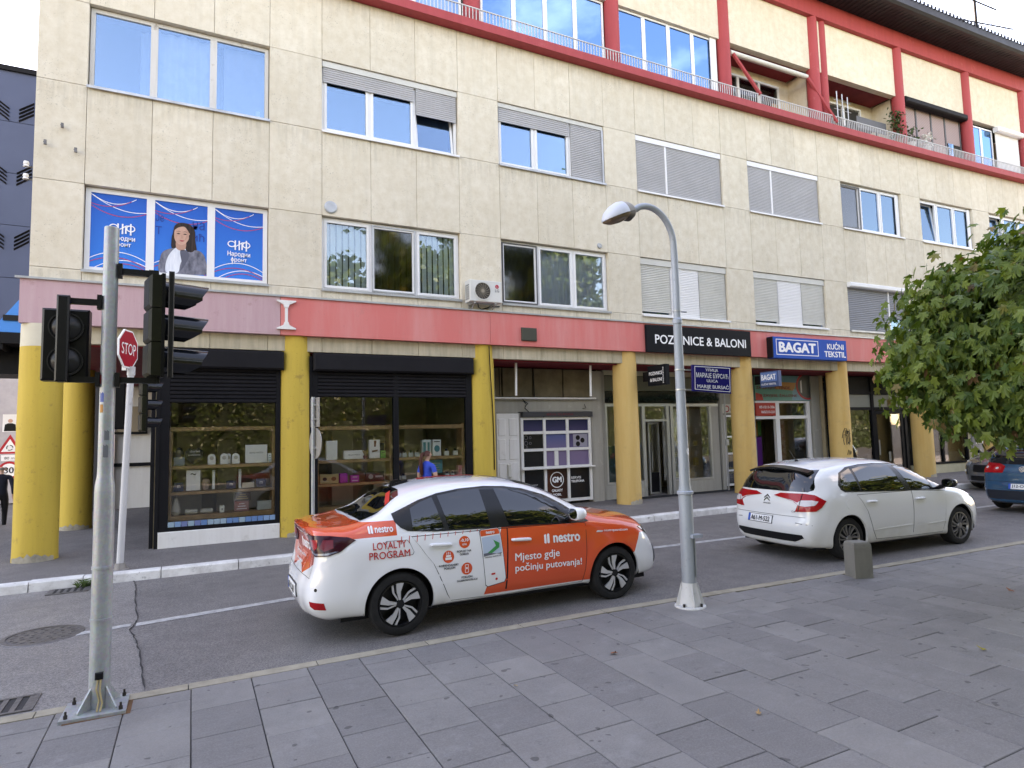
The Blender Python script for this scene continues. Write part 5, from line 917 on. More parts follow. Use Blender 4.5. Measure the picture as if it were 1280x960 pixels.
for a, b in ((18.36, 19.09), (19.21, 20.32)): mb = MB(); mb.box(a, b, Y6+.01, Y6+.02, .55, 2.5); P_(mb, 'pane', G_SHOP, t)
mb = MB(); sash(mb, 20.46, 21.95, .25, 2.48, y=Y6-.01, w_=.12); dr = P_(mb, 'door', M_BLK, t); mb = MB(); mb.box(20.58, 21.83, Y6+.01, Y6+.02, .37, 2.36); P_(mb, 'pane', G_SHOP, dr); mb = MB(); mb.tube([(20.56, Y6-.06, 1.0), (20.56, Y6-.06, 1.5)], .02, 6); P_(mb, 'handle', M_ALU, dr)
text('1', M_FROST, dr, (21.1, Y6+.005, .75), XU, ZU, .12, .35, bold=.05, bent=True)
for i, (a, b, z0, z1, c, l_) in enumerate(((18.5, 18.9, .56, 1.2, (.15, .14, .12), 'grey display block in the left pane of the black shop'), (19.4, 19.8, .56, 1.0, (.22, .22, .2), 'pale display block low in the black shop'), (19.5, 19.65, 1.5, 1.75, (.45, .55, .05), 'small bright yellow green card in the black shop window'), (20.8, 21.5, .4, 1.0, (.30, .30, .28), 'white poster board behind the black shop door'))): goodbox(l_, a, b, z0, z1, Y6+.5+bend(19.5), c, .15, 'display_block', 'display')
t = thing('corner_shop', 'cream rendered shop wall with large dark window and grey metal door under the maple', 'shopfront', (25, 13.6, .25)); Y7 = 13.6
mb = MB(); mb.box(22.3, 25.55, Y7, Y7+.2, .2, .56); mb.box(25.38, 25.55, Y7, Y7+.2, .56, 3.65); mb.box(22.3, 25.38, Y7, Y7+.2, 2.5, 3.65); mb.box(25.55, 26.5, Y7, Y7+.2, 2.35, 3.65); mb.box(26.5, 26.62, Y7, Y7+.2, .2, 3.65); mb.box(26.62, 30.3, Y7+.1, Y7+.3, .2, 3.65); P_(mb, 'rendered_wall', mat('wall_cream', (.52, .47, .33), .8, var=.15), t)
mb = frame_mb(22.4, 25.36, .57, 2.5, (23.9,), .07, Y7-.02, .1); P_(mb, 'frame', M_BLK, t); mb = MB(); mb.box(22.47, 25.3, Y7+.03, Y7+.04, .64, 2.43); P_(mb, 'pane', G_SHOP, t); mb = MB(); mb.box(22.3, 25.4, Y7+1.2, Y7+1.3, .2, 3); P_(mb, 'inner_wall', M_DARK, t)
mb = MB(); mb.box(22.5, 25.3, Y7+.1, Y7+.12, .6, .98); P_(mb, 'lower_panel', mat('panel_blue_grey', (.16, .19, .21), .5), t)
mb = MB(); mb.box(25.62, 26.45, Y7-.02, Y7+.05, .28, 2.34); dr = P_(mb, 'door', mat('door_grey', (.28, .29, .31), .5), t)
for z0, z1 in ((.38, 1.02), (1.12, 1.7), (1.78, 2.26)): mb = MB(); mb.bbox(25.70, 26.37, Y7-.035, Y7-.019, z0, z1, .01); P_(mb, 'door_panel', mat('door_grey2', (.25, .26, .28), .5), dr)
for z0, z1 in ((1.22, 1.62), (1.80, 2.22)): mb = MB(); mb.box(25.78, 26.2, Y7-.045, Y7-.036, z0, z1); P_(mb, 'notice', M_PRW, dr)
mb = MB(); mb.bbox(25.42, 25.52, Y7-.05, Y7-.001, 1.62, 1.95, .008); P_(mb, 'intercom', M_ALU, t)
for a, b in ((26.75, 27.3), (28.2, 28.9)): mb = MB(); mb.box(a, b, Y7+.04, Y7+.098, .6, 2.4); P_(mb, 'dark_pane', M_PDK, t)
# ================================================================== street furniture
t = thing('traffic_light', 'traffic light on a galvanised pole with black signal heads in the left foreground', 'traffic light', (-.59, 5.74, gz(-.59)))
px, py, pz = -.59, 5.74, gz(-.59)+.012
mb = MB(); mb.lathe([(.070, pz+.02), (.068, 1.60), (.065, 1.66), (.055, 1.72), (.053, 1.80), (.052, 3.655), (.047, 3.66), (.0, 3.662)], (px, py, 0), n=32); mb.build('pole', M_GALV, t, smooth=True)
for z_ in (1.04, .66): mb = MB(); mb.lathe([(.069, z_-.012), (.074, z_-.01), (.074, z_+.01), (.069, z_+.012)], (px, py, 0), n=28); mb.build('collar', M_GALV, t)
for z_, a in ((1.0, -1.4), (.69, -1.5)): mb = MB(); mb.cyl((px+.066*cos(a), py+.066*sin(a), z_), (px+.080*cos(a), py+.080*sin(a), z_), .01, n=6); mb.build('bolt', M_GALV, t)
mb = MB(); mb.add([(px-.02+.205*x-.0, py+.175*y, z) for x, y in ((-1.0, -1.0), (1.0, -1.1), (1.0, .95), (-.95, 1.0)) for z in (pz+.006, pz+.026)], [(0, 2, 4, 6), (1, 7, 5, 3), (0, 1, 3, 2), (2, 3, 5, 4), (4, 5, 7, 6), (6, 7, 1, 0)]); mb.build('base_plate', M_GALV, t)
mb = MB(); mb.box(px-.20, px+.215, py-.20, py+.185, pz-.004, pz+.006); mb.build('rust_pad', mat('rust', (.16, .08, .04), .9, var=.4), t)
for a in (45, 135, 225, 315):
    c, s_ = cos(radians(a)), sin(radians(a)); n_ = Vector((-s_, c, 0))*.006; p = [Vector((px+c*.06, py+s_*.06, pz+.026)), Vector((px+c*.17, py+s_*.17, pz+.026)), Vector((px+c*.17, py+s_*.17, pz+.04)), Vector((px+c*.066, py+s_*.066, pz+.18))]
    mb = MB(); mb.add([q+n_ for q in p]+[q-n_ for q in p], [(0, 1, 2, 3), (7, 6, 5, 4)]+[(i, 4+i, 4+(i+1) % 4, (i+1) % 4) for i in range(4)]); mb.build('gusset', M_GALV, t)
for x_, y_ in ((-.185, -.145), (.15, -.145), (.15, .13), (-.17, .13)): mb = MB(); mb.cyl((px+x_, py+y_, pz+.026), (px+x_, py+y_, pz+.05), .014, n=6); mb.cyl((px+x_, py+y_, pz+.05), (px+x_, py+y_, pz+.075), .008, n=6); mb.build('anchor_bolt', mat('bolt_dark', (.05, .045, .04), .5, metal=.5), t)
mb = MB(); mb.tube([(px+.0, py-.073, pz+.26), (px-.01, py-.10, pz+.18), (px+.01, py-.105, pz+.10), (px+.0, py-.13, pz+.03)], .007, 5); mb.tube([(px+.015, py-.073, pz+.26), (px+.012, py-.10, pz+.16), (px+.03, py-.11, pz+.08), (px+.02, py-.13, pz+.03)], .007, 5); mb.build('earth_cable', mat('cable_tan', (.42, .33, .18), .6), t)
mb = MB(); mb.bbox(px-.022, px+.03, py-.09, py-.062, pz+.24, pz+.29, .005); mb.build('cable_clamp', M_BPL, t)
M_STK = [mat('sticker_blue', (.05, .10, .35), .4), mat('sticker_orange', (.5, .2, .04), .4), mat('sticker_grey', (.14, .15, .16), .6), mat('sticker_red', (.4, .05, .05), .4)]
for z0, z1, a0, a1, m in ((2.28, 2.36, 215, 250, M_STK[0]), (2.20, 2.27, 218, 246, M_STK[1]), (2.42, 2.50, 205, 225, M_STK[3]), (1.86, 1.96, 255, 292, M_STK[2]), (1.99, 2.07, 262, 295, M_STK[2])):
    mb = MB(); vs = []
    for i in range(6): a = radians(a0+(a1-a0)*i/5); vs += [(px+.0535*cos(a), py+.0535*sin(a), z0+.006*(i % 2)), (px+.0535*cos(a), py+.0535*sin(a), z1-.006*(i % 3))]
    mb.add(vs, [(2*i, 2*i+2, 2*i+3, 2*i+1) for i in range(5)]); mb.build('sticker', m, t, fixn=False)
M_HOUS = mat('signal_housing', (.010, .011, .005), .35, spec=.35, var=.3, vscale=6); M_VIS = mat('signal_visor', (.006, .007, .010), .15, spec=.8); M_LENS = [mat('lens_red', (.10, .006, .008), .1, coat=.6), mat('lens_amber', (.14, .07, .01), .1, coat=.6), mat('lens_green', (.01, .07, .04), .1, coat=.6)]
M_BACKP = mat('signal_backplate', (.006, .006, .007), .35, spec=.3)
def visor(c, d, r, L, par, tilt=0):        # open tunnel hood over a lens, axis d
    d = Vector(d).normalized(); u = ZU.cross(d).normalized(); mb = MB(); n = 20
    for rr in (r, r-.006):
        vs = []
        for i in range(n+1):
            q_ = -62+304*i/n; a = radians(q_); f = .80+.20*max(0, sin(a)) if sin(a) > -.3 else .80-.35*(-sin(a)-.3)/.7
            p = Vector(c)+u*rr*cos(a)+ZU*rr*sin(a); vs += [p, p+d*L*f-ZU*.03*L*f]
        mb.add(vs, [(2*i, 2*i+2, 2*i+3, 2*i+1) for i in range(n)])
    return mb.build('visor', M_VIS, par, smooth='all')
def signal(par, o, d, n=3, s=.27, w_=.25, dep=.10, r=.108, L=.345):   # o: back centre bottom, d: facing
    d = Vector(d).normalized(); u = ZU.cross(d).normalized(); o = Vector(o); mb = MB(); z = 0
    R = lambda a, b, c: o+u*a+d*b+ZU*c
    for i in range(n):
        z0, z1 = i*s+.004, (i+1)*s-.004; b = .02
        ring = lambda f, q, zz0, zz1: [R(-f, q, zz0), R(f, q, zz0), R(f, q, zz1), R(-f, q, zz1)]
        vs = ring(w_/2-b, 0, z0+b, z1-b)+ring(w_/2, b, z0, z1)+ring(w_/2, dep, z0, z1); mb.add(vs, [(0, 1, 2, 3), (8, 9, 10, 11)]+[(4*k+i_, 4*k+(i_+1) % 4, 4*k+4+(i_+1) % 4, 4*k+4+i_) for k in range(2) for i_ in range(4)])
    h = mb.build('signal_head', M_HOUS, par)
    mb = MB(); q0, q1, w2 = dep-.012, dep+.012, w_/2+.004; mb.add([R(a, b_, c) for b_ in (q0, q1) for a, c in ((-w2, -.01), (w2, -.01), (w2, n*s+.01), (-w2, n*s+.01))], [(0, 1, 2, 3), (7, 6, 5, 4)]+[(i_, 4+i_, 4+(i_+1) % 4, (i_+1) % 4) for i_ in range(4)]); mb.build('front_plate', M_BACKP, h)
    for i in range(n):
        c = R(0, dep+.014, (n-1-i+.5)*s); mb = MB(); k = 18; vs = [c+(u*cos(2*pi*j/k)+ZU*sin(2*pi*j/k))*(r-.012)+d*.004 for j in range(k)]+[c+d*.03]; mb.add(vs, [(j, (j+1) % k, k) for j in range(k)]); mb.build('lens', M_LENS[i if n == 3 else (0, 2)[i]], h, smooth='all')
        visor(c, d, r, L, h)
    return h
# right head turned away to the right, left head seen obliquely from behind its post
signal(t, (-.345, 5.74, 2.485), (.96, .22, 0))
def bracket(z, xa, xb, par, y=py, drop=0):
    mb = MB(); mb.box(min(xa, xb), max(xa, xb), y-.022, y+.022, z-.022, z+.022); mb.box(px-.075, px+.075, y-.03, y+.03, z-.06, z+.06) if False else None
    e = px+.050 if xb > xa and xa > px-.01 else px-.050-.03; mb.box(e, e+.03, y-.045, y+.02, z-.055, z+.055); return mb.build('bracket', M_BPL, par)
bracket(3.315, px+.05, -.30, t); bracket(2.455, px+.05, -.24, t); bracket(3.055, -.91, px-.05, t); bracket(2.455, -.91, px-.05, t); mb = MB(); mb.bbox(-.185, -.145, 5.61, 5.64, 2.47, 3.32, .006); mb.build('front_bar', M_BPL, t)
mb = MB(); mb.box(-.33, -.26, py-.03, py+.03, 3.29, 3.34); mb.box(-.33, -.26, py-.03, py+.03, 2.43, 2.486); mb.build('bracket_joint', M_BPL, t)
mb = MB(); mb.bbox(-.915, -.835, py-.11, py-.06, 2.43, 3.08, .012); mb.build('mounting_post', M_BPL, t)
h = MB(); h.bbox(-1.025, -.725, py+.03, py+.17, 2.45, 3.0, .015); h = h.build('signal_head', M_BACKP, t)
for cz_ in (2.855, 2.595):
    mb = MB(); mb.lathe([(.112, py+.028), (.114, py+.0), (.106, py-.0), (.098, py+.012), (.06, py-.03), (.0, py-.05)], (-.868, 0, cz_), 'y', 26); mb.build('lens_cover', mat('lens_cover', (.030, .030, .030), .3, spec=.3), h, smooth=True)
# second signal beyond, at the far kerb
t = thing('traffic_light', 'smaller traffic light at the far kerb seen between the stop sign and the shop', 'traffic light', (-1.22, 12.0, gz(-1.2)+.13))
mb = MB(); mb.lathe([(.05, .12), (.045, 3.3), (.0, 3.31)], (-1.22, 12.0, 0), n=16); mb.build('pole', M_GALV, t, smooth=True)
signal(t, (-.78, 11.9, 2.16), (.96, .22, 0), s=.29, w_=.24, dep=.09, r=.09, L=.24)
mb = MB()
for z_ in (2.14, 3.02): mb.box(-1.2, -.66, 11.975, 12.0, z_-.02, z_+.02)
mb.build('bracket', M_BPL, t); mb = MB(); mb.bbox(-1.16, -.98, 11.86, 11.96, 2.2, 3.0, .02); mb.build('signal_back', M_BACKP, t)
# stop sign on a leaning pole
t = thing('stop_sign', 'red octagonal stop sign on a leaning white pole', 'road sign', (-.93, 11.11, gz(-.9)+.13)); sx, sy = -.93, 11.11; zb = gz(-.9)+.13
mb = MB(); mb.cyl((sx, sy, zb), (sx+.085, sy, 3.12), .048, .045, n=16); mb.cyl((sx+.083, sy, 3.0), (sx+.088, sy, 3.13), .055, n=16); mb.build('pole', mat('pole_white', (.50, .50, .51), .5, fn=worn((.54, .54, .55), (.42, .42, .43), (.2, .16, .12), .4)), t, smooth=True)
mb = MB()
for a in (30, 150, 270): c, s_ = cos(radians(a)), sin(radians(a)); mb.add([(sx+c*.04, sy+s_*.04, zb+.12), (sx+c*.13, sy+s_*.13, zb), (sx+c*.04+.012*s_, sy+s_*.04-.012*c, zb)], [(0, 1, 2)])
mb.lathe([(.06, zb+.10), (.075, zb+.01), (.12, zb+.004)], (sx, sy, 0), n=16); mb.build('pole_foot', mat('foot_grey', (.3, .28, .26), .7, var=.3), t)
oc = lambda r, zc, xc: [(xc+r*cos(pi/8+pi/4*i), zc+r*sin(pi/8+pi/4*i)) for i in range(8)]
ang = radians(69); ct, st_ = cos(ang), sin(ang); C0 = Vector((sx+.05, sy-.09, 3.385))
def tilt(o): o.data.transform(Matrix.Translation(C0-ORG[t.name]) @ Matrix.Rotation(ang, 4, 'Z') @ Matrix.Translation(-(C0-ORG[t.name]))); return o
mb = MB(); mb.prism(oc(.31, C0.z, C0.x), C0.y, C0.y+.02); tilt(mb.build('plate', M_PRNT, t)); mb = MB(); mb.prism(oc(.285, C0.z, C0.x), C0.y-.004, C0.y-.001); tilt(mb.build('red_face', mat('stop_red', (.42, .012, .03), .4), t)); tilt(text('STOP', M_PRNT, t, (C0.x-.21, C0.y-.007, C0.z-.085), XU, ZU, .42, .17, bold=.0)); mb = MB(); mb.box(C0.x-.02, C0.x+.02, C0.y+.02, C0.y+.08, C0.z-.32, C0.z+.1); tilt(mb.build('bracket', M_ZN, t))
# sign seen edge-on by the yellow column
t = thing('road_sign', 'edge on road sign with rectangular and round grey plates beside the second yellow column', 'road sign', (1.87, 11.4, .13)); mb = MB(); mb.cyl((1.87, 11.4, .13), (1.87, 11.4, 2.70), .03, n=12); mb.build('pole', M_GALV, t, smooth=True)
dn = Vector((.985, .17, 0)); un = Vector((-.17, .985, 0))
def plate(pts, name, th=.015):
    c = Vector((1.915, 11.4, 0)); mb = MB(); n = len(pts); mb.add([c+un*a+ZU*b for a, b in pts]+[c+un*a+ZU*b+dn*th for a, b in pts], [tuple(range(n)), tuple(range(2*n-1, n-1, -1))]+[(i, n+i, n+(i+1) % n, (i+1) % n) for i in range(n)]); return mb.build(name, mat('sign_back', (.36, .34, .31), .45, metal=.3, var=.1), t)
plate([(-.16, 2.18), (.26, 2.18), (.26, 2.69), (-.16, 2.69)], 'rectangular_plate'); plate([(.03+.30*cos(2*pi*i/28), 1.895+.27*sin(2*pi*i/28)) for i in range(28)], 'round_plate')
mb = MB(); mb.box(1.86, 1.93, 11.36, 11.44, 2.30, 2.33); mb.box(1.86, 1.93, 11.36, 11.44, 2.55, 2.58); mb.box(1.86, 1.93, 11.36, 11.44, 1.80, 1.84); mb.build('clamp', M_ZN, t)
# lamp post
lx, ly, lz = 4.905, 5.49, gz(4.9)+.014
t = thing('street_lamp', 'grey street lamp with curved arm and white painted base standing at the pavement edge', 'street lamp', (lx, ly, lz))
mb = MB(); mb.lathe([(.078, lz+.02), (.076, 1.28), (.074, 1.29), (.068, 1.31), (.060, 1.36), (.047, 3.20), (.040, 3.24)], (lx, ly, 0), n=28); mb.build('lower_pole', mat('lamp_pole_lower', (.3, .33, .36), .5, metal=.2, fn=worn((.33, .36, .385), (.25, .275, .30), (.47, .49, .50), .8, (5, 5, 1))), t, smooth=True)
mb = MB(); mb.lathe([(.086, 1.255), (.09, 1.262), (.09, 1.285), (.08, 1.295)], (lx, ly, 0), n=28); mb.build('collar', M_LAMPP, t); mb = MB(); mb.lathe([(.05, 3.17), (.054, 3.175), (.054, 3.215), (.04, 3.24)], (lx, ly, 0), n=24); mb.build('collar', M_LAMPP, t)
pts = [(lx, ly, 3.2), (lx+.005, ly, 3.6), (lx+.0, ly, 3.95)]
for i in range(1, 15): a = radians(i*8.6); pts.append((lx-.36+.36*cos(a), ly, 4.06+.43*sin(a)))
pts += [(lx-.50, ly, 4.445), (lx-.66, ly, 4.375)]
mb = MB(); mb.tube(pts, [.039]*3+[.036]*14+[.034, .034], 16); mb.build('arm', M_LAMPP, t, smooth=True)
mb = MB(); mb.lathe([(.048, 3.31), (.048, 3.325)], (lx, ly, 0), n=20); mb.cyl((lx+.045, ly, 3.317), (lx+.14, ly, 3.317), .010, n=6); mb.build('clamp', M_ZN, t)
# lamp head
H0 = Vector((lx-.575, ly, 4.40)); hd = Vector((-.88, 0, -.36)).normalized(); hu = Vector((-.36, 0, .88)).normalized()*1.0; hs = Vector((0, 1, 0))
def headshell(name, m, prof, up0, up1, smooth=True):
    mb = MB(); n = 20; vs = []
    for l, w_, h in prof:
        for i in range(n+1): a = pi*i/n; vs.append(H0+hd*l*.64+hs*w_*1.05*cos(a)+hu*(up0+(h)*sin(a)*up1)*1.12)
    mb.add(vs, [(k*(n+1)+i, k*(n+1)+i+1, (k+1)*(n+1)+i+1, (k+1)*(n+1)+i) for k in range(len(prof)-1) for i in range(n)]); return mb.build(name, m, t, smooth=smooth)
headshell('hood', mat('lamp_hood_white', (.58, .62, .70), .35, var=.06), [(.20, .115, .13), (.30, .135, .135), (.42, .135, .12), (.54, .115, .085), (.62, .07, .04), (.645, .0, .0)], 0, 1)
headshell('lamp_bowl', mat('lamp_bowl', (.16, .11, .07), .25, coat=.3), [(.20, .112, .05), (.32, .13, .06), (.48, .122, .055), (.60, .075, .03), (.64, .0, .0)], -.003, -1)
headshell('rear_housing', mat('lamp_rear', (.30, .28, .25), .6, var=.3), [(.02, .0, .0), (.03, .08, .09), (.10, .10, .115), (.197, .112, .125)], 0, 1); headshell('rear_housing_lower', mat('lamp_rear_lower', (.10, .09, .08), .6), [(.02, .0, .0), (.03, .075, .06), (.12, .10, .08), (.197, .11, .055)], 0, -1)
# service hatch, painted foot, flange
mb = MB(); vs = []
for i in range(9): a = radians(-75+i*14); vs += [(lx+.086*cos(a), ly+.086*sin(a), .36), (lx+.086*cos(a), ly+.086*sin(a), .78)]
mb.add(vs, [(2*i, 2*i+2, 2*i+3, 2*i+1) for i in range(8)]); mb.build('service_hatch', mat('hatch_grey', (.24, .27, .27), .5, metal=.2, var=.2), t); mb = MB(); mb.box(lx-.02, lx+.12, ly-.115, ly-.03, .785, .82); mb.build('hatch_lip', M_LAMPP, t)
mb = MB(); mb.lathe([(.082, .30), (.082, lz+.22), (.12, lz+.02), (.0, lz+.02)], (lx, ly, 0), n=24); mb.build('painted_foot', mat('foot_white', (.6, .58, .55), .75, fn=worn((.64, .63, .61), (.50, .48, .46), (.25, .24, .22), .7)), t, smooth=True)
mb = MB(); mb.lathe([(.0, lz+.02), (.165, lz+.018), (.17, lz+.008), (.17, lz)], (lx, ly, 0), n=28); mb.build('flange', mat('foot_white', (.6, .58, .55)), t)
for a in (20, 110, 200, 290): c, s_ = cos(radians(a))*.135, sin(radians(a))*.135; mb = MB(); mb.cyl((lx+c, ly+s_, lz+.018), (lx+c, ly+s_, lz+.05), .015, n=6); mb.build('anchor_bolt', mat('bolt_dark', (.05, .045, .04)), t)
for a in (65, 155, 245, 335): c, s_ = cos(radians(a)), sin(radians(a)); mb = MB(); n_ = Vector((-s_, c, 0))*.005; p = [Vector((lx+c*.085, ly+s_*.085, lz+.02)), Vector((lx+c*.16, ly+s_*.16, lz+.02)), Vector((lx+c*.09, ly+s_*.09, lz+.26))]; mb.add([q+n_ for q in p]+[q-n_ for q in p], [(0, 1, 2), (5, 4, 3), (0, 3, 4, 1), (1, 4, 5, 2), (2, 5, 3, 0)]); mb.build('fin', mat('foot_white', (.6, .58, .55)), t)
mb = MB(); vs = []
for i in range(7): a = radians(-95+i*9); r_ = .04*sqrt(max(0, 1-((i-3)/3.2)**2)); vs += [(lx+.0595*cos(a), ly+.0595*sin(a), 1.73-r_), (lx+.0595*cos(a), ly+.0595*sin(a), 1.73+r_)]
mb.add(vs, [(2*i, 2*i+2, 2*i+3, 2*i+1) for i in range(6)]); mb.build('sticker', M_PRNT, t, fixn=False)
# street name plate
t = thing('street_name_sign', 'navy street name plate with white Cyrillic and Latin lettering strapped to the lamp post', 'street sign', (5.33, 5.48, 2.38)); ya = 5.44
mb = MB(); mb.prism([(5.045, 2.405), (5.63, 2.375), (5.645, 2.695), (5.055, 2.705)], ya, ya+.025); mb.build('plate', mat('plate_navy', (.012, .010, .13), .25, coat=.4), t)
mb = MB(); q = [(5.075, 2.425), (5.61, 2.398), (5.622, 2.675), (5.085, 2.685)]; qq = q+[q[0]]
mb.tube([(a, ya-.002, b) for a, b in qq], .004, 4); mb.build('border', M_PRNT, t)
for s_, a, b, w_, h_ in (('УЛИЦА', 5.245, 2.628, .19, .038), ('МАРИЈЕ БУРСАЋ', 5.10, 2.562, .49, .056), ('ULICA', 5.255, 2.508, .17, .032), ('MARIJE BURSAĆ', 5.11, 2.428, .48, .066)): text(s_, M_PRNT, t, (a, ya-.003, b), Vector((1, 0, -.03)), ZU, w_, h_, bold=.006)
for z_ in (2.42, 2.645): mb = MB(); mb.lathe([(.053, z_-.008), (.059, z_-.006), (.059, z_+.006), (.053, z_+.008)], (lx, ly, 0), n=20); mb.box(lx+.05, 5.10, ly-.02, ly-.012, z_-.008, z_+.008); mb.build('strap', M_ALU, t)
# stone bollard
t = thing('bollard', 'square granite bollard with a sloped top at the pavement edge', 'bollard', (7.62, 5.38, gz(7.6))); bz = gz(7.6)+.012; mb = MB(); b0 = [(-.12, -.105), (.12, -.105), (.12, .105), (-.12, .105)]; rb = radians(-20)
R2 = lambda a, b: (7.62+a*cos(rb)-b*sin(rb), 5.38+a*sin(rb)+b*cos(rb))
vs = []
for f, z_ in ((1, bz), (1.0, bz+.38), (.96, bz+.425), (.88, bz+.445)):
    for a, b in b0: vs.append((*R2(a*f, b*f), z_))
    if f == 1 and z_ == bz: pass
mb.add(vs, [(4*k+i, 4*k+(i+1) % 4, 4*k+4+(i+1) % 4, 4*k+4+i) for k in range(3) for i in range(4)]+[(12, 13, 14, 15)])
mb.build('stone', mat('granite', (.26, .255, .235), .8, fn=worn((.20, .19, .165), (.13, .125, .11), (.28, .27, .25), .6, (5, 5, 2)), bump=0), t)
# weeds by the drain, fallen leaves
mb = MB()
for i in range(46): a = random.uniform(0, 6.28); l_ = random.uniform(.05, .16); p = Vector((-1.28+random.uniform(-.12, .16), 10.72+random.uniform(-.03, .04), gz(-1.3)+.01)); mb.tube([p, p+Vector((l_*.5*cos(a), l_*.3*sin(a), l_*.6)), p+Vector((l_*1.0*cos(a), l_*.6*sin(a), l_*.7))], [.006, .008, .001], 3)
tag(mb.build('weeds', mat('weed_green', (.05, .09, .02), .7), None), 'tuft of green weeds growing at the kerb by the storm drain', 'weeds')
# ================================================================== left background
M_SLATE = mat('slate_cladding', (.055, .075, .135), .5, var=.12, vscale=.5)
t = thing('slate_building', 'tall slate blue clad building with black chevron louvres behind the corner', 'building', (-8, 28, 0))
mb = MB()
for zi in range(5): mb.box(-26, -2.0, 28, 44, 6.1+zi*1.93+.01, 6.1+(zi+1)*1.93-.01)
mb.build('cladding', M_SLATE, t); mb = MB(); mb.box(-26.1, -2, 27.9, 44.1, 15.72, 15.9); mb.build('parapet', M_BLK, t); mb = MB(); mb.box(-26, -2, 28.06, 43.9, 0, 15.72); mb.build('core', M_DARK, t)
for zc in (14.3, 11.9, 9.5):
    for xc in (-6.35, -5.62, -4.9, -7.1):
        for k in range(4):
            s_ = -1 if xc in (-6.35, -4.9) else 1; zz = zc-.30+.14*k; mb = MB(); mb.add([(xc-.24, 27.99, zz-.17*s_), (xc+.2, 27.99, zz+.17*s_), (xc+.2, 27.93, zz+.17*s_+.06), (xc-.24, 27.93, zz-.17*s_+.06), (xc+.2, 27.99, zz+.17*s_+.07), (xc-.24, 27.99, zz-.17*s_+.07)], [(0, 1, 2, 3), (3, 2, 4, 5)]); mb.build('louvre', M_BLK, t)
mb = MB(); mb.box(-26, -2, 27.95, 28.0, 4.6, 6.08); mb.build('shop_fascia', M_BLK, t); mb = MB(); mb.box(-26, -2, 27.9, 28.0, 0, 4.6); mb.build('shop_wall', mat('shop_pale', (.42, .39, .40), .7, var=.15), t)
t = thing('shop_canopy', 'bright blue shop canopy above a black fascia at the left edge', 'canopy', (-4.6, 20, 4.8)); mb = MB(); mb.prism([(-6.5, 4.9), (-3.6, 4.88), (-3.6, 6.25), (-3.97, 5.84), (-4.45, 5.12), (-6.5, 2.9+2.0)], 20, 20.06); mb.build('blue_panel', mat('canopy_blue', (.01, .22, .62), .4), t)
mb = MB(); mb.box(-6.5, -3.6, 20.0, 22.4, 4.60, 4.86); mb.box(-6.5, -3.6, 21.0, 22.4, 3.9, 4.58)
for i in range(6): mb.box(-6.4+i*.5, -6.35+i*.5, 20.05, 21.0, 4.45, 4.6)
mb.build('black_soffit', M_BLK, t); mb = MB(); mb.box(-4.35, -3.98, 19.96, 19.995, 5.18, 5.32); mb.build('small_plate', M_BPL, t)
t = thing('advertising_wall', 'far pale wall with pink band and bright blue advertising at the left edge', 'wall', (-9, 40, 0)); mb = MB(); mb.box(-14, -6, 40, 40.4, -2, 5.0); mb.build('pale_wall', mat('wall_pale', (.62, .58, .58), .7, var=.1), t); mb = MB(); mb.box(-14, -6, 39.9, 39.99, 3.6, 4.35); mb.build('pink_band', mat('band_pink', (.60, .28, .24), .6), t); mb = MB(); mb.box(-14, -7.6, 39.9, 39.99, 5.0, 6.6); mb.build('advert', mat('advert_blue', (.12, .26, .62), .5), t); mb = MB(); mb.box(-8.4, -7.7, 39.85, 39.895, 5.3, 5.8); mb.build('advert_panel', mat('advert_magenta', (.55, .03, .28), .5), t)
t = thing('sign_post', 'grey post with roundabout warning triangle and 30 speed limit disc at the left edge', 'road sign', (-4.85, 23.9, -.3)); mb = MB(); mb.cyl((-4.62, 24.1, -.4), (-4.62, 24.1, 4.6), .07, n=10)
for z_ in (3.2, 3.75): mb.lathe([(.075, z_-.02), (.085, z_), (.075, z_+.02)], (-4.62, 24.1, 0), n=10)
mb.build('post', M_GALV, t); W0 = 23.95
mb = MB(); mb.prism([(-5.24, 1.76), (-4.60, 1.76), (-4.92, 2.34)], W0, W0+.02); mb.build('triangle_plate', mat('warn_red', (.5, .02, .03), .4), t); mb = MB(); mb.prism([(-5.13, 1.82), (-4.71, 1.82), (-4.92, 2.20)], W0-.006, W0-.002); mb.build('triangle_face', M_PRNT, t)
mb = MB()
for k in range(3): mb.tube([(-4.92+.075*cos(radians(a)), W0-.008, 1.94+.075*sin(radians(a))) for a in range(k*120, k*120+91, 15)], .014, 4)
mb.build('roundabout_symbol', M_INK, t); mb = MB(); mb.box(-5.12, -4.72, W0, W0+.02, 1.55, 1.72); mb.build('distance_plate', M_PRNT, t); text('80 m', M_INK, t, (-5.04, W0-.004, 1.59), XU, ZU, .24, .08)
mb = MB(); mb.lathe([(.0, W0), (.27, W0), (.27, W0+.02)], (-4.92, 0, 1.26), 'y', 28); mb.build('disc', mat('warn_red', (.5, .02, .03)), t); mb = MB(); mb.lathe([(.0, W0-.004), (.205, W0-.003)], (-4.92, 0, 1.26), 'y', 28); mb.build('disc_face', M_PRNT, t); text('30', M_INK, t, (-5.04, W0-.008, 1.17), XU, ZU, .24, .19, bold=.02)
mb = MB(); mb.box(-5.12, -4.74, W0, W0+.02, 2.42, 2.95); pp = mb.build('photo_board', M_PRNT, t); mb = MB(); mb.prism([(-5.08, 2.44), (-4.78, 2.44), (-4.80, 2.64), (-4.88, 2.68), (-4.98, 2.68), (-5.06, 2.64)], W0-.005, W0-.002); mb.build('printed_suit', M_PDK, pp); mb = MB(); mb.lathe([(0, W0-.004), (.06, W0-.003)], (-4.93, 0, 2.75), 'y', 14); mb.build('printed_head', SK, pp)
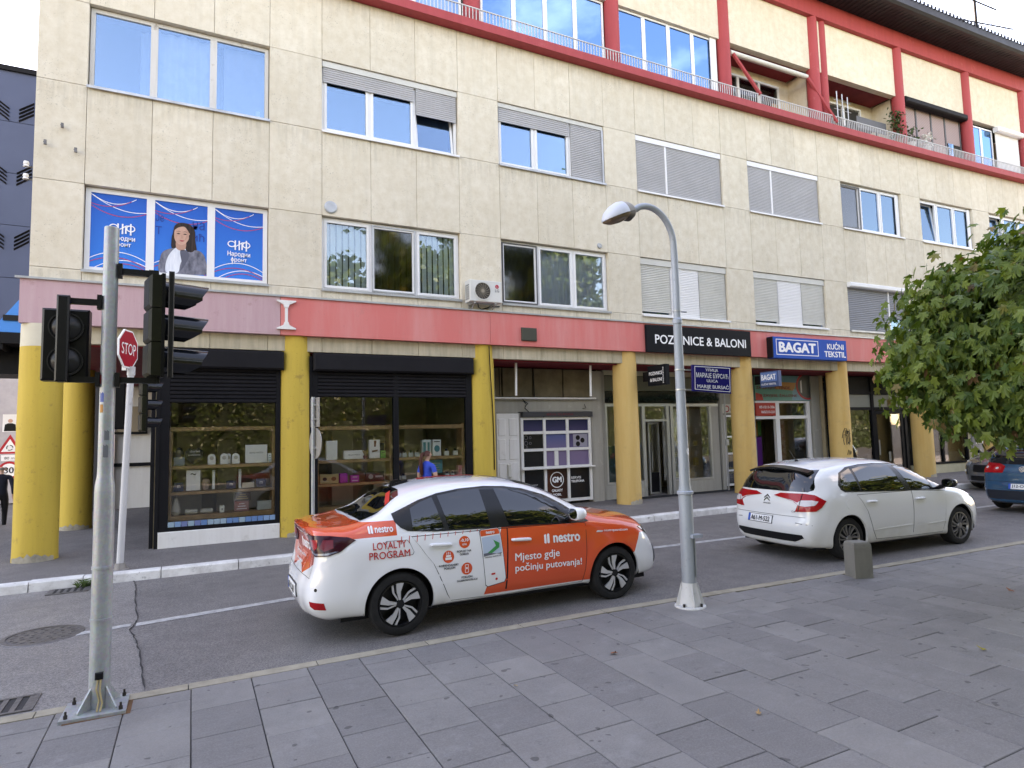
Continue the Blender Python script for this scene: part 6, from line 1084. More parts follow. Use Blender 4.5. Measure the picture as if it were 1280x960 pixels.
# side passage: white back wall with rail, grey pier
t = thing('passage_wall', 'scuffed white wall with a black rail at the back of the side passage', 'wall', (-1.5, 21.5, .1)); mb = MB(); mb.box(-2.0, -.55, 21.5, 21.7, 0, 3.7); mb.build('wall', M_WHT, t); mb = MB(); mb.box(-2.0, -.56, 21.40, 21.44, 1.32, 1.42); mb.build('rail', M_BLK, t); mb = MB(); mb.bbox(-1.95, -1.25, 21.3, 21.49, 2.25, 3.05, .02); mb.build('meter_box', mat('meter_tan', (.30, .24, .17), .6), t)
for x_ in (-1.2, -.95): mb = MB(); mb.bbox(x_, x_+.09, 21.44, 21.49, 2.35, 2.48, .01); mb.build('socket', M_SHW, t)
t = thing('passage_pier', 'slim grey pier beside the back column of the passage', 'pier', (-2.3, 21.2, .1)); mb = MB(); mb.box(-2.55, -2.05, 21.2, 21.6, 0, 3.7); mb.build('pier', mat('pier_grey', (.06, .06, .065), .7), t)
mb = MB(); mb.box(-.66, -.60, GY+.05, 21.5, .1, 3.66); t = thing('passage_side_wall', 'black panelled side wall of the corner shop along the passage', 'wall', (-.63, 16, .1)); mb.build('panel', M_SHB, t); mb = MB(); mb.box(-.70, -.64, 15.9, 16.0, .1, 3.66); mb.build('post', M_BLK, t)
# ================================================================== people
def person(label, loc, rz, J, E, mats, extra, sub=2):
    """continuous skinned body; J joints (x,y,z,rx,ry), E edges (a,b,material)"""
    t = thing('person', label, 'person', loc, rz); me = bpy.data.meshes.new('body'); idx = {k: i for i, k in enumerate(J)}
    me.from_pydata([J[k][:3] for k in J], [(idx[a], idx[b]) for a, b, m in E], []); o = bpy.data.objects.new('body', me); COL.objects.link(o)
    sk = o.modifiers.new('s', 'SKIN'); sk.use_smooth_shade = True; sk.branch_smoothing = .3; su = o.modifiers.new('u', 'SUBSURF'); su.levels = sub; su.render_levels = sub
    for k, i in idx.items(): d = me.skin_vertices[0].data[i]; d.radius = (J[k][3], J[k][4]); d.use_root = (k == 'pelvis')
    dg = bpy.context.evaluated_depsgraph_get(); nm_ = bpy.data.meshes.new_from_object(o.evaluated_get(dg)); bpy.data.objects.remove(o); bpy.data.meshes.remove(me)
    for m in mats: nm_.materials.append(m)
    segs_ = [(Vector(J[a][:3]), Vector(J[b][:3]), m) for a, b, m in E]
    for p in nm_.polygons:
        c = p.center; best = 1e9
        for a, b, m in segs_:
            ab = b-a; tt = max(0, min(1, (c-a).dot(ab)/max(1e-9, ab.length_squared))); d = (c-(a+ab*tt)).length
            if d < best: best = d; p.material_index = m
        p.use_smooth = True
    link('body', nm_, t); extra(t); return t
def hand(J, E, side, w_, f, m):          # w_: wrist key; f: direction the hand points; five fingers of unequal length
    W0 = Vector(J[w_][:3]); f = Vector(f).normalized(); o = Vector((0, 1, 0)) if abs(f.y) < .8 else Vector((0, 0, 1)); o = (o-f*o.dot(f)).normalized(); n_ = f.cross(o).normalized()
    k = w_+'p'; p = W0+f*.075; J[k] = (*p, .036, .022); E.append((w_, k, m))
    for i, (l_, off) in enumerate(((.068, .027), (.078, .009), (.072, -.009), (.056, -.026))):
        a, b = '%sf%d' % (w_, i), '%sg%d' % (w_, i); q = p+o*off+f*.02; J[a] = (*(q+f*l_*.45+n_*.004*side), .009, .009); J[b] = (*(q+f*l_*.85+n_*.022*side), .0075, .0075); E += [(k, a, m), (a, b, m)]
    a, b = w_+'t', w_+'u'; J[a] = (*(W0+f*.045+o*.045), .011, .011); J[b] = (*(W0+f*.085+o*.062+n_*.01*side), .009, .009); E += [(k, a, m), (a, b, m)]
M_SKIN = mat('skin', (.52, .31, .23), .55); M_BLUEJ = mat('jersey_blue', (.018, .075, .48), .8, var=.15, vscale=12); M_JEAN = mat('jeans', (.03, .04, .08), .85); M_HAIR = mat('hair_auburn', (.085, .024, .016), .5, var=.4, vscale=30); M_SHOE = mat('shoe_white', (.6, .6, .6), .6)
J = dict(pelvis=(0, 0, .93, .145, .115), waist=(0, .005, 1.08, .115, .09), chest=(0, .0, 1.25, .145, .10), ches2=(0, -.005, 1.37, .12, .085), neck=(0, .0, 1.45, .05, .05), nec2=(.0, .015, 1.50, .047, .047), jaw=(.015, .03, 1.545, .055, .06), head=(.01, .02, 1.61, .075, .085), top=(.0, .01, 1.66, .06, .07), nose=(.065, .095, 1.585, .012, .012))
E = [('pelvis', 'waist', 0), ('waist', 'chest', 0), ('chest', 'ches2', 0), ('ches2', 'neck', 0), ('neck', 'nec2', 1), ('nec2', 'jaw', 1), ('jaw', 'head', 1), ('head', 'top', 1), ('head', 'nose', 1)]
for s_, n_ in ((1, 'l'), (-1, 'r')):
    J.update({n_+'sh': (.165*s_, -.005, 1.355, .06, .055), n_+'sl': (.215*s_, .0, 1.22, .055, .052), n_+'el': (.235*s_, .01, 1.10, .038, .038), n_+'wr': (.19*s_, .16, .97, .026, .026), n_+'hip': (.085*s_, .0, .86, .095, .10), n_+'kn': (.09*s_, .01, .48, .062, .065), n_+'ank': (.09*s_, -.02, .10, .042, .045), n_+'heel': (.09*s_, -.03, .045, .04, .04), n_+'toe': (.10*s_, .15, .035, .036, .03)})
    E += [('ches2', n_+'sh', 0), (n_+'sh', n_+'sl', 0), (n_+'sl', n_+'el', 1), (n_+'el', n_+'wr', 1), ('pelvis', n_+'hip', 2), (n_+'hip', n_+'kn', 2), (n_+'kn', n_+'ank', 2), (n_+'ank', n_+'heel', 3), (n_+'heel', n_+'toe', 3)]; hand(J, E, s_, n_+'wr', (-.1*s_, .6, -.55), 1)
def hair_w(t):
    mb = MB(); n = 18; vs = []
    for k in range(9):
        z = 1.565+.115*sin(pi/2*k/8); r = cos(pi/2*k/8)
        for i in range(n):
            a = 2*pi*i/n; f = 1.0; d = a-radians(60); fr = cos(d); lo = 1.0 if fr < .35 else 0
            vs.append((.005+.092*r*cos(a)*(1 if fr < .5 else .93), .005+.105*r*sin(a)*(1 if fr < .5 else .9), z if fr < .35 else max(z, 1.64-.0*fr)))
    mb.add(vs, [(k*n+i, k*n+(i+1) % n, (k+1)*n+(i+1) % n, (k+1)*n+i) for k in range(8) for i in range(n)]); mb.tube([(-.02, -.085, 1.63), (-.03, -.13, 1.60), (-.045, -.155, 1.48), (-.05, -.14, 1.33), (-.05, -.12, 1.20), (-.045, -.115, 1.13)], [.03, .034, .04, .045, .036, .008], 10); mb.build('hair', M_HAIR, t, smooth='all', local=True)
    mb = MB(); mb.lathe([(.018, 0), (.020, .008), (.018, .016)], (-.032, -.128, 1.598), n=10); mb.build('hair_tie', M_BPL, t, local=True)
    for d in (-1, 1): mb = MB(); mb.lathe([(.010*sin(pi*i/6), .010-.010*cos(pi*i/6)) for i in range(7)], (.045+.022*d, .088-.022*d, 1.605), n=8); mb.build('eye', M_INK, t, local=True)
    mb = MB(); mb.tube([(.03, .098, 1.552), (.05, .098, 1.549), (.07, .082, 1.552)], .006, 5); mb.build('mouth', mat('lip', (.35, .10, .09), .5), t, local=True)
    mb = MB(); mb.lathe([(.004, -.018), (.018, -.012), (.018, .014), (.004, .02)], (.088, .0, 1.595), n=8); mb.build('ear', M_SKIN, t, local=True)
person('woman with long auburn ponytail in a bright blue top facing the shop window', (4.13, 11.95, gz(4.1)+.13), radians(-58), J, E, [M_BLUEJ, M_SKIN, M_JEAN, M_SHOE], hair_w).scale = (.91, .91, .92)
M_COAT = mat('jacket_black', (.010, .012, .022), .85, var=.25, vscale=8); M_TROU = mat('trousers_black', (.012, .012, .014), .85)
J = dict(pelvis=(0, 0, .93, .165, .13), waist=(0, .005, 1.08, .16, .13), chest=(0, .0, 1.25, .185, .135), ches2=(0, -.005, 1.40, .15, .10), neck=(0, .01, 1.48, .06, .06), nec2=(.0, .02, 1.53, .055, .055), jaw=(.0, .035, 1.57, .062, .065), head=(.0, .02, 1.645, .078, .09), top=(.0, .01, 1.70, .058, .068), nose=(.0, .12, 1.61, .013, .013))
E = [('pelvis', 'waist', 0), ('waist', 'chest', 0), ('chest', 'ches2', 0), ('ches2', 'neck', 0), ('neck', 'nec2', 1), ('nec2', 'jaw', 1), ('jaw', 'head', 1), ('head', 'top', 1), ('head', 'nose', 1)]
for s_, n_ in ((1, 'l'), (-1, 'r')):
    st = .20*s_
    J.update({n_+'sh': (.20*s_, -.005, 1.40, .075, .07), n_+'el': (.27*s_, -.06-.05*s_, 1.14, .055, .055), n_+'cuf': (.275*s_, .05-.09*s_, .94, .042, .042), n_+'wr': (.27*s_, .07-.09*s_, .90, .028, .028), n_+'hip': (.09*s_, .02*s_, .86, .105, .11), n_+'kn': (.09*s_, .08+st*.35, .48, .07, .075), n_+'ank': (.085*s_, st*1.0-.06, .10+(.05 if s_ < 0 else 0), .05, .055), n_+'heel': (.085*s_, st*1.0-.08, .05+(.05 if s_ < 0 else 0), .042, .042), n_+'toe': (.10*s_, st*1.0+.12, .04, .04, .032)})
    E += [('ches2', n_+'sh', 0), (n_+'sh', n_+'el', 0), (n_+'el', n_+'cuf', 0), (n_+'cuf', n_+'wr', 1), ('pelvis', n_+'hip', 2), (n_+'hip', n_+'kn', 2), (n_+'kn', n_+'ank', 2), (n_+'ank', n_+'heel', 3), (n_+'heel', n_+'toe', 3)]; hand(J, E, s_, n_+'wr', (-.02*s_, .15, -.9), 1)
def hair_m(t):
    mb = MB(); n = 16; vs = []
    for k in range(6):
        z = 1.60+.06*k/5
        for i in range(n): a = 2*pi*i/n; zz = z if sin(a) < .3 else 1.66; vs.append((.086*cos(a), .012+.098*sin(a)*(1 if sin(a) < .3 else .9), zz))
    mb.add(vs, [(k*n+i, k*n+(i+1) % n, (k+1)*n+(i+1) % n, (k+1)*n+i) for k in range(5) for i in range(n)]); mb.build('hair', mat('hair_grey', (.20, .17, .15), .7), t, smooth='all', local=True)
    for d in (-1, 1):
        mb = MB(); mb.lathe([(.004, -.02), (.02, -.012), (.02, .016), (.004, .024)], (.088*d, .02, 1.62), n=8); mb.build('ear', M_SKIN, t, local=True); mb = MB(); mb.lathe([(.010*sin(pi*i/6), .010-.010*cos(pi*i/6)) for i in range(7)], (.032*d, .108, 1.64), n=8); mb.build('eye', M_INK, t, local=True)
    mb = MB(); mb.tube([(-.025, .108, 1.575), (0, .114, 1.573), (.025, .108, 1.575)], .006, 5); mb.build('mouth', mat('lip', (.35, .10, .09)), t, local=True)
person('balding man in black jacket and trousers walking away at the left edge', (-4.36, 20.5, -.11), radians(8), J, E, [M_COAT, M_SKIN, M_TROU, M_BPL], hair_m).scale = (.93, .93, .93)
# ================================================================== cars (own frame: x forward, y left, z up; origin under the rear axle)
def hermite(P, t, sub):
    """dense smooth curve through points P (Vectors) with chord parameters t; sub[i] steps per segment"""
    n = len(P); T = []
    for i in range(n):
        if i == 0: T.append((P[1]-P[0])/(t[1]-t[0]))
        elif i == n-1: T.append((P[-1]-P[-2])/(t[-1]-t[-2]))
        else:
            d0, d1 = (P[i]-P[i-1])/(t[i]-t[i-1]), (P[i+1]-P[i])/(t[i+1]-t[i]); h0, h1 = t[i]-t[i-1], t[i+1]-t[i]; T.append((d0*h1+d1*h0)/(h0+h1))
    out_ = []
    for i in range(n-1):
        h = t[i+1]-t[i]
        for k in range(sub[i]):
            u = k/sub[i]; out_.append(P[i]*(2*u**3-3*u**2+1)+T[i]*h*(u**3-2*u**2+u)+P[i+1]*(-2*u**3+3*u**2)+T[i+1]*h*(u**3-u**2))
    out_.append(P[-1].copy()); return out_
class Car:
    def __init__(s, label, loc, rz, net, wb, paint, wr, arch, scale=1.0, flare=.012, group=None, track=.80):
        s.t = thing('car', label, 'car', loc, rz, group); s.t.scale = (scale,)*3; s.wb, s.wr = wb, wr; s.paint = paint; s.track = track
        K = len(net); R = len(net[0]); rows = []
        for st in net:
            P = [Vector(p) for p in st]; t = [0]
            for a, b in zip(P, P[1:]): t.append(t[-1]+max(.02, (b-a).length))
            rows.append(hermite(P, t, [4]*(R-1)))
        m = len(rows[0]); mid = [sum((rows[k+1][j]-rows[k][j]).length for j in range(4, m-8))/(m-12) for k in range(K-1)]
        t = [0]
        for d in mid: t.append(t[-1]+max(.05, d))
        sub = [max(3, int(d/.035)) for d in mid]; cols = [hermite([rows[k][j] for k in range(K)], t, sub) for j in range(m)]
        n = len(cols[0]); vs = []; W = lambda sg: [[(cols[j][i].x, sg*max(0, cols[j][i].y), cols[j][i].z) for i in range(n)] for j in range(m)]
        V, F = [], []
        for sg in (1, -1):
            b = len(V)
            for c in W(sg): V += c
            for j in range(m-1):
                for i in range(n-1): q = (b+j*n+i, b+j*n+i+1, b+(j+1)*n+i+1, b+(j+1)*n+i); F.append(q if sg < 0 else q[::-1])
        # wheel arch flares and openings
        for i, (x, y, z) in enumerate(V):
            for ax in (0, wb):
                d = sqrt((x-ax)**2+(z-wr)**2)
                if abs(y) > .5 and z < .85 and d < arch+.10: V[i] = (x, y+(flare*(1 if y > 0 else -1))*min(1, max(0, (arch+.10-d)/.06)), z)
        s.bvh = BVHTree.FromPolygons([Vector(v) for v in V], F)
        inside = lambda v: abs(v[1]) > .48 and v[2] < wr+arch and min(sqrt((v[0]-ax)**2+(v[2]-wr)**2) for ax in (0, wb)) < arch
        flag = [inside(v) for v in V]; F = [f for f in F if not all(flag[i] for i in f)]; used = {i for f in F for i in f}
        for i in used:
            if flag[i]:
                x, y, z = V[i]; ax = 0 if abs(x) < abs(x-wb) else wb; d = max(1e-4, sqrt((x-ax)**2+(z-wr)**2)); V[i] = (ax+(x-ax)*arch/d, y, wr+(z-wr)*arch/d)
        rm = {i: k for k, i in enumerate(sorted(used))}; mb = MB(); mb.add([V[i] for i in sorted(used)], [tuple(rm[i] for i in f) for f in F]); me = bpy.data.meshes.new('body'); me.from_pydata(mb.v, [], mb.f); me.materials.append(paint)
        bm = bmesh.new(); bm.from_mesh(me); bmesh.ops.remove_doubles(bm, verts=bm.verts, dist=.0012); bmesh.ops.recalc_face_normals(bm, faces=bm.faces)
        bound = [e for e in bm.edges if len(e.link_faces) == 1 and all(abs(v.co.y) > .4 and v.co.z > .2 for v in e.verts)]      # rolled arch lip
        g = bmesh.ops.extrude_edge_only(bm, edges=bound)['geom']
        for v in g:
            if isinstance(v, bmesh.types.BMVert): v.co.y *= .965
        for f in bm.faces: f.smooth = True
        bm.to_mesh(me); bm.free(); me.set_sharp_from_angle(angle=radians(42)); s.body = link('body', me, s.t)
        mb = MB(); mb.box(-.55, wb+.55, -.72, .72, .17, .55); mb.box(.42, wb-.42, -.80, .80, .20, .45); mb.build('underbody', M_BPL, s.t, local=True)
        for ax in (0, wb):
            for sg in (1, -1): mb = MB(); A_ = [pi*(-.06+1.12*i/24) for i in range(25)]; R_ = arch+.012; mb.add([(ax+R_*cos(a), y_*sg, wr+R_*sin(a)) for a in A_ for y_ in (.86, .52)]+[(ax, .52*sg, wr)], [(2*i, 2*i+1, 2*i+3, 2*i+2) for i in range(24)]+[(2*i+1, 50, 2*i+3) for i in range(24)]); mb.build('wheel_arch_liner', M_BPL, s.t, local=True)
    def cast(s, o, d):
        h = s.bvh.ray_cast(Vector(o), Vector(d), 8)
        if h[0] is None: h = s.bvh.find_nearest(Vector(o)+Vector(d)*2.2)
        nrm = h[1]
        if nrm.dot(Vector(d)) > 0: nrm = -nrm
        return h[0], nrm
    def frame(s, view, sg=-1):
        if view == 'side': return lambda a, b: (Vector((a, 2.0*sg, b)), Vector((0, -sg, 0)))
        if view == 'top': return lambda a, b: (Vector((a, b, 3.0)), Vector((0, 0, -1)))
        if view == 'rear': return lambda a, b: (Vector((-3.0, a, b)), Vector((1, 0, 0)))
        if view == 'front': return lambda a, b: (Vector((6.0, a, b)), Vector((-1, 0, 0)))
        if view == 'diag': # from rear corner on side sg; a runs along the corner
            d = Vector((1, -sg, 0)).normalized(); u = Vector((1, sg, 0)).normalized(); c = Vector((-.3, .6*sg, 0)); return lambda a, b: (c-d*2.5+u*a+ZU*b, d)
        if view == 'fdiag':
            d = Vector((-1, -sg, 0)).normalized(); u = Vector((1, -sg, 0)).normalized(); c = Vector((s.wb+.4, .6*sg, 0)); return lambda a, b: (c-d*2.5+u*a+ZU*b, d)
    def patch(s, name, polys, m, view='side', off=.004, sg=-1, grid=.05, rim=True, parent=None, verts=None, smooth=True):
        """lay flat outlines (or a flat mesh given by verts + polys) on the body, standing proud by off"""
        fr = s.frame(view, sg); bm = bmesh.new()
        if verts is None:
            for poly in polys: bm.faces.new([bm.verts.new((a, b, 0)) for a, b in poly])
        else:
            vv = [bm.verts.new((v[0], v[1], v[2] if len(v) > 2 else 0)) for v in verts]
            for f in polys:
                try: bm.faces.new([vv[i] for i in f])
                except ValueError: pass
        xs_ = [v.co.x for v in bm.verts]; ys_ = [v.co.y for v in bm.verts]
        for ax_, lo, hi in ((0, min(xs_), max(xs_)), (1, min(ys_), max(ys_))):
            k = int((hi-lo)/grid)
            for i in range(1, k+1):
                p = lo+(hi-lo)*i/(k+1); n_ = (1, 0, 0) if ax_ == 0 else (0, 1, 0); bmesh.ops.bisect_plane(bm, geom=bm.verts[:]+bm.edges[:]+bm.faces[:], plane_co=(p, p, 0), plane_no=n_, dist=1e-5)
        nr = {}
        for v in bm.verts: o, d = fr(v.co.x, v.co.y); h, n_ = s.cast(o, d); v.co = h+n_*(off+.0005*v.co.z); nr[v.index] = n_
        bm.verts.index_update(); bmesh.ops.recalc_face_normals(bm, faces=bm.faces)
        d0 = fr(0, 0)[1]
        if sum(f.normal.dot(d0)*f.calc_area() for f in bm.faces) > 0: bmesh.ops.reverse_faces(bm, faces=bm.faces)
        if rim:
            be = [e for e in bm.edges if len(e.link_faces) == 1]; dirs = {v: fr(0, 0)[1] for e in be for v in e.verts}; g = bmesh.ops.extrude_edge_only(bm, edges=be)['geom']
            for v in g:
                if isinstance(v, bmesh.types.BMVert): v.co += d0*(off+.006)
        me = bpy.data.meshes.new(name)
        for f in bm.faces: f.smooth = smooth
        bm.to_mesh(me); bm.free(); me.materials.append(m)
        if smooth: me.set_sharp_from_angle(angle=radians(50))
        return link(name, me, parent or s.t)
    def text(s, st, m, x0, z0, w_, h_, view='side', off=.006, sg=-1, bold=.01, name='lettering', shear=0, slope=0, parent=None, flip=False, space=1.0):
        vs, fs = text2d(st, bold, shear, space); vs = fit(vs, w_, h_)
        return s.patch(name, fs, m, view, off, sg, .08, False, parent, [(x0+a, z0+b+slope*a, q) for a, b, q in vs], smooth=False)
    def wheels(s, rimf, tyre_w=.2):
        for ax in (0, s.wb):
            for sg in (1, -1):
                R = s.wr; yo = s.track*sg+.095*sg; q = lambda d: yo-d*sg; c = (ax, 0, R); w_ = MB()
                w_.lathe([(R*.70, q(.022)), (R*.74, q(.006)), (R*.86, q(.0)), (R*.95, q(.010)), (R*.99, q(.03)), (R, q(.06)), (R, q(.15)), (R*.97, q(.185)), (R*.86, q(.2)), (R*.70, q(.19)), (R*.68, q(.10))], c, 'y', 48); wh = w_.build('wheel', mat('tyre', (.016, .016, .017), .75, var=.3, vscale=14), s.t, smooth=True, local=True)
                d = MB(); d.lathe([(R*.71, q(.02)), (R*.66, q(.05)), (R*.64, q(.11)), (0, q(.11))], c, 'y', 40); d.build('rim_well', mat('rim_black', (.010, .010, .011), .35), wh, smooth=True, local=True); rimf(s, wh, ax, sg, R, q, c)
def spokes(wh, ax, R, q, outline, n, m, depth=(.012, .035), rot=0, name='spoke', sg=1):
    for k in range(n):
        a = rot+2*pi*k/n; mb = MB(); P = [(ax+(r*cos(a+t*(-sg))*R), R+r*sin(a+t*(-sg))*R) for r, t in outline]; mb.prism(P, q(depth[0]), q(depth[1])); mb.build(name, m, wh, local=True)
def mirror(c, sg, x, y, z, m_shell, m_base):
    mb = MB(); mb.tube([(x, (y-.09)*sg, z-.06), (x+.0, (y+.0)*sg, z-.03)], .035, 8); mb.build('mirror_arm', m_base, c.t, smooth=True, local=True); mb = MB(); n = 14; vs = []
    prof = [(-.055, .80), (-.05, .98), (.0, 1.0), (.05, .9), (.085, .62), (.10, .0)]
    for dx, f in prof:
        for i in range(n): a = 2*pi*i/n; vs.append((x+dx, (y+.09+.105*f*(abs(cos(a))**.7)*(1 if cos(a) > 0 else -1))*sg, z+.02+.072*f*(abs(sin(a))**.7)*(1 if sin(a) > 0 else -1)))
    mb.add(vs, [(k*n+i, k*n+(i+1) % n, (k+1)*n+(i+1) % n, (k+1)*n+i) for k in range(len(prof)-1) for i in range(n)]); h = mb.build('mirror', m_shell, c.t, smooth='all', local=True)
    mb = MB(); mb.add([(x-.0555, (y+.09+.085*cos(2*pi*i/16))*sg, z+.02+.055*sin(2*pi*i/16)) for i in range(16)], [tuple(range(16))]); mb.build('mirror_glass', mat('mirror_glass', (.5, .55, .6), .02, metal=1), h, local=True)
G_CAR = mat('car_glass', (.004, .005, .006), .015, spec=.85, ior=1.8); M_TRIM = mat('black_trim', (.012, .012, .013), .22, spec=.6); M_SEAL = mat('door_gap', (.01, .01, .01), .8); M_CHR = mat('chrome', (.7, .7, .72), .08, metal=1)
M_RIMS = mat('rim_silver', (.42, .42, .43), .28, metal=.8); M_RIMD = mat('rim_diamond_cut', (.62, .62, .63), .3, metal=.5); M_RIMB = mat('rim_gloss_black', (.012, .012, .013), .2)
M_TLR = mat('tail_red', (.42, .010, .014), .15, coat=.2); M_TLD = mat('tail_dark', (.035, .004, .010), .15, spec=.4); M_TLW = mat('tail_clear', (.6, .55, .55), .1, coat=.8); M_HLG = mat('headlight_glass', (.30, .32, .34), .05, coat=.9, metal=.2); M_HLD = mat('headlight_dark', (.03, .03, .035), .08, coat=.9)
def plate_(c, txt, yc, zc, w_, h_, view='rear', tilt_=0):
    p = c.patch('number_plate', [[(yc-w_/2-.008, zc-h_/2-.008), (yc+w_/2+.008, zc-h_/2-.008), (yc+w_/2+.008, zc+h_/2+.008), (yc-w_/2-.008, zc+h_/2+.008)]], M_BPL, view, .012, grid=.3)
    c.patch('plate_face', [[(yc-w_/2, zc-h_/2), (yc+w_/2, zc-h_/2), (yc+w_/2, zc+h_/2), (yc-w_/2, zc+h_/2)]], M_PRW, view, .017, grid=.3, parent=p)
    lft = 1   # seen from behind +y is at the left
    c.patch('plate_band', [[(yc+w_/2-.045, zc-h_/2), (yc+w_/2, zc-h_/2), (yc+w_/2, zc+h_/2), (yc+w_/2-.045, zc+h_/2)]], mat('plate_blue', (.01, .10, .45), .4), view, .019, grid=.3, parent=p)
    vs, fs = text2d(txt, .015); vs = fit(vs, w_-.10, h_*.66); c.patch('plate_lettering', fs, M_INK, view, .021, -1, .3, False, p, [(yc+w_/2-.065-a, zc-h_*.33+b, q_) for a, b, q_ in vs], smooth=False)
# ---------------------------------------------------------------- the liveried saloon
def livery(nb, b):
    x, y, z = nb.xyz(); ay = nb.math('ABSOLUTE', y)
    lt = lambda a, v: nb.math('LESS_THAN', a, v); gt = lambda a, v: nb.math('GREATER_THAN', a, v)
    def AND(*a):
        r = a[0]
        for q in a[1:]: r = nb.math('MULTIPLY', r, q)
        return r
    def OR(*a):
        r = a[0]
        for q in a[1:]: r = nb.math('MAXIMUM', r, q)
        return r
    side = gt(ay, .50)
    f1 = AND(gt(nb.math('SUBTRACT', x, nb.math('MULTIPLY', z, .324)), .82), gt(z, .275), lt(z, 1.0), OR(lt(nb.math('SUBTRACT', x, nb.math('MULTIPLY', z, .53)), 2.60), gt(z, .735)), OR(lt(z, .965), gt(x, 1.95)))
    hood = AND(gt(x, 2.28), gt(z, .76), lt(z, 1.06), lt(nb.math('ADD', x, z), 4.08))
    band = AND(lt(x, -.02), gt(z, .975), lt(nb.math('ADD', z, nb.math('MULTIPLY', x, -.02)), 1.118), gt(x, -.9))
    tail = AND(lt(x, -.60), lt(ay, .62), gt(nb.math('SUBTRACT', z, nb.math('MULTIPLY', nb.math('ABSOLUTE', nb.math('SUBTRACT', ay, .27)), .38)), .60))
    m = OR(f1, hood, band, tail)
    nb.set(b, 'Base Color', nb.mix(m, (.80, .81, .83, 1), (.78, .088, .026, 1)))
M_LIV = mat('livery_paint', (.8, .8, .8), .22, spec=.5, coat=1.0, fn=livery); M_CORG = mat('wrap_orange', (.78, .088, .026), .25, coat=.9); M_CWHT = mat('car_white', (.80, .81, .83), .22, coat=1.0); M_LRED = mat('print_livery_red', (.60, .03, .025), .3)
S1 = [(-.82, 0)]
NET1 = [
 [(-.78, 0, .20), (-.84, 0, .24), (-.885, 0, .34), (-.89, 0, .52), (-.835, 0, .64), (-.79, 0, .84), (-.81, 0, .985), (-.845, 0, 1.052), (-.80, 0, 1.082), (-.73, 0, 1.088)],
 [(-.76, .42, .20), (-.83, .42, .24), (-.87, .43, .34), (-.875, .43, .52), (-.82, .43, .64), (-.775, .43, .84), (-.795, .43, .98), (-.825, .42, 1.048), (-.74, .34, 1.082), (-.58, 0, 1.094)],
 [(-.68, .66, .20), (-.74, .72, .25), (-.80, .745, .34), (-.80, .75, .52), (-.77, .75, .67), (-.75, .74, .85), (-.75, .70, .965), (-.735, .645, 1.04), (-.58, .46, 1.078), (-.45, 0, 1.10)],
 [(-.5, .70, .20), (-.50, .82, .25), (-.52, .865, .36), (-.52, .88, .55), (-.51, .88, .74), (-.50, .865, .90), (-.48, .81, 1.02), (-.46, .73, 1.07), (-.40, .50, 1.10), (-.34, 0, 1.115)],
 [(-.25, .70, .20), (-.25, .845, .25), (-.25, .885, .36), (-.25, .90, .56), (-.25, .90, .76), (-.24, .87, .94), (-.22, .81, 1.05), (-.20, .715, 1.135), (-.16, .50, 1.165), (-.16, 0, 1.185)],
 [(.1, .70, .20), (.1, .85, .25), (.1, .89, .36), (.1, .905, .56), (.1, .90, .78), (.1, .87, .965), (.1, .775, 1.17), (.1, .665, 1.29), (.1, .43, 1.345), (.1, 0, 1.37)],
 [(.45, .70, .20), (.45, .85, .25), (.45, .89, .36), (.45, .905, .56), (.45, .90, .78), (.45, .87, .97), (.45, .76, 1.22), (.45, .645, 1.375), (.45, .40, 1.43), (.45, 0, 1.45)],
 [(.95, .70, .20), (.95, .85, .25), (.95, .89, .36), (.95, .905, .56), (.95, .90, .78), (.95, .87, .965), (.95, .755, 1.225), (.95, .635, 1.395), (.95, .39, 1.455), (.95, 0, 1.475)],
 [(1.35, .70, .20), (1.35, .85, .25), (1.35, .89, .36), (1.35, .905, .56), (1.35, .90, .78), (1.35, .87, .955), (1.35, .76, 1.205), (1.35, .635, 1.37), (1.35, .39, 1.435), (1.35, 0, 1.455)],
 [(1.75, .70, .20), (1.75, .85, .25), (1.75, .89, .36), (1.75, .905, .56), (1.75, .90, .77), (1.75, .87, .945), (1.75, .785, 1.14), (1.75, .675, 1.265), (1.75, .42, 1.345), (1.75, 0, 1.37)],
 [(2.1, .70, .20), (2.1, .85, .25), (2.1, .89, .36), (2.1, .905, .56), (2.1, .90, .76), (2.1, .87, .93), (2.1, .805, 1.03), (2.1, .715, 1.105), (2.1, .45, 1.185), (2.1, 0, 1.205)],
 [(2.42, .70, .20), (2.42, .85, .25), (2.42, .89, .36), (2.42, .905, .56), (2.42, .90, .75), (2.42, .86, .905), (2.42, .81, .955), (2.42, .72, .985), (2.42, .46, 1.015), (2.42, 0, 1.03)],
 [(2.82, .68, .20), (2.82, .83, .25), (2.82, .87, .36), (2.82, .89, .55), (2.82, .885, .72), (2.82, .83, .855), (2.82, .77, .90), (2.82, .68, .925), (2.82, .44, .955), (2.82, 0, .965)],
 [(3.06, .66, .20), (3.08, .79, .25), (3.10, .825, .35), (3.10, .84, .53), (3.10, .825, .68), (3.08, .775, .79), (3.06, .715, .845), (3.05, .63, .88), (3.07, .41, .91), (3.09, 0, .92)],
 [(3.21, .60, .20), (3.30, .67, .24), (3.33, .69, .34), (3.32, .69, .5), (3.27, .675, .62), (3.20, .65, .715), (3.17, .61, .785), (3.16, .55, .82), (3.19, .37, .86), (3.23, 0, .875)],
 [(3.33, .32, .20), (3.43, .35, .24), (3.46, .36, .34), (3.45, .36, .5), (3.40, .35, .62), (3.34, .33, .70), (3.31, .32, .775), (3.29, .30, .805), (3.28, .22, .835), (3.27, 0, .855)],
 [(3.35, 0, .20), (3.46, 0, .24), (3.49, 0, .34), (3.48, 0, .5), (3.43, 0, .62), (3.37, 0, .70), (3.34, 0, .77), (3.32, 0, .80), (3.305, 0, .82), (3.285, 0, .84)]]
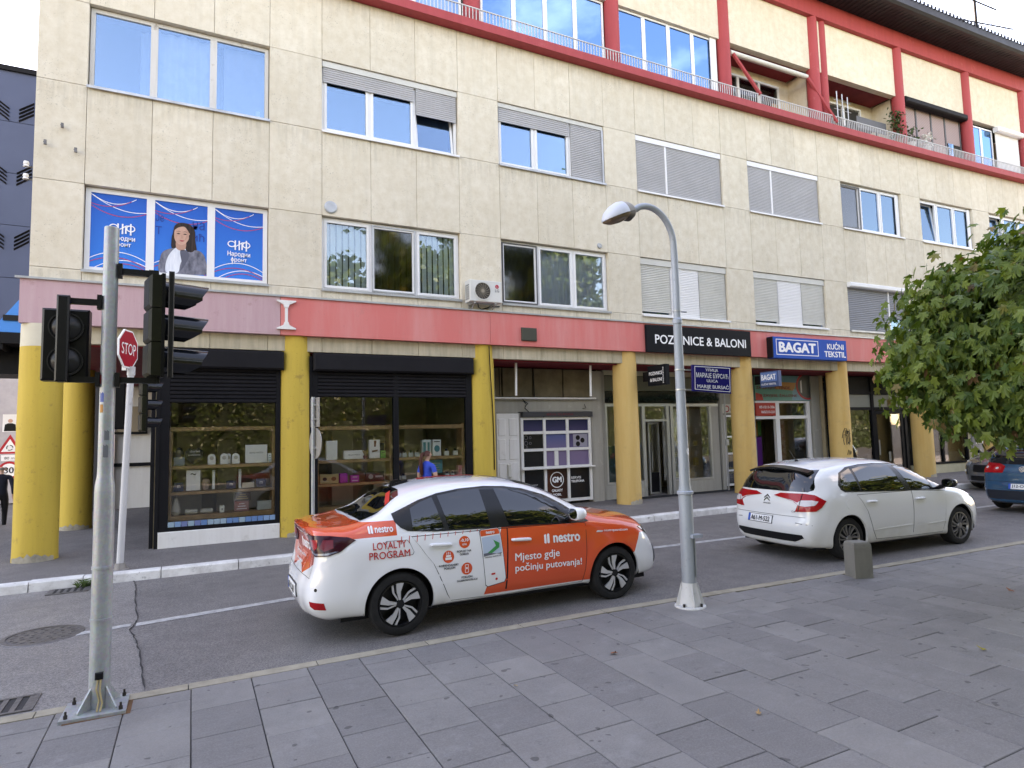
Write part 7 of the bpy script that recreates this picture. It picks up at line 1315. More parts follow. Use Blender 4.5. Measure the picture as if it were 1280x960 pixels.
c = Car('white and orange liveried saloon with large lettering on its doors and roof', (1.86, 7.12, gz(3)), 0, NET1, 2.59, M_LIV, .308, .352, track=.80)
for sg in (-1, 1):
    # doors with handles
    rd = [(.13, .945), (.20, .86), (.27, .76), (.35, .66), (.40, .56), (.455, .44), (.50, .34), (.54, .27), (1.155, .255), (1.19, .94)]; fd = [(1.205, .94), (1.175, .255), (2.14, .265), (2.17, .42), (2.19, .60), (2.195, .80), (2.20, .915), (2.10, .925)]
    for dn, dp in (('rear', rd), ('front', fd)):
        cxm = sum(a for a, b in dp)/len(dp); czm = sum(b for a, b in dp)/len(dp); big = [(cxm+(a-cxm)*1.012+(.004 if a > cxm else -.004), czm+(b-czm)*1.012+(.004 if b > czm else -.004)) for a, b in dp]
        d_ = c.patch('door', [dp], M_LIV, 'side', .0035, sg, .06); c.patch('door_seal', [big], M_SEAL, 'side', .0008, sg, .06, rim=False, parent=d_)
        hx, hz = (.43, .845) if dn == 'rear' else (1.355, .812)
        hd_ = c.patch('handle_recess', [[(hx+.10*cos(2*pi*i/18), hz+.008+.035*sin(2*pi*i/18)) for i in range(18)]], M_LIV if dn == 'rear' else M_CORG, 'side', .002, sg, .2, rim=False, parent=d_)
        h0, n0 = c.cast((hx, 2*sg, hz), (0, -sg, 0)); mb = MB(); y0 = h0.y+.028*sg; mb.tube([(hx-.115, h0.y+.004*sg, hz+.006), (hx-.10, y0-.004*sg, hz+.006), (hx-.03, y0, hz+.003), (hx+.07, y0, hz-.002), (hx+.105, y0-.006*sg, hz-.006), (hx+.115, h0.y+.002*sg, hz-.006)], [.012, .016, .018, .018, .016, .012], 8); mb.build('handle', M_CWHT, d_, smooth=True, local=True)
    c.patch('sill_trim', [[(.46, .215), (2.22, .205), (2.22, .25), (.50, .25)]], M_CWHT, 'side', .006, sg, .08)
    # side glass: black surround, four panes
    sur = [(-.045, 1.175), (-.03, 1.10), (.02, 1.045), (.09, 1.005), (.4, .975), (.98, .96), (1.6, .945), (2.12, .925), (2.26, .93), (2.12, 1.035), (1.95, 1.15), (1.75, 1.255), (1.5, 1.335), (1.28, 1.372), (1.03, 1.388), (.72, 1.378), (.46, 1.345), (.25, 1.29), (.08, 1.225)]
    sr = c.patch('window_surround', [sur], M_TRIM, 'side', .005, sg, .05)
    for p in ([(.145, 1.215), (.145, 1.005), (.48, .99), (.40, 1.31), (.27, 1.272)], [(.535, .985), (1.0, .978), (.955, 1.365), (.72, 1.355), (.46, 1.322)], [(1.225, .97), (1.68, .958), (2.0, .952), (1.98, 1.005), (1.86, 1.11), (1.70, 1.215), (1.48, 1.305), (1.28, 1.345), (1.13, 1.358)]): c.patch('side_window', [p], G_CAR, 'side', .0075, sg, .06, parent=sr)
    # tail lamps, reflectors, head lamps
    tl = [(-.50, 1.0), (-.40, 1.008), (-.16, 1.005), (.02, .99), (.085, .962), (-.02, .865), (-.12, .828), (-.28, .815), (-.42, .83), (-.49, .90)]
    f = 1 if sg < 0 else 1
    ta = c.patch('tail_light', [tl], M_TLD, 'diag', .010, sg, .05); c.patch('red_lens', [[(-.44, .965), (-.26, .97), (-.25, .905), (-.30, .87), (-.42, .90)]], M_TLR, 'diag', .012, sg, .05, rim=False, parent=ta); c.patch('red_lens', [[(-.20, .97), (-.10, .97), (-.08, .90), (-.16, .87), (-.22, .90)]], mat('tail_mid', (.16, .006, .012), .15), 'diag', .012, sg, .05, rim=False, parent=ta); c.patch('lower_band', [[(-.44, .85), (-.28, .828), (-.12, .838), (-.03, .868), (-.06, .872), (-.14, .855), (-.28, .846), (-.42, .866)]], mat('tail_smoke', (.16, .17, .22), .1, coat=.8), 'diag', .012, sg, .05, rim=False, parent=ta)
    c.patch('reflector', [[(-.31, .405), (-.15, .395), (-.14, .33), (-.25, .335), (-.30, .36)]], M_TLR, 'diag', .006, sg, .06); c.patch('parking_sensor', [circ(-.235, .515, .016)], M_BPL, 'diag', .003, sg, .1)
    hl = c.patch('headlight', [[(-.16, .80), (.0, .80), (.16, .765), (.34, .745), (.34, .70), (.2, .675), (.05, .68), (-.08, .725)]], M_HLD, 'fdiag', .008, sg, .05); c.patch('headlight_lens', [circ(.0, .735, .045, .8)], M_HLG, 'fdiag', .011, sg, .05, parent=hl)
    c.patch('indicator', [[(2.34, .80), (2.42, .795), (2.44, .81), (2.36, .82)]], M_TLW, 'side', .006, sg, .1); mirror(c, sg, 1.99, .96, 1.035, M_CWHT, M_BPL); c.patch('fog_light_frame', [[(.12, .55), (.28, .53), (.30, .36), (.12, .34)]], M_BPL, 'fdiag', .004, sg, .06)
    c.patch('mud_flap', [[(.36, .20), (.42, .24), (.42, .16), (.37, .14)]], M_BPL, 'side', .002, sg, .1)
# glass front and rear, trunk lid gap, plate, bumper line
c.patch('rear_window', [[(-.325, -.60), (-.325, .60), (.10, .50), (.155, .30), (.165, 0), (.155, -.30), (.10, -.50)]], G_CAR, 'top', .004, -1, .07); c.patch('windscreen', [[(1.50, -.50), (2.36, -.66), (2.41, -.40), (2.42, 0), (2.41, .40), (2.36, .66), (1.50, .50), (1.47, .25), (1.46, 0), (1.47, -.25)]], G_CAR, 'top', .004, -1, .07)
c.patch('shark_fin', [[(.20, -.035), (.36, -.02), (.36, .02), (.20, .035)]], M_BPL, 'top', .03, -1, .1); mb = MB(); mb.prism([(.14, 1.385), (.36, 1.42), (.25, 1.475), (.16, 1.46)], -.02, .02); mb.build('antenna_fin', M_BPL, c.t, local=True)
plate_(c, 'A71-O-329', 0, .43, .50, .11); c.patch('bumper_line', [[(-.62, .60), (.62, .60), (.62, .604), (-.62, .604)]], M_SEAL, 'rear', .002, -1, .08, rim=False); c.patch('trunk_gap', [[(-.61, .60), (-.605, .60), (-.60, 1.04), (-.606, 1.04)], [(.61, .60), (.605, .60), (.60, 1.04), (.606, 1.04)]], M_SEAL, 'rear', .002, -1, .08, rim=False)
c.patch('grille', [[(-.55, .62), (.55, .62), (.55, .74), (-.55, .74)]], M_BPL, 'front', .004, -1, .08); c.patch('lower_intake', [[(-.45, .28), (.45, .28), (.5, .40), (-.5, .40)]], M_BPL, 'front', .004, -1, .08)
# printed livery
W_, K_ = M_PRNT, M_INK
def glyph(x, z, s, m, view='side', parent=None, flip=1, slope=0):
    P = lambda pts: [(x+flip*a*s, z+b*s+slope*a*s) for a, b in pts]
    c.patch('logo_mark', [P([(0, .1), (.18, 0), (.25, .12), (.25, .85), (.18, .95), (.0, .85)]), P([(.35, .1), (.5, 0), (.62, .1), (.62, .9), (.5, 1), (.35, .85)])], m, view, .006, -1, .2, False, parent)
glyph(1.64, .735, .11, W_); c.text('nestro', W_, 1.755, .735, .355, .095, bold=.04, slope=-.035); c.text('Mjesto gdje', W_, 1.27, .565, .56, .105, bold=.015, slope=-.01); c.text('počinju putovanja!', W_, 1.27, .455, .85, .105, bold=.015, slope=-.02); c.text('nestropetrol.com', W_, 2.45, .79, .35, .035, bold=.015, slope=-.06)
glyph(-.30, 1.005, .075, W_); c.text('nestro', W_, -.235, 1.01, .18, .055, bold=.03); c.text('LOYALTY', M_LRED, -.27, .855, .335, .068, bold=.01, slope=.0); c.text('PROGRAM', M_LRED, -.31, .765, .41, .07, bold=.01, slope=.0)
po = [(-.155, .915), (-.13, .93), (.075, .925), (.10, .905), (.145, .80), (.13, .775), (-.06, .765), (-.09, .78)]; pc = (.0, .85); pin = [(pc[0]+(a-pc[0])*.968, pc[1]+(b-pc[1])*.94) for a, b in po]; nq = len(po)
c.patch('fuel_flap_gap', [[po[i], po[(i+1) % nq], pin[(i+1) % nq], pin[i]] for i in range(nq)], mat('gap_grey', (.10, .10, .11), .6), 'side', .0025, -1, .1, False)
for (a, b, r) in ((.69, .845, .062), (.505, .715, .062), (.705, .575, .062)): c.patch('round_badge', [circ(a, b, r, 1.0, 22)], M_LRED if False else M_CORG, 'side', .0055, -1, .2, False)
c.text('-0,10', W_, .645, .845, .09, .035, bold=.03, off=.007); c.text('KM/L', W_, .665, .812, .05, .02, bold=.02, off=.007); c.text('POPUST NA', K_, .60, .745, .16, .022, bold=.02); c.text('GORIVA', K_, .63, .715, .10, .022, bold=.02)
c.patch('cake_icon', [[(.47, .685), (.54, .685), (.54, .71), (.47, .71)], [(.478, .715), (.532, .715), (.532, .732), (.478, .732)], [(.484, .737), (.49, .737), (.49, .76), (.484, .76)], [(.502, .737), (.508, .737), (.508, .765), (.502, .765)], [(.52, .737), (.526, .737), (.526, .76), (.52, .76)]], W_, 'side', .007, -1, .2, False)
c.text('ROĐENDANSKI', K_, .40, .62, .21, .022, bold=.02); c.text('POKLON', K_, .455, .59, .12, .022, bold=.02); c.patch('phone_icon', [[(.685, .535), (.725, .535), (.725, .54), (.69, .54), (.69, .612), (.72, .612), (.72, .54), (.725, .54), (.725, .617), (.685, .617)], [(.697, .57), (.713, .57), (.713, .59), (.697, .59)]], W_, 'side', .007, -1, .2, False); c.text('POKLON', K_, .645, .48, .12, .022, bold=.02); c.text('DOBRODOŠLICE', K_, .595, .45, .23, .022, bold=.02)
ph = [(.862, .935), (.885, .957), (1.085, .962), (1.105, .94), (1.16, .42), (1.145, .385), (.945, .355), (.918, .375)]; c.patch('phone_outline', [ph], K_, 'side', .0052, -1, .08, False); cxm, czm = 1.01, .66; ph2 = [(cxm+(a-cxm)*.955, czm+(b-czm)*.975) for a, b in ph]; c.patch('phone_screen', [ph2], M_CWHT, 'side', .0062, -1, .08, False)
c.patch('screen_header', [[(.872, .93), (.89, .945), (1.08, .95), (1.094, .935), (1.10, .895), (.877, .882)]], M_CORG, 'side', .0072, -1, .1, False); c.text('nestro', W_, .94, .903, .10, .028, bold=.03, off=.0082); c.patch('screen_photo', [[(.885, .87), (1.098, .885), (1.115, .70), (.90, .675)]], mat('photo_pale_blue', (.42, .52, .64), .4), 'side', .0072, -1, .1, False)
c.patch('green_arrow', [[(.94, .705), (1.045, .775), (1.035, .80), (1.02, .835), (1.005, .845), (1.09, .80), (1.085, .755), (.975, .69)]], mat('print_green', (.01, .28, .08), .4), 'side', .0082, -1, .1, False); c.patch('screen_shadow', [[(.90, .705), (.95, .71), (1.10, .685), (1.115, .70), (.90, .675)]], mat('photo_grey', (.12, .13, .16), .4), 'side', .0082, -1, .1, False)
c.text('SKENIRAJ I SAZNAJ VIŠE', K_, .915, .655, .19, .016, bold=.02, off=.0075, slope=.05); c.patch('screen_button', [[(.985, .475), (1.03, .478), (1.03, .497), (.985, .494)], circ(1.045, .43, .014, 1.0)], M_LRED, 'side', .0075, -1, .2, False)
for i in range(11):
    a = .02+.083*i; h = .075*(1-i/14); c.patch('red_tick', [[(a, .945), (a+.009*(1-i/16), .945), (a+.022, .945-h+.09), (a+.016, .945-h+.09)]] if False else [[(a-.012, .96-h), (a-.005, .96-h), (a+.006, .96), (a-.001, .96)]], M_LRED, 'side', .0045, -1, .2, False)
# tail lettering and roof print (rear view: +y is left)
vs, fs = text2d('nestro', .04); vs = fit(vs, .36, .09); c.patch('lettering', fs, W_, 'rear', .006, -1, .08, False, None, [(-.06-a, .84+b, q_) for a, b, q_ in vs], smooth=False); c.patch('logo_mark', [[(.03, .84), (.005, .83), (-.0, .93), (.02, .94)], [(-.015, .84), (-.04, .83), (-.045, .93), (-.02, .94)]], W_, 'rear', .006, -1, .2, False)
for s_, a, z_, w_, h_ in (('www.nestropetrol.com', .45, .985, .9, .04), ('Mjesto gdje počinju', .35, .745, .6, .035), ('putovanja', .20, .675, .35, .035)): vs, fs = text2d(s_, .02); vs = fit(vs, w_, h_); c.patch('lettering', fs, W_, 'rear', .006, -1, .08, False, None, [(a-p, z_+q, L_) for p, q, L_ in vs], smooth=False)
for s_, x_, y_, w_, h_, fl in (('nestro', .52, .30, .95, .26, 0),): vs, fs = text2d(s_, .05); vs = fit(vs, w_, h_); c.patch('lettering', fs, M_LRED, 'top', .004, -1, .08, False, None, [(x_+p, y_-.30+q, L_) for p, q, L_ in vs], smooth=False)
c.patch('rear_window_sticker', [[(-.05, -.52), (.0, -.52), (.10, -.20), (.05, -.20)]], M_LRED, 'top', .0055, -1, .1, False)
def rim1(s, wh, ax, sg, R, q, cc):
    spokes(wh, ax, R, q, [(.12, -.25), (.12, .22), (.40, .19), (.67, .10), (.67, -.28), (.38, -.14)], 5, M_RIMD, (.006, .03), pi/2+.1, 'spoke', sg); spokes(wh, ax, R, q, [(.16, .25), (.42, .38), (.66, .24), (.67, .34), (.44, .50), (.14, .54)], 5, M_RIMD, (.012, .03), pi/2+.1, 'spoke_edge', sg); spokes(wh, ax, R, q, [(.14, .3), (.40, .24), (.64, .10), (.64, .21), (.42, .36), (.16, .42)], 5, M_RIMB, (.016, .035), pi/2+.1, 'spoke_insert', sg)
    mb = MB(); mb.lathe([(R*.685, q(.014)), (R*.70, q(.006)), (R*.665, q(.004)), (R*.64, q(.03))], cc, 'y', 44); mb.build('rim_lip', M_RIMB, wh, smooth=True, local=True); mb = MB(); mb.lathe([(R*.14, q(.02)), (R*.13, q(.004)), (0, q(.002))], cc, 'y', 20); mb.build('hub_cap', M_RIMB, wh, local=True)
c.wheels(rim1)
# ---------------------------------------------------------------- the hatchbacks
def NET2(g=0.0, dx=0.0):
    return [
 [(-.65, 0, .19), (-.74, 0, .22), (-.775, 0, .37), (-.78, 0, .55), (-.745, 0, .66), (-.735, 0, .85), (-.695, 0, 1.0), (-.575-dx, 0, 1.20), (-.45-dx, 0, 1.37), (-.43-dx, 0, 1.415)],
 [(-.63, .42, .19), (-.72, .42, .22), (-.755, .43, .37), (-.76, .43, .55), (-.728, .43, .66), (-.718, .43, .85), (-.68, .43, .995), (-.56-dx, .42, 1.195), (-.435-dx, .38, 1.36), (-.22-dx, 0, 1.44)],
 [(-.54, .66, .19), (-.62, .715, .23), (-.67, .745, .37), (-.68, .755, .55), (-.66, .76, .68), (-.635, .755, .86), (-.58, .705, .995), (-.47-dx*.9, .625, 1.18), (-.33-dx*.8, .53, 1.335), (-.02, 0, 1.462)],
 [(-.40, .70, .19), (-.42, .815, .22), (-.45, .85, .37), (-.46, .868, .56), (-.44, .868, .76), (-.41, .85, .93), (-.36, .775, 1.09), (-.28-dx*.5, .68, 1.265), (-.14, .51, 1.395), (.18, 0, 1.478)],
 [(-.10, .70, .19), (-.10, .84, .22), (-.10, .88, .37), (-.10, .892, .58), (-.10, .888, .80), (-.10, .86, .97), (-.06, .775, 1.18), (-.01, .655, 1.35), (.08, .46, 1.435), (.38, 0, 1.488)],
 [(.3, .70, .19), (.3, .845, .22), (.3, .88, .37), (.3, .895, .58), (.3, .89, .80), (.3, .86, .99), (.3, .765, 1.215), (.3, .635, 1.395), (.33, .41, 1.46), (.58, 0, 1.492)],
 [(.8, .70, .19), (.8, .845, .22), (.8, .88, .37), (.8, .895, .58), (.8, .89, .80), (.8, .86, .985), (.8, .76, 1.22), (.8, .63, 1.41), (.8, .40, 1.47), (.93, 0, 1.49)],
 [(1.25, .70, .19), (1.25, .845, .22), (1.25, .88, .37), (1.25, .895, .58), (1.25, .89, .79), (1.25, .86, .97), (1.25, .765, 1.21), (1.25, .635, 1.385), (1.25, .40, 1.445), (1.28, 0, 1.465)],
 [(1.65, .70, .19), (1.65, .845, .22), (1.65, .88, .37), (1.65, .895, .58), (1.65, .89, .78), (1.65, .86, .955), (1.65, .775, 1.17), (1.65, .66, 1.29), (1.65, .42, 1.365), (1.65, 0, 1.385)],
 [(2.0, .70, .19), (2.0, .845, .22), (2.0, .88, .37), (2.0, .895, .57), (2.0, .89, .77), (2.0, .86, .94), (2.0, .80, 1.06), (2.0, .70, 1.14), (2.0, .45, 1.22), (2.0, 0, 1.24)],
 [(2.35, .70, .19), (2.35, .845, .22), (2.35, .88, .37), (2.35, .895, .57), (2.35, .89, .76), (2.35, .855, .915), (2.35, .81, .965), (2.35, .72, 1.0), (2.35, .46, 1.035), (2.35, 0, 1.045)],
 [(2.75, .68, .19), (2.75, .83, .22), (2.75, .865, .37), (2.75, .885, .55), (2.75, .88, .73), (2.75, .83, .86), (2.75, .78, .905), (2.75, .69, .93), (2.75, .45, .955), (2.75, 0, .965)],
 [(3.1, .64, .19), (3.1, .77, .22), (3.12, .81, .37), (3.12, .83, .53), (3.12, .81, .67), (3.1, .765, .775), (3.08, .705, .825), (3.08, .62, .855), (3.1, .41, .88), (3.12, 0, .89)],
 [(3.28, .56, .19), (3.33, .63, .22), (3.36, .65, .36), (3.36, .655, .5), (3.33, .645, .62), (3.29, .62, .70), (3.26, .58, .755), (3.24, .52, .785), (3.27, .35, .81), (3.29, 0, .825)],
 [(3.40, .30, .19), (3.47, .33, .22), (3.50, .34, .36), (3.50, .34, .5), (3.47, .33, .6), (3.44, .32, .675), (3.41, .30, .72), (3.38, .28, .75), (3.37, .2, .775), (3.35, 0, .79)],
 [(3.42, 0, .19), (3.5, 0, .22), (3.53, 0, .36), (3.53, 0, .5), (3.50, 0, .6), (3.47, 0, .67), (3.44, 0, .715), (3.41, 0, .74), (3.39, 0, .76), (3.37, 0, .78)]]
def rim_multi(n, tw, m, lip):
    def f(s, wh, ax, sg, R, q, cc):
        spokes(wh, ax, R, q, [(.14, -.10), (.14, .12), (.42, .03+tw), (.66, -.11), (.66, -.24), (.40, -.16)], n, m, (.010, .035), .2, 'spoke', sg); spokes(wh, ax, R, q, [(.20, .24), (.20, .36), (.44, .36), (.66, .22), (.66, .14), (.42, .24)], n, m, (.014, .035), .2, 'spoke', sg); mb = MB(); mb.lathe([(R*.685, q(.014)), (R*.70, q(.006)), (R*.66, q(.004)), (R*.63, q(.03))], cc, 'y', 44); mb.build('rim_lip', lip, wh, smooth=True, local=True); mb = MB(); mb.lathe([(R*.17, q(.02)), (R*.15, q(.006)), (0, q(.003))], cc, 'y', 20); mb.build('hub_cap', m, wh, local=True)
    return f
def hatch(label, loc, rz, paint, scale, dx, wheelm, full=True):
    c = Car(label, loc, rz, NET2(0, dx), 2.608, paint, .315, .362, scale, .012, track=.775)
    for sg in (-1, 1):
        rd = [(.22, .955), (.30, .86), (.40, .70), (.455, .55), (.50, .42), (.58, .27), (1.41, .255), (1.45, .955)]; fd = [(1.465, .955), (1.425, .255), (2.14, .26), (2.19, .42), (2.22, .60), (2.25, .80), (2.28, .905)]
        for dn, dp in (('rear', rd), ('front', fd)):
            cxm = sum(a for a, b in dp)/len(dp); czm = sum(b for a, b in dp)/len(dp); big = [(cxm+(a-cxm)*1.01+(.004 if a > cxm else -.004), czm+(b-czm)*1.01+(.004 if b > czm else -.004)) for a, b in dp]
            d_ = c.patch('door', [dp], paint, 'side', .0035, sg, .06); c.patch('door_seal', [big], M_SEAL, 'side', .0008, sg, .06, rim=False, parent=d_)
            hx, hz = (.50, .845) if dn == 'rear' else (1.62, .825); h0, n0 = c.cast((hx, 2*sg, hz), (0, -sg, 0)); y0 = h0.y+.026*sg; mb = MB(); mb.tube([(hx-.11, h0.y+.004*sg, hz), (hx-.09, y0, hz+.003), (hx, y0+.004*sg, hz+.003), (hx+.08, y0, hz), (hx+.105, h0.y+.002*sg, hz-.004)], [.012, .018, .02, .018, .012], 8); mb.build('handle', paint, d_, smooth=True, local=True)
            c.patch('rub_crease', [[(dp[0][0]+.35, .405), (max(a for a, b in dp)-.06, .425), (max(a for a, b in dp)-.06, .437), (dp[0][0]+.3, .415)]], paint, 'side', .012, sg, .08, parent=d_)
        sur = [(-.10, 1.12), (-.085, 1.05), (-.02, 1.01), (.5, .99), (1.2, .965), (1.9, .945), (2.30, .93), (2.36, .94), (2.24, 1.03), (2.05, 1.15), (1.8, 1.27), (1.55, 1.345), (1.25, 1.392), (.9, 1.408), (.55, 1.40), (.24, 1.368), (.03, 1.29)]
        sr = c.patch('window_surround', [sur], M_TRIM, 'side', .005, sg, .05)
        for p in ([(-.065, 1.12), (-.045, 1.06), (.01, 1.032), (.30, 1.012), (.29, 1.35), (.06, 1.28)], [(.345, 1.005), (1.32, .985), (1.18, 1.37), (.9, 1.38), (.55, 1.368), (.345, 1.34)], [(1.47, .98), (1.95, .965), (1.93, 1.155), (1.78, 1.24), (1.53, 1.318), (1.30, 1.36)], [(1.99, .965), (2.24, .953), (2.17, 1.02), (1.98, 1.135)]): c.patch('side_window', [p], G_CAR, 'side', .0075, sg, .06, parent=sr)
        mirror(c, sg, 2.16, .94, 1.03, M_TRIM, M_BPL); c.patch('fuel_flap' if sg < 0 else 'panel_cap', [circ(.03, .83, .075, 1.0, 20)], paint, 'side', .0025, sg, .1)
        c.patch('headlight', [[(-.20, .795), (.02, .80), (.2, .765), (.22, .68), (.05, .655), (-.10, .72)]], M_HLG, 'fdiag', .008, sg, .05)
    c.patch('rear_window', [[(-.67, 1.03), (.67, 1.03), (.715, 1.055), (.71, 1.10), (.62, 1.30), (.59, 1.345), (-.59, 1.345), (-.62, 1.30), (-.71, 1.10), (-.715, 1.055)]], G_CAR, 'rear', .005, -1, .06)
    c.patch('windscreen', [[(1.40, -.50), (2.26, -.68), (2.32, -.40), (2.33, 0), (2.32, .40), (2.26, .68), (1.40, .50), (1.36, .25), (1.35, 0), (1.36, -.25)]], G_CAR, 'top', .004, -1, .07)
    c.patch('tailgate_gap', [[(-.70, .655), (.70, .655), (.70, .661), (-.70, .661)]], M_SEAL, 'rear', .002, -1, .08, rim=False); c.wheels(wheelm); return c
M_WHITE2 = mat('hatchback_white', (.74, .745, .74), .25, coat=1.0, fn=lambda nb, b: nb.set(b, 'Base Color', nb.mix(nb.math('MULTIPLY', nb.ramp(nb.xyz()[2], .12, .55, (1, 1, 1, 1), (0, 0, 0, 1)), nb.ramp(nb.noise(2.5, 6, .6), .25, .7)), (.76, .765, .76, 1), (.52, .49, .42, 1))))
HX, HY = 8.53, 6.92
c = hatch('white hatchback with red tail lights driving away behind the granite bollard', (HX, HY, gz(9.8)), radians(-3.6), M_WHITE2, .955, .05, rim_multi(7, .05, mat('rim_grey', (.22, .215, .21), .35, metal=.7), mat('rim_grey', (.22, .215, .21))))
for sg in (-1, 1):
    ta = c.patch('tail_light', [[(-.62, .955), (-.52, 1.0), (-.20, 1.005), (-.06, .985), (.09, .90), (.02, .81), (-.06, .755), (-.34, .735), (-.30, .84), (-.36, .885)]], M_TLR, 'diag', .010, sg, .05); c.patch('clear_lens', [[(-.60, .945), (-.38, .905), (-.30, .87), (-.25, .905), (-.10, .91), (-.02, .895), (-.07, .84), (-.20, .82), (-.29, .83), (-.33, .875), (-.40, .90)]], M_TLW, 'diag', .0125, sg, .05, parent=ta)
    c.patch('lamp_split', [[(-.305, .735), (-.295, .735), (-.265, .86), (-.215, 1.004), (-.226, 1.004), (-.275, .86)]], M_SEAL, 'diag', .0135, sg, .08, rim=False, parent=ta)
    c.patch('bumper_crease', [[(-.35, .565), (-.12, .545), (-.12, .552), (-.35, .575)]], M_SEAL, 'diag', .002, sg, .08, rim=False)
c.patch('bumper_insert', [[(-.66, .355), (-.52, .29), (.52, .29), (.66, .355), (.64, .40), (-.64, .40)]], M_BPL, 'rear', .012, -1, .06); plate_(c, 'A61-M-522', .13, .575, .50, .105)
c.patch('badge_chevron', [[(-.06, .895), (0, .94), (.06, .895), (.06, .915), (0, .965), (-.06, .915)], [(-.06, .85), (0, .895), (.06, .85), (.06, .87), (0, .92), (-.06, .87)]], M_CHR, 'rear', .008, -1, .1); vs, fs = text2d('CITROËN', .02); vs = fit(vs, .15, .022); c.patch('lettering', fs, M_CHR, 'rear', .006, -1, .1, False, None, [(.075-a, .815+b, q_) for a, b, q_ in vs], smooth=False)
vs, fs = text2d('C4', .02); vs = fit(vs, .06, .03); c.patch('lettering', fs, M_CHR, 'rear', .006, -1, .1, False, None, [(-.47-a, .72+b, q_) for a, b, q_ in vs], smooth=False)
mb = MB(); vs = []
for i in range(15): y = -.60+1.2*i/14; f = abs(i-7)/7; z = 1.405-.075*f*f; x = -.60+.11*f*f; vs += [(x, y, z-.018), (x+.125, y, z+.012), (x+.15, y, z-.03), (x+.02, y, z-.05)]
mb.add(vs, [(4*i+k, 4*i+4+k, 4*i+4+(k+1) % 4, 4*i+(k+1) % 4) for i in range(14) for k in range(4)]+[(0, 1, 2, 3), (59, 58, 57, 56)]); mb.build('spoiler', M_TRIM, c.t, smooth=True, local=True)
mb = MB(); mb.tube([(-.62, .05, 1.05), (-.60, -.05, 1.075), (-.585, -.30, 1.075)], .010, 6); mb.v = [(x-.025, y, z) for x, y, z in mb.v]; mb.build('rear_wiper', M_BPL, c.t, local=True)
mb = MB(); mb.cyl((-.06, 0, 1.46), (-.20, 0, 1.64), .006, n=6); mb.lathe([(.035, 1.455), (.02, 1.485), (0, 1.49)], (-.05, 0, 0), n=10); mb.build('antenna', M_BPL, c.t, local=True)
M_GBLUE = mat('hatchback_blue', (.022, .105, .20), .2, metal=.35, coat=1.0); c = hatch('blue hatchback with round red lamps at the right edge of the street', (16.05, 7.02, gz(17)), radians(-1.5), M_GBLUE, .975, .17, rim_multi(5, .1, M_RIMS, M_RIMS))
for sg in (-1, 1):
    ta = c.patch('tail_light', [[(-.46, .845), (-.47, .99), (-.40, 1.05), (-.12, 1.06), (-.06, 1.0), (-.05, .90), (-.12, .83)]], M_TLR, 'diag', .012, sg, .05)
    for a, b in ((-.36, .935), (-.16, .945)): c.patch('round_lens', [circ(a, b, .062, 1.0, 18)], mat('lens_bright_red', (.52, .03, .03), .1, coat=.8), 'diag', .018, sg, .06, parent=ta); c.patch('lens_core', [circ(a, b, .026, 1.0, 12)], M_TLW, 'diag', .022, sg, .06, parent=ta)
mb = c.patch('badge', [circ(0, .93, .062, 1.0, 22)], M_CHR, 'rear', .010, -1, .1); c.patch('badge_face', [circ(0, .93, .05, 1.0, 20)], mat('badge_grey', (.2, .22, .25), .2, metal=.5), 'rear', .012, -1, .1, parent=mb); c.patch('badge_letters', [[(.03, .965), (.04, .965), (.012, .925), (0, .945), (-.012, .925), (-.04, .965), (-.03, .965), (-.012, .94), (0, .955), (.012, .94)], [(.04, .935), (.048, .93), (.02, .89), (0, .915), (-.02, .89), (-.048, .93), (-.04, .935), (-.02, .905), (0, .93), (.02, .905)]], M_CHR, 'rear', .014, -1, .1, parent=mb)
plate_(c, 'J12-O-367', .0, .56, .50, .105); c.patch('dark_lower_bumper', [[(-.70, .28), (.70, .28), (.72, .47), (-.72, .47)]], mat('bumper_dark', (.02, .025, .035), .4), 'rear', .006, -1, .07)
M_SILV = mat('saloon_silver', (.16, .165, .175), .22, metal=.5, coat=1.0); c = hatch('dark silver car facing the camera at the far kerb, half hidden by the blue hatchback', (23.0, 9.62, gz(22)), radians(178), M_SILV, .99, .0, rim_multi(5, .1, M_RIMS, M_RIMS))
c.patch('grille', [[(-.42, .50), (.42, .50), (.45, .70), (-.45, .70)]], M_BPL, 'front', .006, -1, .08); c.patch('lower_grille', [[(-.5, .27), (.5, .27), (.5, .40), (-.5, .40)]], M_BPL, 'front', .006, -1, .08)
for sg in (-1, 1): c.patch('day_lamp', [[(.0, .50), (.14, .50), (.15, .55), (.0, .56)]], M_PRW, 'fdiag', .01, sg, .08)
# ================================================================== trees
def leaf_mat(name, a, b_, c_):
    def fn(nb, b):
        ge = nb.n('ShaderNodeNewGeometry'); oi = nb.n('ShaderNodeObjectInfo'); r = nb.math('FRACT', nb.math('ADD', ge.outputs['Random Per Island'], oi.outputs['Random']))
        rp_ = nb.n('ShaderNodeValToRGB'); e = rp_.color_ramp.elements; e[0].position = 0; e[0].color = c4(a); e[1].position = .94; e[1].color = c4(b_); e2 = e.new(.992); e2.color = c4(c_); nb.set(rp_, 0, r)
        nb.set(b, 'Base Color', rp_.outputs[0]); b.inputs['Roughness'].default_value = .42
        tr = nb.n('ShaderNodeBsdfTranslucent'); nb.set(tr, 0, nb.mix(1, rp_.outputs[0], (1.1, 1.25, .5, 1), 'MULTIPLY')); ms = nb.n('ShaderNodeMixShader'); ms.inputs[0].default_value = .28; nb.set(ms, 1, b.outputs[0]); nb.set(ms, 2, tr.outputs[0]); nb.set(nb.t.nodes['Material Output'], 0, ms.outputs[0])
    return mat(name, a, fn=fn)
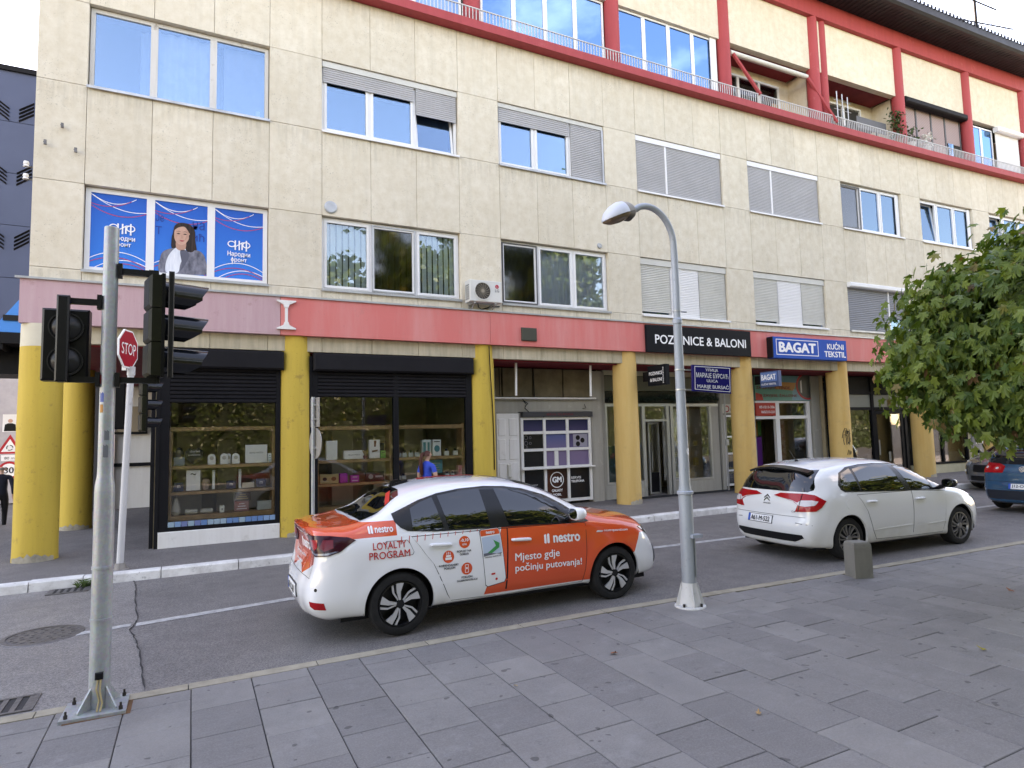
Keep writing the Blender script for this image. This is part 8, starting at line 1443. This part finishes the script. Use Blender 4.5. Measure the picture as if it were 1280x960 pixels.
M_LEAF = leaf_mat('maple_leaf', (.048, .102, .028), (.155, .21, .036), (.24, .12, .065)); M_BARK = mat('bark', (.09, .075, .06), .9, var=.4, vscale=12, bump=.8, bscale=30)
LOBE = []
for a, r in ((-150, .28), (-128, .50), (-105, .30), (-78, .34), (-60, .78), (-48, .62), (-38, .84), (-22, .50), (-12, .86), (0, 1.05), (12, .86), (22, .50), (38, .84), (48, .62), (60, .78), (78, .34), (105, .30), (128, .50), (150, .28)): LOBE.append((r*sin(radians(a)), r*cos(radians(a))))
def leaf_geo(s, curl, fold):
    vs = [(0, 0, 0)]+[(x*s, y*s, -curl*(x*x+y*y)*s+fold*abs(x)*s) for x, y in LOBE]; n = len(LOBE); return vs, [(0, i+1, i+2) for i in range(n-1)]+[(0, n, 1)]
random.seed(5)
TC = Vector((8.5, 3.0, 2.62)); tree = thing('maple_tree', 'bushy green maple with broad lobed leaves leaning in over the pavement at the right', 'tree', (8.35, 3.05, gz(8.3)))
mb = MB(); mb.tube([(8.38, 3.02, gz(8)), (8.36, 3.05, .8), (8.33, 3.08, 1.6), (8.35, 3.05, 2.3)], [.17, .13, .11, .10], 14); mb.build('trunk', M_BARK, tree, smooth=True)
clumps = []
for i in range(620):
    while True:
        d = Vector((random.gauss(0, 1), random.gauss(0, 1), random.gauss(0, 1)))
        if d.length > .1: d.normalize(); break
    f = .5+.5*random.random()**.45; rx, ry, rzu, rzd = 1.95, 2.0, 1.50, .80; p = Vector((d.x*rx*f, d.y*ry*f, d.z*(rzu if d.z > 0 else rzd)*f)); clumps.append((TC+p, d, .30+.16*random.random()))
lf = [leaf_geo(1.0, c_, f_) for c_, f_ in ((.25, .12), (.4, .05), (.15, .22))]; lme = []
for i, (vs, fs) in enumerate(lf):
    me = bpy.data.meshes.new('leaf'); me.from_pydata(vs, [], fs); me.materials.append(M_LEAF); lme.append(me)
allv = []
br = MB()
for c_, d, r in clumps[:70]: q = TC+Vector((0, 0, -.7)); br.tube([q, q.lerp(c_, .5)+Vector((0, 0, .1)), q.lerp(c_, .85)], [.035, .02, .008], 5)
br.build('limbs', M_BARK, tree, smooth=True)
for c_, d, r in clumps:
    for k in range(int(58*r/.45)):
        o = Vector((random.gauss(0, .36), random.gauss(0, .36), random.gauss(0, .34)))*r; p = c_+o; outd = (p-TC); outd.z = outd.z*.6+.35; outd.normalize()
        ra = random.uniform(0, 6.283); nrm = (outd*.75+Vector((cos(ra)*.62, sin(ra)*.62, random.gauss(.12, .22)))).normalized(); tip = Vector((random.gauss(0, .5), random.gauss(0, .5), -1.0))+outd*.4; tip = (tip-nrm*tip.dot(nrm)).normalized(); s_ = random.uniform(.072, .110); side = tip.cross(nrm).normalized(); allv.append((p, Matrix((side*s_, tip*s_, nrm*s_)).transposed()))
camp = Vector((0, 0, CAM_H)); fwd = Vector((sin(_a), cos(_a), 0))
def key(it):
    p = it[0]-camp; z = p.dot(fwd); 
    if z < .5: return 99
    X = p.dot(Vector((cos(_a), -sin(_a), 0)))/z
    return p.length if X < .86 else 50+p.length
allv.sort(key=key); mb = MB(); n_single = 0
for i, (p, M3) in enumerate(allv):
    k = i % 3
    if n_single < 298:
        o = bpy.data.objects.new('leaf', lme[k]); COL.objects.link(o); o.parent = tree; m4 = M3.to_4x4(); m4.translation = p-ORG[tree.name]; o.matrix_local = m4; n_single += 1
    else: mb.add([p+M3 @ Vector(v) for v in lf[k][0]], lf[k][1])
mb.build('crown', M_LEAF, tree, kind='stuff', fixn=False)
# tall trees of the promenade behind the viewer (mirrored in the windows)
M_LF2 = leaf_mat('lime_leaf', (.045, .085, .015), (.11, .14, .022), (.20, .15, .02))
def big_tree(x, y, h, r, label, seed):
    random.seed(seed); t = thing('promenade_tree', label, 'tree', (x, y, 0)); mb = MB(); mb.tube([(x, y, -.3), (x+.1, y, h*.2), (x-.1, y+.1, h*.45), (x, y, h*.8)], [.32, .24, .18, .05], 10); cl = []
    for i in range(64):
        d = Vector((random.gauss(0, 1), random.gauss(0, 1), random.gauss(0, 1))).normalized(); f = random.random()**.5; cl.append(Vector((x+d.x*r*f, y+d.y*r*f, (h*.62+d.z*h*.36*f) if r < 5.5 else (h*.52+d.z*h*.46*f))))
    for c_ in cl[:22]: mb.tube([(x, y, h*.38), Vector((x, y, h*.45)).lerp(c_, .5), c_], [.09, .06, .02], 5)
    mb.build('trunk', M_BARK, t, smooth=True); mb = MB()
    for c_ in cl:
        q = random.uniform(.7, 1.3)
        for k in range(190 if r < 5.5 else 260):
            p = c_+Vector((random.gauss(0, .5), random.gauss(0, .5), random.gauss(0, .42)))*q; u = Vector((random.gauss(0, 1), random.gauss(0, 1), random.gauss(0, .6))).normalized(); v = u.cross(Vector((random.gauss(0, 1), random.gauss(0, 1), random.gauss(0, 1)))).normalized(); s_ = random.uniform(.16, .27); mb.add([p-u*s_, p+v*s_*.7, p+u*s_, p-v*s_*.7], [(0, 1, 2, 3)])
    mb.build('crown', M_LF2, t, kind='stuff', fixn=False)
for i, (x, y, h, r, l_) in enumerate(((-13, -19, 11, 6, 'low spreading lime tree in the back row, far left'), (-3, -20, 10.5, 6, 'low spreading lime tree in the back row behind the signal pole'), (7, -20, 10.5, 6, 'low spreading lime tree in the back row behind the lamp post'), (17, -19, 11, 6, 'low spreading lime tree in the back row, right of the lamp post'), (27, -18, 11, 6, 'low spreading lime tree in the back row towards the right end'), (38, -17, 11, 6, 'low spreading lime tree closing the back row at the right'), (-7, -8, 16, 4.4, 'broad lime tree furthest left on the promenade'), (2.5, -9, 15, 4.6, 'lime tree on the promenade straight behind the viewer'), (11, -9, 16, 4.4, 'lime tree on the promenade to the right of the viewer'), (20, -9, 19, 5.0, 'tallest lime tree of the promenade row'), (30, -9, 15, 4.5, 'lime tree near the far right end of the promenade'), (41, -8, 12.5, 4.3, 'lime tree furthest right on the promenade'), (-18, -14, 13, 4.5, 'lime tree well to the left of the viewer'))): big_tree(x, y, h, r, l_, 20+i)
# unseen hedge added behind the viewer, tall to darken the shop-glass reflections
random.seed(3)
for i in range(9):
    x0 = -22+8*i; t = thing('hedge', 'dense clipped hedge behind the viewer, section %s from the left' % ['first', 'second', 'third', 'fourth', 'fifth', 'sixth', 'seventh', 'eighth', 'last'][i], 'hedge', (x0+4, -8, 0), 0, 'hedge sections along the promenade'); mb = MB(); mb.box(x0+.02, x0+7.98, -8.6, -7.6, gz(x0), 4.2); mb.build('hedge_core', mat('hedge_dark', (.012, .018, .008), .9), t); mb = MB()
    for k in range(3600):
        f = random.random(); p = Vector((x0+8*random.random(), -7.5+random.gauss(0, .12), 4.4*random.random())) if f < .8 else Vector((x0+8*random.random(), -8+random.uniform(-.6, .6), 4.3+random.gauss(0, .2)))
        u = Vector((random.gauss(0, 1), random.gauss(0, .6), random.gauss(0, 1))).normalized(); v = u.cross(Vector((random.gauss(0, .4), 1, random.gauss(0, .4)))).normalized(); s_ = random.uniform(.05, .12); mb.add([p-u*s_, p+v*s_*.7, p+u*s_, p-v*s_*.7], [(0, 1, 2, 3)])
    mb.build('leaves', leaf_mat('hedge_leaf', (.018, .038, .008), (.05, .075, .012), (.10, .09, .015)), t, kind='stuff', fixn=False)
# fallen leaves on the tiles
M_DRY = [mat('dry_leaf_%d' % i, c_, .8) for i, c_ in enumerate([(.30, .10, .04), (.42, .30, .14), (.40, .32, .05), (.36, .22, .10)])]
random.seed(9)
for i, (x, y, s_, l_) in enumerate(((3.32, 4.72, .055, 'curled red brown leaf fallen on the tiles below the saloon'), (2.26, 4.52, .03, 'tiny yellow leaf fallen on the tiles at the left'), (6.02, 3.15, .055, 'pale tan leaf fallen on the tiles at the right'), (3.45, 3.24, .035, 'small ochre leaf fallen near the bottom edge'), (8.3, 4.0, .06, 'dark curled leaf fallen in the shade at the far right'))):
    t = thing('fallen_leaf', l_, 'leaf', (x, y, gz(x)+.018)); vs, fs = leaf_geo(s_, .9, .6); a = random.uniform(0, 6.28); mb = MB(); mb.add([(x+p*cos(a)-q*sin(a), y+p*sin(a)+q*cos(a), gz(x)+.024+abs(r_)*.6) for p, q, r_ in vs], fs); mb.build('blade', M_DRY[i % 4], t)
